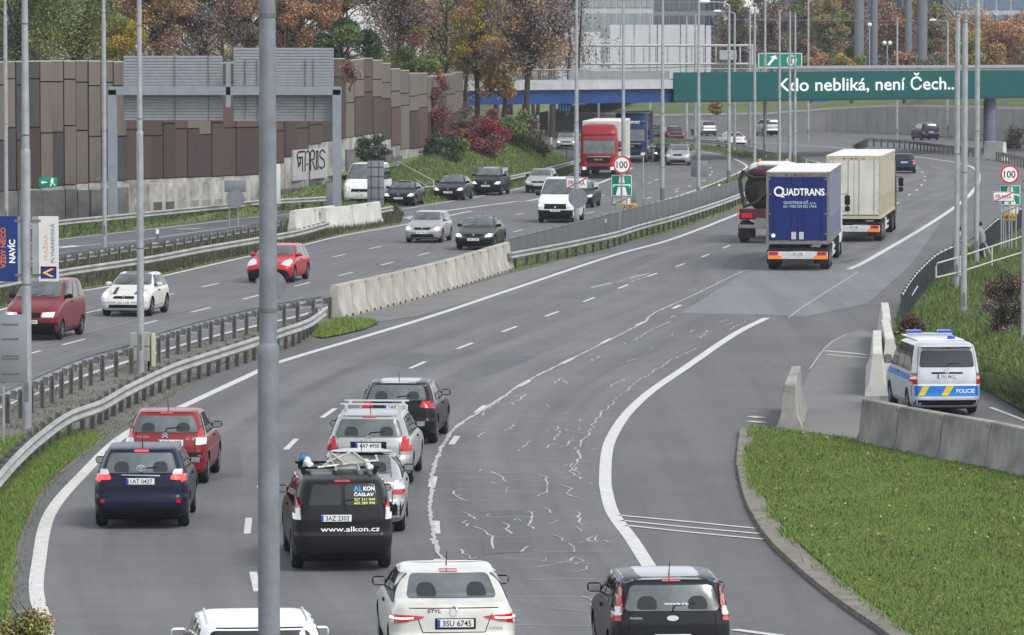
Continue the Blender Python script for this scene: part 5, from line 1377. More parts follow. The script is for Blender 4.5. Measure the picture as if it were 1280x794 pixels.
jersey_row(None, 2, CONC_L, lambda i: ['pale concrete barrier at the near end of the kinked pair before the fence', 'pale concrete barrier at the far end of the kinked pair before the fence'][i], None, world=[P(1112, 476, 0), P(1108, 445, 0), P(1105, 423, 0)])
jersey_row(None, 1, CONC_L, lambda i: 'concrete block ending the rail beside the bridge pier', None, world=[P(1232, 200, 0), P(1256, 201, 0)], h=1.5)
jersey_row([(770, 262), (776, 262)], 1, GALV_D, lambda i: 'grey steel crash cushion end beside the median signs', None, zt=.9, h=.9) if False else None

FENCE_M = mat('fence_grey', (.17, .18, .19), .6, .3); FENCE_D = mat('fence_dark', (.045, .05, .06), .6, .2); RAIL_W = mat('handrail_white', (.44, .43, .40), .5)
def fence(name, label, px, h=1.1, m=FENCE_M, pick=.11, post=2.5, rail=None, world=None, z0=0.0, panel=False, topm=None):
    src = world or [P(u, v, h + z0) for u, v in px]
    src = [Vector((p.x, p.y, z0 if world is None else p.z)) for p in src]
    path, tot = spline(src, step=pick)
    o0 = path[0].copy(); root = thing(name, label, 'fence', o0)
    mb = MB()
    for i, p in enumerate(path):
        t = tang(path, i); M = Matrix.Rotation(math.atan2(t.y, t.x), 4, 'Z')
        mb.box(p + Vector((0, 0, h * .53)), (.022 if not panel else pick * .62, .022, h * .86), M=M)
    rel_mb(mb, o0).build('pickets', m, root)
    lo, _ = spline(src, step=1.0)
    for z in (.12, h - .04):
        mb = MB(); mb.tube([p + Vector((0, 0, z)) for p in lo], .022 if z < .5 else .03, 6); rel_mb(mb, o0).build('top_rail' if z > .5 else 'bottom_rail', (topm or m) if z > .5 else m, root, smooth=60)
    pp, _ = spline(src, n=max(2, int(tot / post) + 1)); proto = None
    for p in pp:
        if proto is None:
            mb = MB(); mb.box((0, 0, h / 2 + .02), (.07, .07, h + .04)); proto = po = mb.build('post', m, root)
        else: po = proto.copy(); COL.objects.link(po)
        po.parent = root; po.location = p - o0
    return root
fence('picket_fence', 'grey metal fence in the median behind the guardrail', [(636, 298), (700, 282), (761, 267), (841, 247), (925, 225), (960, 212), (985, 201)], h=1.1, m=FENCE_M, pick=.2, panel=True)
fence('picket_fence', 'low dark fence on the grass bank left of the red lorry', [(671, 186), (690, 184), (722, 186)], h=1.3, m=FENCE_D, pick=.25)
fence('railing_fence', 'dark bar fence with pale top rail in front of the person in the pale jacket', None, world=[P(1127, 414), P(1135, 398), P(1144, 384), P(1152, 374), P(1172, 354), P(1196, 341)], h=1.15, m=FENCE_D, pick=.13, topm=RAIL_W, post=2)
fence('railing_fence', 'dark bar fence below the road signs, beyond the two people', None, world=[P(1219, 331), P(1232, 319), P(1248, 304), P(1275, 290), P(1300, 276)], h=1.15, m=FENCE_D, pick=.15, topm=RAIL_W, post=2)
def handrail(name, label, polys, r=.03, m=RAIL_W):
    o0 = Vector(polys[0][0]); root = thing(name, label, 'railing', o0)
    for nm, pl in zip(['top_rail', 'lower_rail', 'post', 'post', 'post', 'post', 'post'], polys):
        mb = MB(); mb.tube(pl, r, 8); rel_mb(mb, o0).build(nm, m, root, smooth=60)
    return root
def zr(u, v, yv): return PY(u, v, 54000 / (yv - 60))
a, b, c = (1169, 328, 372), (1169, 346, 372), (1286, 293, 330)
handrail('handrail', 'white two-bar handrail on the grass slope in front of the three slim poles',
         [[zr(1170, 334, 375), zr(1172, 329, 375), zr(1200, 321, 368), zr(1240, 308, 352), zr(1286, 293, 335)], [zr(1170, 347, 375), zr(1200, 340, 368), zr(1240, 327, 352), zr(1286, 313, 335)],
          [zr(1170, 347, 375), zr(1170, 333, 375)], [zr(1200, 345, 368), zr(1200, 321, 368)], [zr(1240, 332, 352), zr(1240, 308, 352)]])
handrail('handrail', 'curved white handrail end at the person in the grey coat', [[zr(1222, 299, 330), zr(1228, 301, 330), zr(1234, 308, 330), zr(1238, 318, 330)], [zr(1222, 304, 330), zr(1229, 310, 330), zr(1232, 324, 330)]])
handrail('handrail', 'thin bent white pipe rail at the near end of the shoulder fence', [[zr(1133, 400, 402), zr(1130, 388, 402), zr(1127, 376, 398), zr(1134, 364, 390), zr(1142, 356, 384), zr(1146, 345, 380)], [zr(1130, 380, 400), zr(1138, 372, 392), zr(1147, 358, 384)]], r=.022)

# ================================================================== LAMP POSTS
def lamp_post(u, v, label, H=12.0, r0=.10, r1=.082, r2=.06, zj=6.4, arm=0, name='lamp_post', group=None, low=1.2, world=None, dark=False, color=GALV):
    b = world or P(u, v); root = thing(name, label, 'lamp post', b, group=group)
    mb = MB(); mb.tube([(0, 0, 0), (0, 0, zj - .12), (0, 0, zj - .02), (0, 0, zj + .02)], [r0, r0 * .96, r0 * .96, r1], 16); mb.build('lower_pole', color, root, smooth=50)
    mb = MB(); mb.tube([(0, 0, zj), (0, 0, H)], [r1, r2], 14); mb.build('upper_pole', color, root, smooth=50)
    for zz in (zj * .52, zj + .35, zj + (H - zj) * .55): rr_ = r0 * .97 if zz < zj else r1 + (r2 - r1) * (zz - zj) / (H - zj); mb = MB(); mb.tube([(0, 0, zz - .02), (0, 0, zz + .02)], rr_ + .006, 14); mb.build('clamp_band', GALV_D, root)
    mb = MB(); mb.box((0, -r0 * .98, .9), (r0 * .9, .02, .45), bev=.004); mb.build('service_door', GALV_D, root)
    if dark:
        mb = MB(); mb.tube([(0, 0, .02), (0, 0, 1.6)], [r0 * 1.04, r0 * 1.03], 16); mb.build('dark_sleeve', GALV_D, root, smooth=50)
    for s_ in ((arm,) if arm in (-1, 1) else ((-1, 1) if arm == 2 else ())):
        mb = MB(); mb.tube([(0, 0, H - .05), (s_ * .25, 0, H + .12), (s_ * 1.3, 0, H + .2)], [r2, .035, .03], 8); ao = mb.build('arm', color, root, smooth=60)
        mb = MB(); mb.tube([(s_ * 1.15, 0, H + .2), (s_ * 1.3, 0, H + .21), (s_ * 1.7, 0, H + .2), (s_ * 1.85, 0, H + .17)], [.03, .11, .12, .04], 10); mb.build('lamp_head', WHITE, ao, smooth=60)
    return root
POLE_NEAR = mat('near_pole_paint', (.20, .215, .235), .55, .1, vary=.30, vscale=2.6, bump=.15, bscale=60)
lamp_post(337.5, 1185, 'thick grey lamp post closest to the viewer, crossing the whole scene', r0=.112, r1=.092, r2=.075, zj=6.05, color=POLE_NEAR)
lamp_post(34, 537, 'lamp post carrying the blue and white banners', r0=.115, r1=.095, zj=6.6)
lamp_post(176, 468, 'slim lamp post with a grey cabinet at its foot in the left median', r0=.10, r1=.078, zj=6.7)
lamp_post(131, 313, 'lamp post standing beyond the inbound lanes at the end of the service road', r0=.10, r1=.09, zj=10.2, r2=.05)
lamp_post(8, 292, 'lamp post near the left border against the noise wall', r0=.10, r1=.09, zj=10.2, r2=.05)
mg = 'lamp posts along the median curve'
for u, v, lab, arm, dk in [(720.5, 302, 'lamp post behind the round sign back and the crossed-out town sign', 0, 0), (779, 263, 'lamp post rising behind the round 100 sign', 0, 0), (828, 273, 'lamp post with a red ring clamp near its foot behind the median fence', -1, 1),
                           (873, 258, 'lamp post carrying the mesh sign backs in the median', 0, 0), (911, 246, 'lamp post left of the tanker truck with its lamp arm in view', -1, 1), (943, 232, 'lamp post rising from behind the tanker truck', 0, 0),
                           (974, 224, 'lamp post left of the close pair above the blue lorry', 0, 0), (987, 219, 'thicker lamp post of the close pair above the blue lorry', 0, 0), (993.5, 213, 'thinner lamp post of the close pair above the blue lorry', 0, 0)]:
    lamp_post(u, v, lab, arm=arm, dark=bool(dk), group=mg, zj=5.2, r0=.125 if u == 987 else .115, r1=.10, H=11.6)
rg = 'tall slim poles on the right bank'
lamp_post(1195.5, 369, 'slim pole, left one of the three on the right bank', H=10.3, zj=9.9, r0=.10, r1=.085, r2=.08, group=rg)
lamp_post(1204.5, 409, 'slim pole standing nearest the viewer of the three on the right bank', H=10.0, zj=9.6, r0=.10, r1=.085, r2=.08, group=rg)
lamp_post(1220.5, 336, 'slim pole beside the person in the grey coat, right one of three', H=11.8, zj=10.8, r0=.105, r1=.09, r2=.06, arm=1, group=rg)
fg = 'distant lamp posts under and beyond the bridge'
for u, v, lab, arm, H in [(812, 176, 'distant lamp post beside the teal small car', 0, 12), (858, 180, 'distant lamp post right of the maroon hatchback', 0, 12), (869, 187, 'distant dark-footed lamp post next to the silver hatchback', 0, 12), (918, 189, 'distant lamp post at the white saloon', -1, 12),
                        (937, 191, 'distant lamp post right of the white saloon', 0, 12), (956, 198, 'distant lamp post before the silver off-road car', 0, 13), (1121, 175, 'distant lamp post between the cream lorry and the people carrier', 0, 12),
                        (748, 167, 'distant lamp post behind the red lorry', 0, 11), (672, 184, 'distant lamp post at the edge of the grass bank', 0, 4.3), (1010, 176, 'distant lamp post behind the banner lettering', 0, 14), (1184, 172, 'far lamp post with its arm left of the three slim poles', -1, 11.6)]:
    lamp_post(u, v, lab, arm=arm, group=fg, H=H, zj=min(5.0, H - 1), r0=.14, r1=.12, r2=.08)
lamp_post(1279, 470, 'grey post cut by the right border beside the brown bush', H=5.2, zj=5.0, r0=.07, r1=.06, r2=.06)

# cabinet at the slim post's foot, black cable ties etc.
b = P(179, 466); cab_ = thing('cabinet', 'grey two-tier electric cabinet fixed behind the slim lamp post', 'cabinet', b)
CABM = mat('cabinet_grey', (.30, .31, .28), .6, vary=.2)
mb = MB(); mb.box((-.10, .22, .92), (.56, .22, .38), bev=.02); mb.build('upper_box', CABM, cab_)
mb = MB(); mb.box((-.10, .22, .50), (.56, .22, .38), bev=.02); mb.build('lower_box', CABM, cab_)
mb = MB(); mb.box((.27, .22, .62), (.10, .26, .92), bev=.01); mb.build('side_panel', mat('cabinet_yellow', (.45, .44, .30), .6), cab_)
for sx in (-.34, .14): mb = MB(); mb.box((sx, .22, .2), (.05, .05, .5)); mb.build('leg', BLACK, cab_)

# twin banners on the lamp post
s36 = (537 - 60) / 9.0; Y36 = P(34, 537).y
def flat(u0, v0, u1, v1, Y): a, b = PY(u0, v0, Y), PY(u1, v1, Y); return a, b
def banner(name, label, u0, u1, v0, v1, Y, m, thick=.04):
    a, b = flat(u0, v0, u1, v1, Y); c = (a + b) / 2
    root = thing(name, label, 'banner', c)
    mb = MB(); mb.box((0, 0, 0), (abs(b.x - a.x), thick, abs(a.z - b.z)), bev=.008); mb.build('panel', m, root)
    return root, abs(b.x - a.x), abs(a.z - b.z)
def xz(x, z, y=-.024, ang=0.0):
    return Matrix.Translation((x, y, z)) @ Matrix.Rotation(math.pi / 2, 4, 'X') @ Matrix.Rotation(ang, 4, 'Z')
BBLUE = mat('banner_blue', (.012, .035, .16), .5, vary=.12); BWHITE = mat('banner_white', (.58, .58, .56), .5, vary=.08); ORANGE = mat('orange_lettering', (.62, .14, .04), .5); GREYL = mat('grey_lettering', (.14, .14, .15), .5); PEACH = mat('peach_lettering', (.62, .33, .25), .5)
bn, bw_, bh_ = banner('banner', 'dark blue vertical banner with orange and white lettering', -6, 22.5, 270, 352, Y36, BBLUE)
text_mb('VŽDY NĚCO', .115, xz(-.02, .02, ang=math.pi / 2), width=.96, bold=.03).build('lettering', ORANGE, bn, recalc=False)
text_mb('NAVÍC', .135, xz(.20, -.06, ang=math.pi / 2), width=.55, bold=.03).build('lettering', WHITE_I, bn, recalc=False)
bn, bw_, bh_ = banner('banner', 'white vertical banner with grey lettering and a blue square emblem', 48, 73.5, 270.5, 352, Y36, BWHITE)
text_mb('PRAŽSKÁ', .085, xz(-.02, .04, ang=math.pi / 2), width=.60, bold=.005).build('lettering', PEACH, bn, recalc=False)
text_mb('PLYNÁRENSKÁ', .085, xz(.14, .14, ang=math.pi / 2), width=.92, bold=.005).build('lettering', GREYL, bn, recalc=False)
mb = MB(); mb.box((0, -.026, -.425), (.37, .012, .035)); mb.build('stripe', ORANGE, bn)
mb = MB(); mb.box((0, -.026, -.555), (.37, .012, .28), bev=.004); em = mb.build('emblem', mat('emblem_navy', (.02, .025, .14), .5), bn)
mb = MB(); mb.add([(-.15, -.034, -.56), (.05, -.034, -.46), (.13, -.034, -.47), (-.05, -.034, -.56), (.13, -.034, -.65), (.05, -.034, -.66)], [(0, 1, 2, 3), (0, 3, 4, 5)]); mb.build('flame', mat('flame_gold', (.75, .42, .10), .5), em, recalc=False)
b = PY(35, 311, Y36); br = thing('banner_bracket', 'grey perforated bracket plates holding both banners to the lamp post', 'bracket', b)
for sx, w in ((-.20, .16), (.17, .14)):
    mb = MB(); mb.box((sx, .02, 0), (w, .04, 1.52)); mb.build('plate', GALV, br)
for zz in (-.62, .66): mb = MB(); mb.box((0, .01, zz), (.62, .07, .05)); mb.build('clamp', GALV_D, br)

# ================================================================== SIGNS
SIGN_B = mat('sign_back', (.20, .215, .23), .55, .3, vary=.2, vscale=2); S_RED = mat('sign_red', (.50, .02, .03), .4); S_GREEN = mat('sign_green', (.005, .21, .13), .4); S_YEL = mat('sign_yellow', (.70, .42, .02), .45); S_BLK = mat('sign_black', (.02, .02, .02), .5); S_BLUE = mat('sign_blue', (.02, .12, .42), .4)
def sign(label, u, v, w, h, vb, shape='rect', m=WHITE, name='road_sign', posts=((0,),), group=None, yaw=0.0, back=False, ribs=0, zbase=0.0):
    """u, v centre and w, h size in pixels; vb the pixel row of its foot"""
    Y = 54000.0 / (vb - 60); k = Y / F_PX; c = PY(u, v, Y)
    root = thing(name, label, 'sign', (c.x, c.y, zbase)); root.rotation_euler.z = yaw
    W, Hh = w * k, h * k; z = c.z - zbase
    mb = MB()
    if shape == 'disc': mb.cyl((0, 0, z), W / 2, .03, 'Y', 32)
    else: mb.box((0, 0, z), (W, .03, Hh), bev=.006)
    pl = mb.build('sign_plate', m, root, smooth=40)
    for dx in posts or ():
        mb = MB(); dx = dx[0] if isinstance(dx, tuple) else dx
        mb.tube([(dx * W, .05, 0), (dx * W, .05, z + Hh * .35)], .032, 8); mb.build('post', GALV, root, smooth=50)
    return root, W, Hh, z
def disc(mb, x, z, r, y, n=28, mi=0): mb.add([(x + r * math.cos(2 * math.pi * i / n), y, z + r * math.sin(2 * math.pi * i / n)) for i in range(n)], [tuple(range(n))], mi)
def ring(mb, x, z, r0, r1, y, n=32, mi=0):
    vs = []
    for i in range(n):
        a = 2 * math.pi * i / n
        for r in (r0, r1): vs.append((x + r * math.cos(a), y, z + r * math.sin(a)))
    mb.add(vs, [(2 * i, 2 * i + 1, (2 * i + 3) % (2 * n), (2 * i + 2) % (2 * n)) for i in range(n)], mi)
def speed_sign(label, u, v, r, vb):
    root, W, H, z = sign(label, u, v, 2 * r, 2 * r, vb, 'disc')
    mb = MB(); ring(mb, 0, z, W / 2 * .80, W / 2 * .99, -.019); mb.build('red_ring', S_RED, root, recalc=False)
    text_mb('100', W * .36, xz(0, z - W * .18, -.019), width=W * .60, bold=.015).build('lettering', S_BLK, root, recalc=False)
    return root
def motorway_sign(label, u, v, w, h, vb, **k):
    root, W, H, z = sign(label, u, v, w, h, vb, m=S_GREEN, **k)
    mb = MB(); y = -.019
    def q(pts): mb.add([(x * W, y, z + zz * H) for x, zz in pts], [tuple(range(len(pts)))])
    q([(-.28, -.44), (-.05, -.44), (-.05, -.06), (-.17, -.06)]); q([(.05, -.44), (.28, -.44), (.17, -.06), (.05, -.06)])
    q([(-.42, -.0), (.42, -.0), (.42, .06), (-.42, .06)]); q([(-.42, -.07), (-.36, -.07), (-.36, -.0), (-.42, -.0)]); q([(.36, -.07), (.42, -.07), (.42, -.0), (.36, -.0)])
    q([(-.15, .11), (-.04, .11), (-.04, .42), (-.11, .42)]); q([(.04, .11), (.15, .11), (.11, .42), (.04, .42)])
    mb.build('motorway_symbol', WHITE_I, root, recalc=False)
    mb = MB(); 
    for x0, x1, z0, z1 in ((-.49, .49, .46, .49), (-.49, .49, -.49, -.46), (-.49, -.46, -.49, .49), (.46, .49, -.49, .49)): mb.add([(x0 * W, y, z + z0 * H), (x1 * W, y, z + z0 * H), (x1 * W, y, z + z1 * H), (x0 * W, y, z + z1 * H)], [(0, 1, 2, 3)])
    mb.build('border', WHITE_I, root, recalc=False)
    return root
def town_end(label, u, v, w, h, vb, text='PRAHA', **k):
    root, W, H, z = sign(label, u, v, w, h, vb, **k); y = -.019
    mb = MB()
    for x0, x1, z0, z1 in ((-.49, .49, .42, .48), (-.49, .49, -.48, -.42), (-.49, -.465, -.48, .48), (.465, .49, -.48, .48)): mb.add([(x0 * W, y, z + z0 * H), (x1 * W, y, z + z0 * H), (x1 * W, y, z + z1 * H), (x0 * W, y, z + z1 * H)], [(0, 1, 2, 3)])
    mb.build('border', S_BLK, root, recalc=False)
    if text: text_mb(text, H * .42, xz(0, z - H * .2, y), width=W * .74, bold=.01).build('lettering', S_BLK if text != 'PRAHA' else mat('sign_dim_red', (.35, .06, .08), .5), root, recalc=False)
    mb = MB(); mb.add([(-.48 * W, y - .004, z - .44 * H), (-.42 * W, y - .004, z - .48 * H), (.48 * W, y - .004, z + .40 * H), (.44 * W, y - .004, z + .48 * H)], [(0, 1, 2, 3)]); mb.build('red_slash', S_RED, root, recalc=False)
    return root
def yellow_plate(label, u, v, w, h, vb, **k):
    root, W, H, z = sign(label, u, v, w, h, vb, m=S_YEL, **k)
    mb = MB()
    for x0 in (-.34, -.02, .22):
        ring(mb, x0 * W, z, H * .16, H * .30, -.019, 14)
    mb.add([(-.2 * W, -.019, z - .2 * H), (-.12 * W, -.019, z - .3 * H), (-.08 * W, -.019, z + .3 * H), (-.16 * W, -.019, z + .3 * H)], [(0, 1, 2, 3)]); mb.add([(.36 * W, -.019, z - .3 * H), (.44 * W, -.019, z - .3 * H), (.40 * W, -.019, z + .3 * H)], [(0, 1, 2)])
    mb.build('symbols', S_BLK, root, recalc=False); return root
speed_sign('round 100 speed sign in the median above the green motorway sign', 777.5, 206, 11.5, 287)
motorway_sign('green motorway sign in the median below the round 100 sign', 777, 232, 26, 27, 286.6, posts=(-.25, .25))
town_end('small white crossed-out plate below the median motorway sign', 777, 251, 24, 12, 286.2, text=None, posts=())
yellow_plate('yellow toll plate lowest on the median sign post', 786, 258.5, 21, 8, 285, posts=(-.3, .3))
town_end('white crossed-out PRAHA sign on the median lamp post', 721, 229, 28, 15, 301, posts=(), yaw=R(-8))
sign('grey round sign back under the crossed-out town sign in the median', 722.5, 248, 24, 24, 303, 'disc', SIGN_B, name='road_sign', posts=())
root, W, H, z = sign('grey sign back with a mesh pattern on the median lamp post, before the inbound bend', 874, 211, 21, 20, 257.5, m=SIGN_B, name='road_sign', posts=(0,))
root, W, H, z = sign('narrow grey sign back right of the median motorway sign', 791, 245, 10, 32, 284, m=SIGN_B, name='road_sign', posts=(0,))
b = P(770, 292); mb = MB(); mb.box((0, 0, .55), (.52, .4, 1.1), bev=.02); m_ = mb.build('cabinet', SIGN_B, loc=b); tag(m_, 'grey box cabinet between the median fence and the guardrail below the signs', 'cabinet')
mb = MB(); mb.box((0, -.21, .55), (.42, .01, .95)); mb.build('door', GALV, m_)
lamp_post(804, 276, 'thin bare post in the median fence right of the yellow plate', H=3.6, zj=3.4, r0=.035, r1=.03, r2=.03, name='thin_post')
# right-hand set
speed_sign('round 100 speed sign at the right border above the green sign', 1262, 218, 12, 318)
motorway_sign('green motorway sign at the right border partly behind the crossed-out PRAHA sign', 1262.5, 244, 26, 25, 317.5, posts=(-.3, .3))
town_end('white crossed-out PRAHA sign at the right border', 1254.5, 246, 27, 13, 319.5, posts=(-.1,))
town_end('small white crossed-out plate under the right green motorway sign', 1262, 262.5, 23, 11, 317, text=None, posts=())
yellow_plate('yellow toll plate at the right border', 1261, 271.5, 19, 8, 316.5, posts=(-.2, .2))
# left side sign backs
root, W, H, z = sign('large flat grey sign back on bent clamps at the left border, by the banner post', 15, 436, 38, 86, 560, m=mat('sign_back_smooth', (.22, .235, .25), .5, .3), name='road_sign', posts=(-.3,))
mb = MB()
for zz in (.36, .15, -.12 + .02, -.14, -.36): mb.box((-.05 * W, .0 - .025, z + zz * H), (W * (.55 if zz != -.1 else 1), .02, .02))
mb.build('stiffener', GALV_D, root)
sign('dark round sign back fixed on the thick near post', 339, 357.5, 38, 38, 388, 'disc', SIGN_B, name='road_sign', posts=(-.32,))
sign('blank white sign panel behind the thick near lamp post', 337.5, 230, 26, 50, 290, m=mat('panel_white', (.50, .50, .48), .5), name='blank_sign', posts=(-.3, .3))
root, W, H, z = sign('rectangular sign back above the round one beside the service road', 294, 233, 27, 15, 293, m=SIGN_B, name='road_sign', posts=(-.28, .12))
sign('round sign back below the rectangular one beside the service road', 294, 249, 23, 23, 293.3, 'disc', SIGN_B, name='road_sign', posts=())
root, W, H, z = sign('tall ribbed sign back next to the white van at the gore', 469.5, 229, 21, 56, 263, m=SIGN_B, name='road_sign', posts=(-.3, .3))
mb = MB()
for fx in (-.25, .2): mb.box((fx * W, -.03, z), (.04, .03, H * .98))
for fz in (-.35, -.1, .15, .36): mb.box((0, -.03, z + fz * H), (W * .98, .03, .04))
mb.build('stiffener', mat('rib_dark', (.07, .075, .085), .6), root)
sign('pale grey sign back beside the gantry leg at the gore', 415, 243, 14, 27, 266, m=SIGN_B, name='road_sign', posts=(0,))
root, W, H, z = sign('green emergency exit sign with a running figure on the noise wall', 60, 228, 23, 12.5, 277.6, m=S_GREEN, name='exit_sign', posts=())
mb = MB(); disc(mb, W * .24, z + H * .30, .07, -.02, 12)
mb.add([(W * .12, -.02, z + H * .18), (W * .32, -.02, z + H * .18), (W * .30, -.02, z - H * .08), (W * .16, -.02, z - H * .08)], [(0, 1, 2, 3)]); mb.add([(W * .10, -.02, z - H * .40), (W * .16, -.02, z - H * .40), (W * .24, -.02, z - H * .06), (W * .16, -.02, z - H * .06)], [(0, 1, 2, 3)])
mb.add([(W * .36, -.02, z - H * .36), (W * .42, -.02, z - H * .30), (W * .28, -.02, z - H * .04), (W * .22, -.02, z - H * .06)], [(0, 1, 2, 3)]); mb.add([(-W * .40, -.02, z), (-W * .25, -.02, z + H * .2), (-W * .25, -.02, z + H * .06), (-W * .05, -.02, z + H * .06), (-W * .05, -.02, z - H * .06), (-W * .25, -.02, z - H * .06), (-W * .25, -.02, z - H * .2)], [(0, 1, 2, 3, 4, 5, 6)])
mb.build('symbols', WHITE_I, root, recalc=False)
# small reflector posts (bollards with white tops)
for u, v, lab in ((743, 295, 'white-topped marker post in the median grass left of the box cabinet'), (756, 297, 'low white marker in the median grass next to the cabinet'), (899, 249, 'white marker post behind the guardrail near the tanker'), (657, 213, 'white marker post on the grass bank above the pale hatchback'),
                  (691, 204, 'white marker post on the grass bank left of the red lorry'), (326, 292, 'red and white marker post next to the thick near lamp post'), (197, 312, 'white marker post at the end of the service road rail')):
    b = P(u, v); mb = MB(); mb.box((0, 0, .45), (.12, .05, .9), bev=.01); o = mb.build('marker_post', GALV_D if v != 292 else WHITE, loc=b); tag(o, lab, 'marker post', 'marker posts on the verges')
    mb = MB(); mb.box((0, -.03, .80), (.13, .02, .2)); mb.build('reflector', WHITE_I if v != 292 else S_RED, o)

# sign gantry seen from behind
Yg = 54000 / (277.5 - 60.0); kg = Yg / F_PX
gx = lambda u: (u - 640) * kg
gz = lambda v: PY(640, v, Yg).z
gy = lambda v: 0
gan = thing('sign_gantry', 'grey portal gantry with two large corrugated sign backs over the inbound lanes', 'gantry', (gx(141), Yg, 0))
def gbox(nm, m, u0, u1, v0, v1, dy, ty, parent=gan, bev=0.01):
    mb = MB(); x0, x1, z0, z1 = gx(u0), gx(u1), gz(v1), gz(v0)
    mb.box(((x0 + x1) / 2 - gx(141), dy, (z0 + z1) / 2), (x1 - x0, ty, z1 - z0), bev=bev); return mb.build(nm, m, parent)
BEAM = mat('gantry_grey', (.24, .265, .30), .5, .25, vary=.15, vscale=1.5)
gbox('leg', BEAM, 135.5, 146.5, 112, 277.4, 0, .5); gbox('leg', BEAM, 416, 426.5, 112, 277.4, 0, .5)
gbox('beam', BEAM, 136, 427, 108.5, 119, 0, .5)
CORR = mat('corrugated_sign_back', (.25, .265, .28), .55, .2, vary=.15)
for u0, u1, v0, v1 in ((154, 278, 70, 151), (291.5, 417, 60, 152)):
    p = gbox('sign_panel', CORR, u0, u1, v0, v1, .46, .06)
    mb = MB(); n = 22 if v0 == 70 else 25
    for i in range(n):
        z = gz(v1) + (gz(v0) - gz(v1)) * (i + .5) / n
        mb.box(((gx(u0) + gx(u1)) / 2 - gx(141), .41, z), (gx(u1) - gx(u0) - .02, .05, .135), bev=.02)
    mb.build('corrugation', CORR, p)
    for f in ((.52, .86) if v0 == 70 else (.12, .24, .72, .80)):
        uu = u0 + (u1 - u0) * f
        gbox('hanger', GALV_D, uu - .7, uu + .7, v0 + 14 * (v0 == 60), v1 - 1, .36, .06, parent=p, bev=0)
gbox('catwalk_post', BEAM, 283, 289, 77, 134, -.2, .1)

# ================================================================== NOISE WALL
ST = [(-260, 288, 84, 110, 174, 250), (-60, 279, 80, 104, 168, 242), (0, 276, 78, 103, 168, 240), (60, 274, 77, 103, 167, 234), (118, 273, 77, 104, 163, 228), (150, 272, 78, 104, 163, 226), (160, 271, 84, 104, 163, 225), (320, 259, 78, 104, 160, 219), (388, 252, 76, 150, 152, 181),
      (418, 247, 74, 100, 122, 175), (474, 237, 76, 100, 122, 166), (476, 237, 80, 104, 128, 172), (500, 232, 90, 120, 138, 187), (540, 224, 96, 122, 142, 184), (577, 217, 88, 110, 133, 160)]
us = [s_[0] for s_ in ST]
def wst(u): return [float(np.interp(u, us, [s_[i] for s_ in ST])) for i in range(1, 6)]
nw = thing('noise_wall', 'tall brown and tan panelled noise wall on a pale concrete base', 'wall', P(0, 276))
o0 = P(0, 276)
def clad(n, c):
    lo, hi = tuple(x * .68 for x in c), tuple(x * 1.28 for x in c)
    return noise_mix('cladding_' + n, [(.32, lo), (.47, c), (.56, c), (.70, hi)], [(1.1, .55), (4.5, .3), (14, .15)], rough=.85, bump=.4, bscale=9, stretch=(1, 1, .13))
CL = [clad(n, c) for n, c in (('tan', (.132, .112, .088)), ('taupe', (.118, .098, .082)), ('dark', (.048, .030, .025)), ('umber', (.064, .039, .031)), ('slate', (.050, .046, .048)), ('rust', (.085, .045, .038)))]
WB = mat('wall_base_concrete', (.42, .41, .39), .9, vary=.35, vscale=.9, dirt=(.13, .12, .11)); WP = mat('wall_base_pillar', (.46, .45, .42), .9, vary=.2); WD = mat('wall_plinth_dirty', (.15, .145, .14), .95, vary=.5, vscale=.8)
r = random.Random(5); u = -240.0; seq = []
while u < 577: seq.append(u); u += 15.2 if u < 420 else 11.5
seq.append(577)
cl = MB(); cap = MB(); base = MB(); pil = MB(); plinth = MB(); seam = MB(); low = MB()
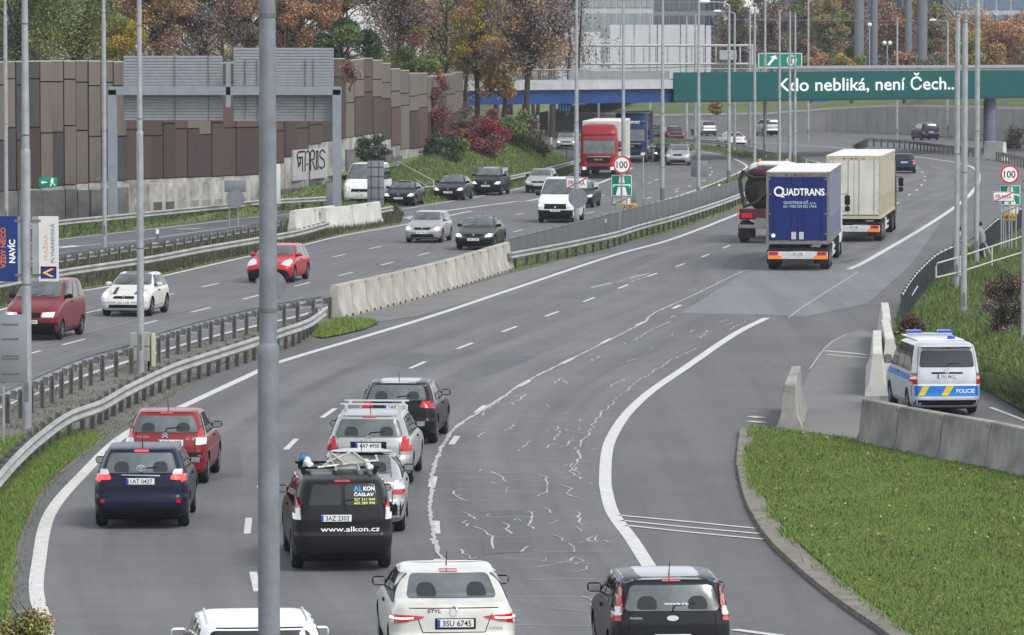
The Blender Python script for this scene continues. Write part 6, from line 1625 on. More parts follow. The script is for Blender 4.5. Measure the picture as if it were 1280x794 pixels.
for i, (a, b) in enumerate(zip(seq, seq[1:])):
    m_ = (a + b) / 2; vb, vt, s1, s2, vw = wst(m_)
    A, B = P(a, wst(a)[0]), P(b, wst(b)[0]); k = A.y / F_PX
    zt, z1, z2, zw = [PY(m_, q_, (A.y + B.y) / 2).z for q_ in (vt, s1, s2, vw)]
    if a < 150: up = r.choice([0, 0, 1, 4 if r.random() < .5 else 0]); mid = up if r.random() < .7 else 0; lo = r.choice([2, 2, 4, 0, 3])
    elif a < 385: up = r.choice([3, 3, 5, 1]); mid = r.choice([3, 5, 3, 0]); lo = r.choice([2, 2, 3])
    elif a < 415: up = 3; mid = 2; lo = 2
    else: up = r.choice([0, 0, 1, 0, 5]); mid = up; lo = r.choice([2, 3, 5, 2, 0])
    jt = r.choice([0, 0, -.35, .3]); 
    d = (B - A); n = Vector((-d.y, d.x, 0)).normalized()
    def slab(mb, z0, z1_, t, mi=0, inset=0.022, off=0.0):
        if z1_ - z0 < .02: return
        p, q_ = A.lerp(B, inset / d.length), B.lerp(A, inset / d.length); p = p - n * off; q_ = q_ - n * off
        vs = [(w.x + n.x * s_, w.y + n.y * s_, z) for w in (p, q_) for s_ in (-t, t) for z in (z0, z1_)]
        mb.add(vs, [(0, 1, 3, 2), (4, 6, 7, 5), (0, 4, 5, 1), (2, 3, 7, 6), (0, 2, 6, 4), (1, 5, 7, 3)], mi)
    po_ = (i % 2) * .05; slab(cl, z1 + jt * .5 + .07, zt + (jt * .3 if a > 420 else 0), .12, up, off=po_); slab(cl, z2 + jt + .07, z1 + jt * .5, .12, mid, off=po_); slab(cl, zw + .05, z2 + jt, .12, lo, off=po_ + .03)
    slab(seam, zw, zt - .1, .06, inset=0)
    slab(cap, zt + .0 + (jt * .3 if a > 420 else 0), zt + .06 + (jt * .3 if a > 420 else 0), .15)
    slab(base, -.1, zw, .10, off=.03)
    if 150 <= a < 385: slab(low, 0, zw - 1.25, .11, r.choice([0, 0, 1, 0]), off=.035)
    zp = zw - (.9 if a < 150 else 1.4)
    if 150 <= a < 320:
        p = A - n * .16; pil.box((p.x, p.y, zw / 2 - .1), (.24, .2, zw - .2))
    elif a >= 420: slab(plinth, -.2, zw - .7, .16, off=.12)
    elif a < 150: slab(plinth, 0, 1.55 + r.uniform(-.05, .05), .18, off=.14)
    else: slab(plinth, -.1, .9, .16, off=.12)
rel_mb(cl, o0).build('cladding', CL, nw); rel_mb(cap, o0).build('coping', mat('coping_pale', (.36, .35, .34), .8), nw); rel_mb(base, o0).build('concrete_base', WB, nw); rel_mb(low, o0).build('lower_panels', [mat('lower_panel_grey', (.27, .265, .245), .9, vary=.4, vscale=1.1), mat('lower_panel_dark', (.10, .095, .09), .9, vary=.4)], nw); rel_mb(pil, o0).build('pillar', WP, nw); rel_mb(plinth, o0).build('plinth', WD, nw); rel_mb(seam, o0).build('backing', BLACK, nw)
# graffiti on the pale base
GA, GB = P(361, wst(361)[0]), P(403, wst(403)[0]); gd = GB - GA; gL = gd.length; gn = Vector((gd.y, -gd.x, 0)).normalized() * .34; gang = math.atan2(gd.y, gd.x)
c = (GA + GB) / 2 + gn; z0g, z1g = PY(382, 224, c.y).z, PY(382, 186, c.y).z
mb = MB(); mb.box(c - gn * .3 - o0 + Vector((0, 0, (z0g + z1g) / 2)), (gL, .16, z1g - z0g), M=Matrix.Rotation(gang, 4, 'Z')); mb.build('whitewashed_patch', mat('whitewash', (.40, .40, .39), .85, vary=.15), nw)
g_ = thing('graffiti', 'black outlined graffiti letters sprayed on the white base of the noise wall', 'graffiti', (c.x, c.y, z0g + .25), rz=gang)
OUT = [[(-.20, 0), (-.20, .75), (-.62, .75), (-.62, .95), (-.5, 1.05), (.0, 1.05)], [(0, .0), (.02, .95), (.25, 1.08), (.38, .9), (.36, .0)], [(.12, .35), (.26, .35)], [(.45, 0), (.45, 1.0), (.6, 1.08), (.78, .98), (.74, .62), (.5, .55)], [(.6, .5), (.82, .02)],
       [(.92, .0), (.92, 1.0), (1.05, 1.0), (1.05, .02)], [(1.65, .88), (1.45, 1.06), (1.22, .95), (1.2, .7), (1.55, .5), (1.6, .2), (1.35, .05), (1.15, .18)], [(-.6, .7), (-.52, .45), (-.35, .42), (-.38, .7)], [(-.55, .4), (-.5, .25), (-.42, .4)]]
mb = MB()
for pl in OUT:
    pl = [((x - .5) * gL / 2.7, z * (z1g - z0g) * .62 + .25) for x, z in pl]
    for (x0, z0), (x1, z1) in zip(pl, pl[1:]):
        L = math.hypot(x1 - x0, z1 - z0) or 1; nx, nz = -(z1 - z0) / L * .035, (x1 - x0) / L * .05; nx *= 3
        mb.add([(x0 + nx, 0, z0 + nz), (x0 - nx, 0, z0 - nz), (x1 - nx, 0, z1 - nz), (x1 + nx, 0, z1 + nz)], [(0, 1, 2, 3)])
mb.build('paint_strokes', BLACK, g_, recalc=False)

# stairs railing on the bank
handrail('stair_railing', 'pale stair handrail going down the grass bank to the slip lane', [[PY(497, 202, 296), PY(542, 226, 284), PY(542, 240, 284)], [PY(494, 210, 296), PY(534, 233, 284)], [PY(497, 214, 296), PY(497, 202, 296)]], r=.035)

# ================================================================== BRIDGE
BL, BR = P(640, 60 + 16.7 * 9), None
def bpt(u, z, back=0.0):
    """a point on the bridge's near face at pixel column u"""
    t = (u - 570) / (1300 - 570.0)
    # face line in plan from A to B, solved for the column
    A = Vector(((570 - 640) * 359 / 6000.0, 359, 0)); B = Vector(((1300 - 640) * 415 / 6000.0, 415, 0))
    m = (u - 640) / 6000.0
    # A + s(B-A): x = m*y
    s_ = (m * A.y - A.x) / ((B.x - A.x) - m * (B.y - A.y))
    p = A + (B - A) * s_; d = (B - A).normalized(); n = Vector((-d.y, d.x, 0))
    return p + n * back + Vector((0, 0, z))
BBLUE2 = mat('bridge_blue', (.010, .048, .18), .5, vary=.3, vscale=.5); BCON = mat('bridge_concrete', (.40, .40, .40), .85, vary=.25, vscale=.6)
br_o = bpt(800, 0); bridge = thing('road_bridge', 'road bridge with blue girder and pale concrete deck crossing the motorway', 'bridge', br_o)
def bslab(nm, m, u0, u1, z0, z1, b0, b1, parent=bridge, o=br_o, seg=1):
    mb = MB()
    for i in range(seg):
        a, b = u0 + (u1 - u0) * i / seg, u0 + (u1 - u0) * (i + 1) / seg
        vs = [bpt(q_, z, bk) for q_ in (a, b) for bk in (b0, b1) for z in (z0, z1)]
        mb.add(vs, [(0, 1, 3, 2), (4, 6, 7, 5), (0, 4, 5, 1), (2, 3, 7, 6), (0, 2, 6, 4), (1, 5, 7, 3)])
    return rel_mb(mb, o).build(nm, m, parent)
bslab('girder', BBLUE2, 520, 1360, 4.72, 5.80, .35, .75); bslab('girder', BBLUE2, 520, 1360, 4.72, 5.80, 9.2, 9.6)
bslab('deck', BCON, 500, 1380, 5.80, 6.40, 0, 10.2)
bslab('deck_slab', CONC_D, 500, 1380, 5.45, 5.80, .9, 9.1)
mb = MB()
for i in range(400):
    uu = 560 + i * 2.0; p = bpt(uu, 6.40, .3); mb.box(p + Vector((0, 0, .45)), (.03, .03, .9))
mb.box((0, 0, -50), (.01, .01, .01)) if False else None
rel_mb(mb, br_o).build('balusters', GALV, bridge)
for z in (6.5, 7.32): bslab('top_rail' if z > 7 else 'bottom_rail', GALV, 556, 1362, z, z + .07, .27, .33)
bslab('parapet_panel', mat('parapet_mesh', (.27, .27, .28), .7), 716, 841, 6.55, 7.2, .36, .40)
bslab('parapet_panel', MATS['parapet_mesh'], 1000, 1300, 7.1, 7.55, .40, .44)
for uu, bk in ((1251, 5.0),):
    p = bpt(uu, 0, 1.2) - br_o; mb = MB(); mb.tube([p, p + Vector((0, 0, 4.3)), p + Vector((0, 0, 4.7))], [.55, .55, .45], 20); mb.build('pier', mat('pier_bluegrey', (.13, .145, .18), .8, vary=.2), bridge, smooth=50)
p = bpt(560, 0, 1) - br_o; mb = MB(); mb.box(p + Vector((-7.5, 5, 2.7)), (4, 12, 5.4)); mb.build('abutment', CONC_D, bridge)
ban = thing('banner', 'long green banner on the bridge reading Kdo nebliká, není Čech...', 'banner', bpt(1020, 0))
bo = bpt(1020, 0)
BGREEN = mat('banner_green', (.005, .075, .072), .8, vary=.10, vscale=.4)
bslab('panel', BGREEN, 841, 1340, 4.86, 7.08, -.12, -.02, ban, bo); bslab('lower_trim', mat('banner_trim', (.01, .03, .04), .5), 841, 1340, 4.70, 4.86, -.14, -.02, ban, bo)
Aw, Bw = bpt(971, 0, -.135), bpt(1195, 0, -.135); d = (Bw - Aw); W = d.length; dn = d.normalized()
Mt = Matrix((( dn.x, 0, -dn.y, ((Aw + Bw) / 2 - bo).x), (dn.y, 0, dn.x, ((Aw + Bw) / 2 - bo).y), (0, 1, 0, 5.52), (0, 0, 0, 1)))
text_mb('Kdo nebliká, není Čech...', 1.02, Mt, width=W, bold=.012).build('lettering', mat('banner_lettering', (.72, .78, .78), .5), ban, recalc=False)
def small_plate(name, label, u0, u1, v0, v1, Y, m, cat='sign', deco=None, legs=0):
    a, b = PY(u0, v0, Y), PY(u1, v1, Y); c = (a + b) / 2
    root = thing(name, label, cat, c); W, H = b.x - a.x, a.z - b.z
    mb = MB(); mb.box((0, 0, 0), (W, .08, H), bev=.01); mb.build('sign_plate', m, root)
    if deco: deco(root, W, H)
    return root, W, H
def d_blue(root, W, H):
    mb = MB()
    for i in range(4): mb.box((-W * .36 + i * W * .22, -.05, 0), (W * .10, .02, H * .7))
    mb.build('symbols', mat('pale_blue_sign', (.30, .45, .75), .5), root)
small_plate('direction_sign', 'small blue sign hanging under the bridge girder', 698, 715, 129.5, 140, 372, S_BLUE, deco=d_blue)
small_plate('direction_sign', 'tiny blue sign just under the green banner', 1015, 1033, 122.5, 127.5, 420, S_BLUE, deco=lambda r_, W, H: None)
def d_green(root, W, H):
    mb = MB(); y = -.05
    for x0, x1, z0, z1 in ((-.49, .49, .44, .48), (-.49, .49, -.48, -.44), (-.49, -.475, -.48, .48), (.475, .49, -.48, .48), (-.01, .01, -.48, .48)): mb.add([(x0 * W, y, z0 * H), (x1 * W, y, z0 * H), (x1 * W, y, z1 * H), (x0 * W, y, z1 * H)], [(0, 1, 2, 3)])
    mb.add([(-.30 * W, y, -.3 * H), (-.24 * W, y, -.35 * H), (-.12 * W, y, .1 * H), (-.06 * W, y, .05 * H), (-.10 * W, y, .34 * H), (-.24 * W, y, .22 * H), (-.18 * W, y, .15 * H)], [(0, 1, 2, 3, 4, 5, 6)])
    ring(mb, .26 * W, 0, .26 * H, .33 * H, y, 20); mb.add([(.17 * W, y, -.3 * H), (.24 * W, y, -.3 * H), (.25 * W, y, .1 * H), (.21 * W, y, .1 * H)], [(0, 1, 2, 3)]); mb.add([(.28 * W, y, -.3 * H), (.35 * W, y, -.3 * H), (.31 * W, y, .1 * H), (.27 * W, y, .1 * H)], [(0, 1, 2, 3)])
    mb.build('symbols', WHITE_I, root, recalc=False)
small_plate('direction_sign', 'green direction sign with white arrow standing above the bridge rail', 947.5, 1003, 66, 85, 420, S_GREEN, deco=d_green)

# truss gantry behind the bridge
Yt = 450.0
tr = thing('truss_gantry', 'white steel truss gantry reaching over the road beyond the bridge', 'gantry', PY(690, 70, Yt)); to = PY(690, 70, Yt)
TRM = mat('truss_grey', (.36, .37, .38), .5, .3)
def tb(nm, pts, rr_): mb = MB(); mb.tube([Vector(p) - to for p in pts], rr_, 6); return mb.build(nm, TRM, tr, smooth=50)
for v in (57, 80):
    for dy in (0, 1.2): tb('chord', [PY(686, v, Yt + dy), PY(942, v, Yt + dy)], .13)
for i in range(17): u_ = 700 + i * 15; tb('strut', [PY(u_, 57, Yt), PY(u_, 80, Yt)], .09)
tb('end_post', [PY(940, 56, Yt), PY(940, 82, Yt)], .14); 
pb = PY(688, 57, Yt); tb('leg', [pb, (pb.x, pb.y, 0)], .22)
a = PY(910, 69, Yt - .4) - to; mb = MB(); mb.box(a, (1.6, .3, .9), bev=.03); mb.build('signal_box', mat('signal_box', (.34, .34, .33), .6), tr)

for nm, lab, pts in (('overhead_cable', 'dark cable sagging in front of the white truss gantry', [PY(560, 92, 440), PY(690, 88, 440), PY(800, 85, 440), PY(900, 83, 440), PY(1010, 84, 440)]),
                     ('overhead_cable', 'thin overhead wire crossing before the vine-covered trees', [PY(900, 25, 530), PY(1050, 26, 530), PY(1190, 27, 530)])):
    mb = MB(); o_ = pts[0]; mb.tube([p - o_ for p in spline(pts, n=16)[0]], .045, 5); tag(mb.build(nm, GALV_D, smooth=60, loc=o_), lab, 'cable')
# retaining wall beyond
rw_px = [(560, 159, 141), (690, 161, 141), (820, 162.5, 145), (960, 164, 143), (1040, 165, 137), (1111, 167, 133.5), (1180, 170.5, 134), (1250, 177, 136), (1400, 190, 140)]
rw_o = P(960, 164); rw_ = thing('retaining_wall', 'pale concrete retaining wall curving behind the bridge', 'wall', rw_o)
mb = MB(); cp = MB(); js = MB()
for (a, b) in zip(rw_px, rw_px[1:]):
    nseg = max(2, int(abs(b[0] - a[0]) / 26))
    for i in range(nseg):
        f0, f1 = i / nseg, (i + 1) / nseg
        q0 = [a[j] + (b[j] - a[j]) * f0 for j in range(3)]; q1 = [a[j] + (b[j] - a[j]) * f1 for j in range(3)]
        A, B = P(q0[0], q0[1]), P(q1[0], q1[1]); za, zb_ = PY(q0[0], q0[2], A.y).z, PY(q1[0], q1[2], B.y).z
        g0 = A.lerp(B, .004)
        mb.add([(g0.x, g0.y, 0), (B.x, B.y, 0), (B.x, B.y, zb_), (g0.x, g0.y, za), (g0.x, g0.y + .5, 0), (B.x, B.y + .5, 0), (B.x, B.y + .5, zb_), (g0.x, g0.y + .5, za)], [(0, 1, 2, 3), (3, 2, 6, 7), (4, 7, 6, 5), (0, 3, 7, 4), (1, 5, 6, 2)])
        cp.add([(A.x, A.y - .05, za), (B.x, B.y - .05, zb_), (B.x, B.y - .05, zb_ + .18), (A.x, A.y - .05, za + .18), (A.x, A.y + .55, za), (B.x, B.y + .55, zb_), (B.x, B.y + .55, zb_ + .18), (A.x, A.y + .55, za + .18)], [(0, 1, 2, 3), (3, 2, 6, 7), (4, 7, 6, 5), (0, 3, 7, 4), (1, 5, 6, 2)])
for i in range(46):
    f = i / 45 * (len(rw_px) - 1); j = min(int(f), len(rw_px) - 2); f -= j; q_ = [rw_px[j][t] + (rw_px[j + 1][t] - rw_px[j][t]) * f for t in range(3)]
    A = P(q_[0], q_[1]); zt_ = PY(q_[0], q_[2], A.y).z; js.box((A.x, A.y + .0, zt_ / 2), (.05, .06, zt_))
rel_mb(js, rw_o).build('joint', CONC_D, rw_)
rel_mb(mb, rw_o).build('wall_panels', mat('retaining_concrete', (.33, .325, .31), .9, vary=.22, vscale=.35), rw_); rel_mb(cp, rw_o).build('coping', CONC_L, rw_)
# grass slope above the retaining wall
EMB = noise_mix('embankment_grass', [(.3, (.055, .06, .035)), (.45, (.075, .105, .03)), (.58, (.10, .12, .04)), (.7, (.16, .10, .04))], [(.08, .5), (.5, .5)], bump=.3)
rows = []
for dY, dz in ((.3, -.1), (8, .9), (20, 2.1), (40, 3.0), (90, 3.2)):
    rows.append([Vector((P(q[0], q[1]).x * (1 + dY / 480), P(q[0], q[1]).y + dY, PY(q[0], q[2], P(q[0], q[1]).y).z + dz)) for q in rw_px])
hill('embankment', rows, EMB)

# ================================================================== FAR BUILDINGS
GL_P = mat('facade_glass_pale', (.20, .24, .26), .12, 0, spec=.9, vary=.25, vscale=.25); GL_D = mat('facade_glass_dark', (.025, .045, .075), .08, 0, spec=.9, vary=.4, vscale=.3); FAC = mat('facade_panel_white', (.40, .41, .43), .6, vary=.1, vscale=.4); FRM = mat('facade_frame', (.20, .22, .25), .5, .3)
def building(label, u0, u1, v_top, Y, depth, bays, floors, wall_m, glass_m, zb=3.0, fl_h=3.4):
    a, b = PY(u0, 60, Y), PY(u1, 60, Y); W = b.x - a.x; top = PY(u0, v_top, Y).z; c = Vector(((a.x + b.x) / 2, Y, zb))
    root = thing('office_building', label, 'building', c); Hh = top - zb
    mb = MB(); mb.box((0, depth / 2, Hh / 2), (W, depth, Hh)); mb.build('wall', wall_m, root)
    mb = MB(); mb.box((0, depth / 2, Hh + .2), (W + .4, depth + .4, .4)); mb.build('roof', CONC, root)
    nf = max(1, int(Hh / fl_h)); pr = None; bw = W / bays
    for f in range(nf):
        for i in range(bays):
            if pr is None:
                mb = MB(); mb.box((0, 0, 0), (bw * .86, .10, fl_h * .80)); pr = w_ = mb.build('window', glass_m, root)
                m2 = MB(); m2.box((0, -.07, 0), (.07, .05, fl_h * .8)); m2.box((0, -.07, -fl_h * .12), (bw * .86, .05, .07)); fr_ = m2.build('frame', FRM, pr)
            else:
                w_ = pr.copy(); COL.objects.link(w_); f2 = fr_.copy(); COL.objects.link(f2); f2.parent = w_
            w_.parent = root; w_.location = (-W / 2 + bw * (i + .5), -.04, fl_h * (f + .55))
    return root
building('pale glass office building behind the white truss gantry', 697, 816, -70, 560, 20, 8, 4, FAC, GL_P)
building('dark blue glass building right of the pale glass one', 818, 905, -80, 600, 20, 7, 4, FRM, GL_D)
building('low white building wing behind the bare tree', 640, 730, 12, 600, 15, 4, 2, FAC, FAC)
building('grey office block behind the vine-covered trees', 985, 1200, -90, 640, 15, 12, 5, mat('facade_mauve', (.17, .16, .18), .7, vary=.2, vscale=.3), GL_D)
building('pale building with blue windows above the right end of the bridge', 1192, 1300, -60, 590, 15, 6, 4, FAC, mat('blue_windows', (.05, .12, .20), .1, 0, spec=.9))
for i, u0 in enumerate((728, 762)):
    pass
# white hoarding boards before the glass building
hb = thing('hoarding', 'row of tall white board panels in front of the pale glass building', 'hoarding', PY(810, 95, 500)); ho = PY(810, 95, 500)
for j, (u0, u1, vt) in enumerate([(698, 727, 28), (729, 751, 40), (762, 775, 31), (776, 792, 31), (793, 821, 31), (822, 850, 31), (851, 881, 31), (882, 889, 32)]):
    a, b = PY(u0, vt, 500), PY(u1, 112, 500); mb = MB(); mb.box((a + b) / 2 - ho, (b.x - a.x - .05, .15, a.z - b.z)); mb.build('board', mat('hoarding_white', (.46, .46, .48), .6, vary=.1, vscale=.5), hb)
# tall concrete columns among the trees
for u0, u1, lab in ((1067.5, 1080, 'round concrete column among the vine-covered trees, leftmost one'), (1088, 1097, 'concrete column right beside the leftmost one, set further back'), (1131, 1140, 'concrete column in the middle of the vine-covered trees'), (1146, 1159, 'thick concrete column at the right of the vine-covered trees')):
    Y = 540; a, b = PY(u0, 80, Y), PY(u1, 80, Y); mb = MB(); mb.tube([(0, 0, 0), (0, 0, 14)], (b.x - a.x) / 2, 16)
    root = thing('concrete_column', lab, 'column', ((a.x + b.x) / 2, Y, 4.0), group='concrete columns beyond the bridge'); mb.build('shaft', mat('column_grey', (.15, .155, .175), .8, vary=.2, vscale=.5), root, smooth=50)
    mb = MB(); mb.tube([(0, 0, 13.6), (0, 0, 14.2)], (b.x - a.x) / 2 * 1.25, 16); mb.build('capital', CONC_D, root)
# globe lanterns on slim posts
for u_, v_, lab in ((1087, 31, 'globe lantern on a slim post between the concrete columns'), (1109, 54, 'double globe lantern low between the concrete columns')):
    c = PY(u_, v_, 520); root = thing('globe_lantern', lab, 'lantern', (c.x, c.y, 4.0)); mb = MB(); mb.tube([(0, 0, 0), (0, 0, c.z - 4.2)], .06, 8); mb.build('post', GALV, root, smooth=50)
    for dx in ((0,) if v_ == 31 else (-.3, .3)):
        mb = MB(); mb.tube([(dx, 0, c.z - 4 - .24), (dx, 0, c.z - 4 - .17), (dx, 0, c.z - 4), (dx, 0, c.z - 4 + .17), (dx, 0, c.z - 4 + .24)], [.03, .17, .24, .17, .03], 12); mb.build('globe', WHITE, root, smooth=90)
# ================================================================== TREES, SHRUBS, GRASS
def leaf_mat(name, cols, rough=.75):
    if name in MATS: return MATS[name]
    m, t, b = _principled(name); b.inputs['Roughness'].default_value = rough; b.inputs['Specular IOR Level'].default_value = .2
    g = t.nodes.new('ShaderNodeNewGeometry'); r = t.nodes.new('ShaderNodeValToRGB'); r.color_ramp.interpolation = 'CONSTANT'
    while len(r.color_ramp.elements) < len(cols): r.color_ramp.elements.new(.5)
    for i, (e, c) in enumerate(zip(r.color_ramp.elements, cols)): e.position = i / len(cols); e.color = (*c, 1)
    t.links.new(g.outputs['Random Per Island'], r.inputs['Fac']); t.links.new(r.outputs['Color'], b.inputs['Base Color'])
    MATS[name] = m; return m
BARK = mat('bark', (.060, .050, .045), .9, vary=.3, vscale=4)
PAL = {
    'olive': [(.075, .085, .025), (.10, .11, .030), (.055, .070, .022), (.13, .125, .035), (.09, .10, .04)],
    'green': [(.045, .070, .025), (.06, .085, .030), (.035, .055, .022), (.085, .10, .035)],
    'darkgreen': [(.018, .034, .020), (.026, .045, .026), (.035, .055, .028), (.014, .026, .018)],
    'yellow': [(.26, .19, .022), (.20, .155, .025), (.32, .22, .03), (.14, .12, .03), (.11, .11, .03)],
    'ochre': [(.25, .155, .055), (.19, .12, .05), (.30, .19, .06), (.14, .095, .055), (.11, .08, .055)],
    'orange': [(.29, .14, .065), (.23, .115, .06), (.34, .19, .085), (.18, .10, .06), (.15, .095, .065)],
    'rust': [(.19, .105, .07), (.15, .085, .06), (.22, .13, .085), (.12, .08, .065), (.25, .16, .10)],
    'mauve': [(.135, .105, .105), (.16, .12, .115), (.105, .085, .09), (.19, .14, .115), (.14, .12, .115)],
    'red': [(.20, .020, .030), (.15, .018, .028), (.25, .035, .045), (.09, .015, .022), (.11, .03, .03)],
    'redvine': [(.13, .035, .040), (.10, .030, .035), (.16, .055, .05), (.08, .04, .035), (.12, .07, .05)],
    'brush': [(.10, .075, .05), (.075, .06, .042), (.13, .09, .06), (.06, .05, .03), (.09, .05, .045)],
}
_G = {'olive': 1.75, 'green': 1.65, 'darkgreen': 1.15, 'yellow': 1.25, 'ochre': 1.25, 'orange': 1.25, 'rust': 1.2, 'mauve': 1.15, 'red': 1.15, 'redvine': 1.3, 'brush': 1.2}
PAL = {k: [tuple(min(.8, x * 1.28 * _G[k]) for x in c) for c in v] for k, v in PAL.items()}
def leaves_mesh(name, pts, size, m, rs, up=.35, aspect=.62):
    n = len(pts)
    nrm = rs.normal(size=(n, 3)); nrm[:, 2] = np.abs(nrm[:, 2]) + up; nrm /= np.linalg.norm(nrm, axis=1)[:, None]
    a = rs.normal(size=(n, 3)); a -= nrm * (a * nrm).sum(1)[:, None]; a /= np.linalg.norm(a, axis=1)[:, None]; b = np.cross(nrm, a)
    s = size * rs.uniform(.6, 1.35, size=(n, 1))
    v = np.empty((n, 4, 3)); v[:, 0] = pts - a * s; v[:, 1] = pts + b * s * aspect; v[:, 2] = pts + a * s; v[:, 3] = pts - b * s * aspect
    me = bpy.data.meshes.new(name); me.vertices.add(n * 4); me.vertices.foreach_set('co', v.ravel().astype(np.float32))
    me.loops.add(n * 4); me.loops.foreach_set('vertex_index', np.arange(n * 4, dtype=np.int32)); me.polygons.add(n)
    me.polygons.foreach_set('loop_start', np.arange(0, n * 4, 4, dtype=np.int32)); me.materials.append(m); me.update(calc_edges=True); me.validate()
    return me
def tree(label, u, v0, v1, hwp, Y, pal, n=6000, zb=None, leaf=None, bare=0.0, seed=1, cat='tree', name='tree', group=None, trunk_v=None, clumps=None, tr=.16):
    """crown from pixel row v0 (top) to v1 (bottom), half width hwp pixels, at distance Y"""
    rs = np.random.RandomState(seed); rd = random.Random(seed); k = Y / F_PX
    top, bot = PY(u, v0, Y).z, PY(u, v1, Y).z; cx = (u - 640) * k; rz = (top - bot) / 2; rx = hwp * k; zc = (top + bot) / 2
    zb = zb if zb is not None else min(bot - .6, 4.0)
    root = thing(name, label, cat, (cx, Y, zb), group=group)
    K = clumps or max(16, int(34 * rx * rz / 12)); K = min(K, 110)
    C = []
    while len(C) < K:
        p = rs.uniform(-1, 1, 3)
        r_ = np.linalg.norm(p)
        if r_ > 1 or r_ < .25: continue
        if rs.rand() > .35 + .65 * r_: continue
        q = p * np.array([rx, rx * .8, rz]) * rs.uniform(.78, 1.02); q[2] += zc - zb; C.append(q)
    C = np.array(C)
    # branches
    mb = MB(); h0 = max(.3, (bot - zb) * .9); base_r = tr * (1 + (top - zb) / 18)
    tp = [(0, 0, 0), (rd.uniform(-.1, .1), 0, h0 * .5), (rd.uniform(-.2, .2), rd.uniform(-.2, .2), h0 + .2), (rd.uniform(-.3, .3), 0, (zc - zb) * .95), (rd.uniform(-.4, .4), 0, (top - zb) * .82)]
    mb.tube(tp, [base_r, base_r * .85, base_r * .72, base_r * .45, base_r * .12], 7)
    for q in C:
        f = rd.uniform(.15, .75); st = Vector(tp[2]).lerp(Vector(tp[4]), f * .8); e = Vector(q)
        mid = st.lerp(e, .5) + Vector((rd.uniform(-.3, .3), rd.uniform(-.3, .3), rd.uniform(0, .5)))
        mb.tube([st, mid, e], [base_r * .32, base_r * .18, .02], 5)
        if bare:
            for _ in range(int(9 * bare) + 2):
                s0 = mid.lerp(e, rd.random()); dv = Vector((rd.uniform(-1, 1), rd.uniform(-1, 1), rd.uniform(-.1, 1.2))) * rd.uniform(.5, 1.4) * max(.5, rx / 3.2)
                m1 = s0 + dv * .5 + Vector((rd.uniform(-.1, .1), 0, rd.uniform(-.1, .1)))
                tw = min(1.0, rx / 2.6) * .8; mb.tube([s0, m1, s0 + dv], [.03 * tw, .02 * tw, .008 * tw], 4, caps=False)
                s1 = m1 + dv * .2; mb.tube([m1, s1 + Vector((rd.uniform(-.4, .4), rd.uniform(-.4, .4), rd.uniform(0, .5)))], [.018, .008], 4, caps=False)
    mb.build('trunk', BARK, root, smooth=60)
    w = rs.uniform(.5, 1.5, K); w /= w.sum(); idx = rs.choice(K, n, p=w); cr = (min(rx, rz) * (rs.uniform(.20, .42, K) if bare else rs.uniform(.30, .52, K)))[idx]
    d = rs.normal(size=(n, 3)); d /= np.linalg.norm(d, axis=1)[:, None]; rr_ = np.cbrt(rs.uniform(.12, 1, n)) * cr
    pts = C[idx] + d * rr_[:, None] * np.array([1.15, 1.15, .85])
    pts += rs.normal(size=pts.shape) * .06
    leaf = leaf or max(.06, 1.35 * k)
    mats_ = pal if isinstance(pal, (list, tuple)) else [pal]
    # a crown is one mesh; clumps may carry a second leaf colour
    me = leaves_mesh('crown', pts, leaf, leaf_mat('leaves_' + mats_[0], PAL[mats_[0]]), rs)
    if len(mats_) > 1:
        me.materials.append(leaf_mat('leaves_' + mats_[1], PAL[mats_[1]])); sel = (rs.uniform(size=K) < .42)[idx]; me.polygons.foreach_set('material_index', sel.astype(np.int32))
    o = bpy.data.objects.new('crown', me); COL.objects.link(o); o.parent = root
    return root
lg = 'autumn trees behind the brown noise wall'
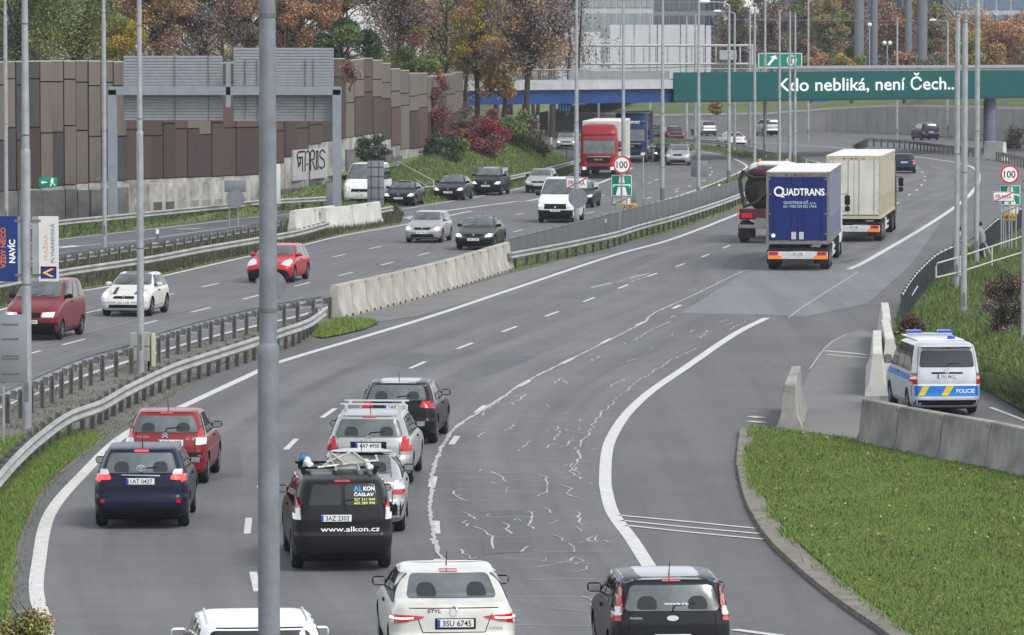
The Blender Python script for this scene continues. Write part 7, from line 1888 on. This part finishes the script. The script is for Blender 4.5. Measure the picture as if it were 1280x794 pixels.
T = [
 ('olive green broad tree at the left border above the noise wall', 22, -70, 88, 62, 300, ['olive', 'green'], 9000, .0),
 ('green tree with ochre top behind the first lamp post', 92, -60, 92, 58, 306, ['green', 'olive'], 9000, .0),
 ('yellow-green small tree just left of the corrugated sign back', 152, 20, 95, 28, 300, ['yellow', 'olive'], 4000, .0),
 ('bright yellow tree top beside the slim pole', 134, -60, 50, 34, 318, ['yellow', 'ochre'], 4500, .2),
 ('golden brown tree with dark branches above the left sign back', 196, -70, 80, 44, 312, ['ochre', 'rust'], 5500, .7),
 ('greyish mauve half-bare tree between the two sign backs', 254, -70, 90, 48, 318, ['mauve', 'rust'], 6500, 1.0),
 ('brownish thin tree behind the thick near lamp post', 312, -60, 85, 42, 322, ['rust', 'mauve'], 6000, .9),
 ('orange brown tree above the right sign back', 372, -50, 80, 46, 322, ['orange', 'rust'], 7500, .4),
 ('dark green rounded conifer bush above the tan panels', 432, 25, 92, 56, 318, ['darkgreen', 'green'], 9000, .0),
 ('mauve bare tree high above the dark green bush', 425, -80, 40, 60, 345, ['mauve', 'rust'], 6500, 1.0),
 ('pink brown half-bare tree right of the dark green bush', 500, -70, 70, 48, 345, ['rust', 'mauve'], 7000, .8),
 ('fresh green low shrub tree behind the end of the noise wall', 522, 55, 100, 34, 345, ['green', 'olive'], 4200, .0),
 ('yellow speckled tree above the noise wall end', 548, -20, 92, 34, 362, ['yellow', 'mauve'], 4500, .6),
 ('orange and yellow tree where the blue girder begins', 596, -30, 118, 34, 352, ['orange', 'yellow'], 5200, .6),
 ('tall mauve bare tree behind the bridge end', 580, -90, 60, 52, 380, ['mauve', 'rust'], 7500, 1.0),
 ('half-bare tree with a dark forked trunk in front of the bridge', 657, -70, 118, 46, 345, ['mauve', 'ochre'], 3200, 1.6),
 ('gold and rust tree low beside the forked bare tree', 628, 50, 128, 26, 350, ['ochre', 'orange'], 2600, .8),
 ('thin bare mauve tree beyond the white building wing', 690, -60, 80, 32, 420, ['mauve', 'mauve'], 1600, 1.4),
]
for i, (lab, u, a, b, hw, Y, pal, n, bare) in enumerate(T):
    tree(lab, u, a, b, hw * 1.12, Y, pal, int(n * 3.4), bare=bare, seed=20 + i, group=lg if u < 560 else None, zb=2.0 if u < 600 else 1.2)
fgp = 'autumn trees beyond the bridge'
T2 = [
 ('large orange tree at the right end of the bridge', 1240, 8, 96, 42, 520, ['orange', 'ochre'], 7500, .2),
 ('rust tree at the right border above the banner', 1285, 0, 95, 28, 525, ['orange', 'rust'], 3500, .2),
 ('yellow-green tree left of the large orange one', 1212, 30, 92, 18, 515, ['olive', 'yellow'], 2200, .2),
 ('brown vine-hung tree between the columns, nearest the thick column', 1163, -20, 90, 22, 555, ['rust', 'olive'], 3800, .8),
 ('rust coloured tree behind the globe lantern', 1115, -25, 90, 26, 560, ['rust', 'orange'], 4300, .8),
 ('yellow spotted narrow tree left of the first column', 1034, -30, 90, 24, 556, ['olive', 'ochre'], 4200, .8),
 ('mauve bare tree left of the globe lantern', 1062, -30, 85, 22, 566, ['mauve', 'rust'], 3600, 1.0),
 ('dull brown tree right behind the green direction sign', 1008, -30, 90, 24, 562, ['mauve', 'olive'], 3800, 1.0),
 ('mauve bare tree above the end of the truss gantry', 962, -30, 90, 26, 565, ['mauve', 'rust'], 3800, 1.2),
 ('greyish bare tree between the dark glass building and the gantry end', 918, -20, 95, 24, 570, ['mauve', 'olive'], 3400, 1.2),
 ('orange low shrub beside the green direction sign', 1012, 58, 90, 17, 505, ['orange', 'rust'], 1600, .1),
 ('yellow-green low shrub above the banner lettering', 1064, 68, 90, 18, 500, ['yellow', 'olive'], 1700, .0),
 ('rust low shrub above the end of the banner lettering', 1130, 65, 90, 18, 500, ['rust', 'orange'], 1700, .0),
 ('grey-green low shrub left of the right columns', 1172, 66, 92, 22, 500, ['mauve', 'green'], 1900, .1),
 ('small orange bush on the slope behind the retaining wall', 895, 128, 142, 12, 500, ['orange', 'olive'], 700, .0),
]
for i, (lab, u, a, b, hw, Y, pal, n, bare) in enumerate(T2):
    small = (b - a) < 40
    tree(lab, u, a, b, hw * 1.12, Y, pal, int(n * 2.9), bare=bare, seed=60 + i, group=fgp if not small else None, zb=3.2, cat='tree' if not small else 'shrub', name='tree' if not small else 'shrub')
# the wood that closes the view behind the single trees
def woodland(label, u0, u1, vt, zb, Y0, Y1, pals, n, seed, bumps):
    rs = np.random.RandomState(seed); k = Y0 / F_PX; obs = []
    me_all = None
    K = bumps; cu = rs.uniform(u0, u1, K); cY = rs.uniform(Y0, Y1, K); ctop = vt + rs.uniform(-12, 16, K)
    cx = (cu - 640) * cY / F_PX; ct = np.array([PY(u, v, y).z for u, v, y in zip(cu, ctop, cY)])
    idx = rs.randint(0, K, n); f = rs.uniform(0, 1, n) ** .8
    wz = ct - zb; z = zb + wz[idx] * f
    # crowns bulge: radius widest at mid height, knotted into clumps
    rad = (1.6 + 1.6 * np.sin(np.pi * np.clip(f * 1.05, 0, 1)))
    q = rs.randint(0, 40, n); rr = np.random.RandomState(seed + 1).normal(size=(K, 40, 3))
    off = rr[idx, q]; d = rs.normal(size=(n, 3)) * .38
    pts = np.stack([cx[idx] + off[:, 0] * rad * .55 + d[:, 0], cY[idx] + off[:, 1] * rad * .5 + d[:, 1], z * .45 + .55 * (zb + wz[idx] * (1 / (1 + np.exp(-off[:, 2] * 1.2)))) + d[:, 2] * .6], 1)
    me = leaves_mesh('woodland', pts, 1.5 * k, leaf_mat('leaves_' + pals[0], PAL[pals[0]]), rs)
    for p in pals[1:]: me.materials.append(leaf_mat('leaves_' + p, PAL[p]))
    mi = rs.randint(0, len(pals), K)[idx]; me.polygons.foreach_set('material_index', mi.astype(np.int32))
    o = bpy.data.objects.new('woodland', me); COL.objects.link(o); o['kind'] = 'stuff'; o['label'] = label; o['category'] = 'woodland'
    mb = MB(); rd = random.Random(seed)
    for i in range(K):
        mb.tube([(0, 0, 0), (rd.uniform(-.4, .4), 0, wz[i] * .5), (rd.uniform(-.8, .8), 0, wz[i] * .97)], [.2, .13, .03], 6)
        mb.v[-18:] = [(x + cx[i], y + cY[i], z_ + zb) for x, y, z_ in mb.v[-18:]]
        for _ in range(14):
            a = rd.uniform(.3, .9) * wz[i]; an = rd.uniform(0, 6.28); L = rd.uniform(1.2, 2.8)
            p0 = Vector((cx[i], cY[i], zb + a)); p1 = p0 + Vector((math.cos(an) * L, math.sin(an) * L, L * rd.uniform(.4, 1.3)))
            mb.tube([p0, p0.lerp(p1, .5) + Vector((0, 0, .2)), p1], [.07, .04, .015], 4, caps=False)
    b = mb.build('woodland_trunks', BARK, o)
    return o
woodland('dense wood of half-bare autumn trees closing the view behind the noise wall', -220, 590, -40, 2.5, 350, 400, ['mauve', 'rust', 'ochre', 'mauve', 'olive'], 105000, 5, 42)
woodland('low undergrowth on the slope right behind the noise wall', -60, 380, 62, 1.0, 292, 315, ['brush', 'olive', 'rust'], 14000, 9, 30)
woodland('mauve and brown wood behind the far bridge end', 560, 740, -30, 3, 400, 440, ['mauve', 'rust', 'mauve', 'brush'], 16000, 6, 12)
woodland('brown wood with yellow patches standing among the columns beyond the bridge', 890, 1200, 5, 4, 575, 610, ['mauve', 'rust', 'brush', 'olive'], 30000, 7, 26)
woodland('orange brown wood at the far right beyond the bridge', 1190, 1340, 25, 4, 540, 570, ['orange', 'ochre', 'olive', 'rust'], 14000, 8, 12)
# shrubs
S = [
 ('dark green round shrub at the foot of the noise wall end', 556, 166, 214, 31, 309, ['darkgreen', 'green'], 9000),
 ('crimson red shrub right of the dark green round one', 603, 156, 208, 36, 322, ['red', 'redvine'], 11000),
 ('reddish sprawling shrub above the crimson one', 592, 130, 172, 30, 335, ['brush', 'redvine'], 6000),
 ('dull green shrub below the forked bare tree', 650, 138, 200, 30, 338, ['brush', 'green'], 9000),
 ('dark evergreen shrub left of the far silver saloon', 668, 168, 198, 20, 345, ['darkgreen', 'brush'], 4500),
 ('small dark green bush in front of the wall base with graffiti', 464, 166, 214, 19, 281, ['darkgreen', 'green'], 5000),
 ('crimson creeper climbing the last noise wall panels', 552, 92, 172, 17, 328.5, ['redvine', 'redvine'], 4500),
 ('rust creeper hanging on the noise wall beside the sign panel', 438, 70, 108, 12, 284, ['redvine', 'rust'], 1100),
 ('low green weeds tuft at the end of the gore barriers', 494, 262, 282, 13, 258, ['green', 'brush'], 900),
]
for i, (lab, u, a, b, hw, Y, pal, n) in enumerate(S):
    tree(lab, u, a, b, hw, Y, pal, n, seed=90 + i, name='shrub', cat='shrub', zb=max(0.0, PY(u, b, Y).z - .3), tr=.05)
tree('brown leafless bramble bush at the right border on the bank', 1262, 335, 448, 30, 54000 / (455 - 60), ['brush', 'mauve'], 14000, bare=.5, seed=120, name='shrub', cat='shrub', zb=.5, leaf=.035, tr=.04)
tree('dark green weeds at the near end of the shoulder fence', 1140, 398, 428, 19, 54000 / (426 - 60), ['brush', 'green'], 5000, bare=.0, seed=121, name='shrub', cat='shrub', zb=.02, leaf=.035, tr=.03)
tree('dry bushes behind the bridge pier at the right border', 1268, 150, 192, 16, 430, ['brush', 'mauve'], 1200, bare=1.0, seed=122, name='shrub', cat='shrub', zb=.3, tr=.05)
tree('green and rust feathery bush in the bottom left corner of the view', 10, 742, 870, 44, 54000 / (850 - 60), ['olive', 'ochre'], 16000, bare=0, seed=123, name='shrub', cat='shrub', zb=.05, leaf=.026, tr=.008)

# ---- grass
def scatter(name, src, n, h, w, pal, seed, kind_label=None, umin=-60, umax=1340, lean=.5, zadd=0.0, cluster=0.0):
    rs = np.random.RandomState(seed); me = src.data; me.calc_loop_triangles()
    co = np.empty(len(me.vertices) * 3, np.float32); me.vertices.foreach_get('co', co); co = co.reshape(-1, 3)
    tri = np.empty(len(me.loop_triangles) * 3, np.int32); me.loop_triangles.foreach_get('vertices', tri); tri = tri.reshape(-1, 3)
    A, B, C_ = co[tri[:, 0]], co[tri[:, 1]], co[tri[:, 2]]
    nr = np.cross(B - A, C_ - A); ar = np.abs(nr[:, 2]) / 2; p = ar / ar.sum()
    i = rs.choice(len(tri), n * 3, p=p); r1 = np.sqrt(rs.rand(n * 3)); r2 = rs.rand(n * 3)
    q = A[i] * (1 - r1)[:, None] + B[i] * (r1 * (1 - r2))[:, None] + C_[i] * (r1 * r2)[:, None]
    uu = 640 + F_PX * q[:, 0] / np.maximum(1, q[:, 1]); vv = 60 + 54000 / np.maximum(1, q[:, 1])
    q = q[(uu > umin) & (uu < umax) & (vv < 880)]
    if cluster:
        f = np.sin(q[:, 0] * 1.7 + np.sin(q[:, 1] * .9) * 2) * np.sin(q[:, 1] * .8 + np.sin(q[:, 0] * 1.3) * 2); q = q[rs.rand(len(q)) < .5 + f * cluster]
    q = q[:n]; n = len(q)
    hh = h * rs.uniform(.45, 1.3, (n, 1)); an = rs.uniform(0, 2 * np.pi, n); dx = np.stack([np.cos(an), np.sin(an), 0 * an], 1)
    ln = rs.normal(size=(n, 3)) * lean; ln[:, 2] = 1; ln /= np.linalg.norm(ln, axis=1)[:, None]
    v = np.empty((n, 3, 3)); v[:, 0] = q - dx * w / 2; v[:, 1] = q + dx * w / 2; v[:, 2] = q + ln * hh; v[:, :, 2] += zadd
    m = bpy.data.meshes.new(name); m.vertices.add(n * 3); m.vertices.foreach_set('co', v.ravel().astype(np.float32)); m.loops.add(n * 3)
    m.loops.foreach_set('vertex_index', np.arange(n * 3, dtype=np.int32)); m.polygons.add(n); m.polygons.foreach_set('loop_start', np.arange(0, n * 3, 3, dtype=np.int32))
    m.materials.append(leaf_mat('blades_' + name + str(seed), pal)); m.update(calc_edges=True)
    o = bpy.data.objects.new(name, m); COL.objects.link(o); o['kind'] = 'stuff'; o['label'] = kind_label or 'short green grass'; o['category'] = 'grass'
    return o
G3 = None
G1 = [(.065, .115, .022), (.085, .145, .028), (.055, .095, .020), (.11, .165, .040), (.13, .16, .06), (.08, .115, .04), (.06, .125, .03)]
G2 = [(.07, .085, .03), (.09, .105, .035), (.05, .065, .025), (.12, .11, .05), (.10, .085, .05)]
G3 = [(.055, .095, .025), (.075, .125, .03), (.045, .075, .022), (.10, .12, .045), (.085, .085, .045), (.08, .14, .035)]
G3 = [tuple(x * 1.35 for x in c) for c in G3]
O = bpy.data.objects
G1 = [(c[0] * 1.72, c[1] * 1.58, c[2] * 1.4) for c in G1]
scatter('grass', O['lawn'], 260000, .052, .015, G1, 1, 'mown green lawn inside the curve of the slip lane', umin=900, umax=1400, lean=.8)
scatter('grass', O['lawn'], 9000, .09, .035, [(.04, .09, .02), (.06, .12, .025), (.13, .15, .07)], 2, 'taller weed leaves dotted over the lawn', umin=900, umax=1320, cluster=.5)
scatter('grass', O['lawn'], 13000, .06, .016, [(.15, .16, .06), (.18, .17, .08), (.12, .15, .05)], 12, 'yellowish dry blades in patches of the lawn', umin=900, umax=1320, cluster=.6)
def tufts_along(name, path, n, h, w, pal, seed, spread, lab, z=.12):
    rs = np.random.RandomState(seed); q = np.array([tuple(p) for p in path]); i = rs.randint(0, len(q) - 1, n); t = rs.rand(n, 1)
    f = .5 + .5 * np.sin(i * .45 + np.sin(i * .17) * 3); keep = rs.rand(n) < f; i = i[keep]; t = t[keep]; n = len(i)
    p = q[i] * (1 - t) + q[i + 1] * t; p[:, 0] += rs.normal(size=n) * spread; p[:, 1] += rs.normal(size=n) * spread * 2; p[:, 2] = z
    hh = h * rs.uniform(.4, 1.3, (n, 1)); an = rs.uniform(0, 6.28, n); dx = np.stack([np.cos(an), np.sin(an), 0 * an], 1); ln = rs.normal(size=(n, 3)) * .6; ln[:, 2] = 1; ln /= np.linalg.norm(ln, axis=1)[:, None]
    v = np.empty((n, 3, 3)); v[:, 0] = p - dx * w / 2; v[:, 1] = p + dx * w / 2; v[:, 2] = p + ln * hh
    m = bpy.data.meshes.new(name); m.vertices.add(n * 3); m.vertices.foreach_set('co', v.ravel().astype(np.float32)); m.loops.add(n * 3)
    m.loops.foreach_set('vertex_index', np.arange(n * 3, dtype=np.int32)); m.polygons.add(n); m.polygons.foreach_set('loop_start', np.arange(0, n * 3, 3, dtype=np.int32))
    m.materials.append(leaf_mat('tufts' + str(seed), pal)); m.update(calc_edges=True)
    o = bpy.data.objects.new(name, m); COL.objects.link(o); o['kind'] = 'stuff'; o['label'] = lab; o['category'] = 'grass'
tufts_along('grass', ko, 9000, .12, .025, G1, 31, .10, 'ragged grass tufts hanging over the kerb of the lawn')
tufts_along('grass', ki, 500, .04, .03, [(.06, .05, .035), (.09, .075, .05), (.05, .07, .03)], 32, .06, 'dirt and weeds along the kerb joint', z=.10)
tufts_along('grass', med_near, 2600, .06, .025, G3, 33, .12, 'weeds along the left asphalt edge', z=.03)
scatter('fallen_leaves', O['lawn'], 260, .04, .07, [(.30, .22, .10), (.22, .12, .05), (.40, .36, .25), (.16, .09, .05)], 34, 'fallen leaves and litter dotted over the lawn', umin=900, umax=1320, zadd=.05)
scatter('grass', O['median_lawn'], 36000, .09, .02, G1, 3, 'green grass below the long guardrail in the left corner')
scatter('grass', O['grass_patch'], 3500, .14, .03, G1, 4, 'small green grass patch where the guardrail meets the barriers')
scatter('grass', O['median_strip'], 26000, .22, .04, G3, 5, 'rough grass strip under the median guardrail')
scatter('grass', O['median_verge'], 7000, .07, .025, G2, 6, 'dry weeds scattered over the dirt of the left median', cluster=.5)
scatter('grass', O['island_verge'], 26000, .28, .04, [(.08, .07, .04), (.10, .085, .045), (.055, .06, .03), (.07, .08, .035)], 7, 'brownish tall grass between the service road and the inbound lanes')
scatter('grass', O['left_bank'], 60000, .24, .055, G3, 8, 'green grass on the bank below the noise wall')
scatter('grass', O['right_bank'], 60000, .22, .04, G3, 9, 'mixed green and dry grass on the right bank', umin=1100, umax=1450)
scatter('grass', O['right_bank_top'], 16000, .25, .04, G3, 35, 'rough grass on top of the right bank', umin=1250, umax=1520)
scatter('grass', O['right_bank_foot'], 9000, .22, .035, G3, 10, 'grass at the foot of the right bank behind the police van', umin=1100)
# ================================================================== AIR
hz = MB(); hz.box((0, 2650, 15.5), (6100, 5800, 35)); ho_ = hz.build('haze', None if False else MATS['black_plastic'])
hm = bpy.data.materials.new('haze'); hm.use_nodes = True; t = hm.node_tree; t.nodes.clear()
out = t.nodes.new('ShaderNodeOutputMaterial'); pv_ = t.nodes.new('ShaderNodeVolumePrincipled')
pv_.inputs['Color'].default_value = (.80, .84, .90, 1); pv_.inputs['Density'].default_value = .00015; pv_.inputs['Anisotropy'].default_value = .2
t.links.new(pv_.outputs[0], out.inputs['Volume']); ho_.data.materials.clear(); ho_.data.materials.append(hm)
ho_['kind'] = 'stuff'; ho_['label'] = 'thin autumn haze over the motorway'; ho_['category'] = 'haze'
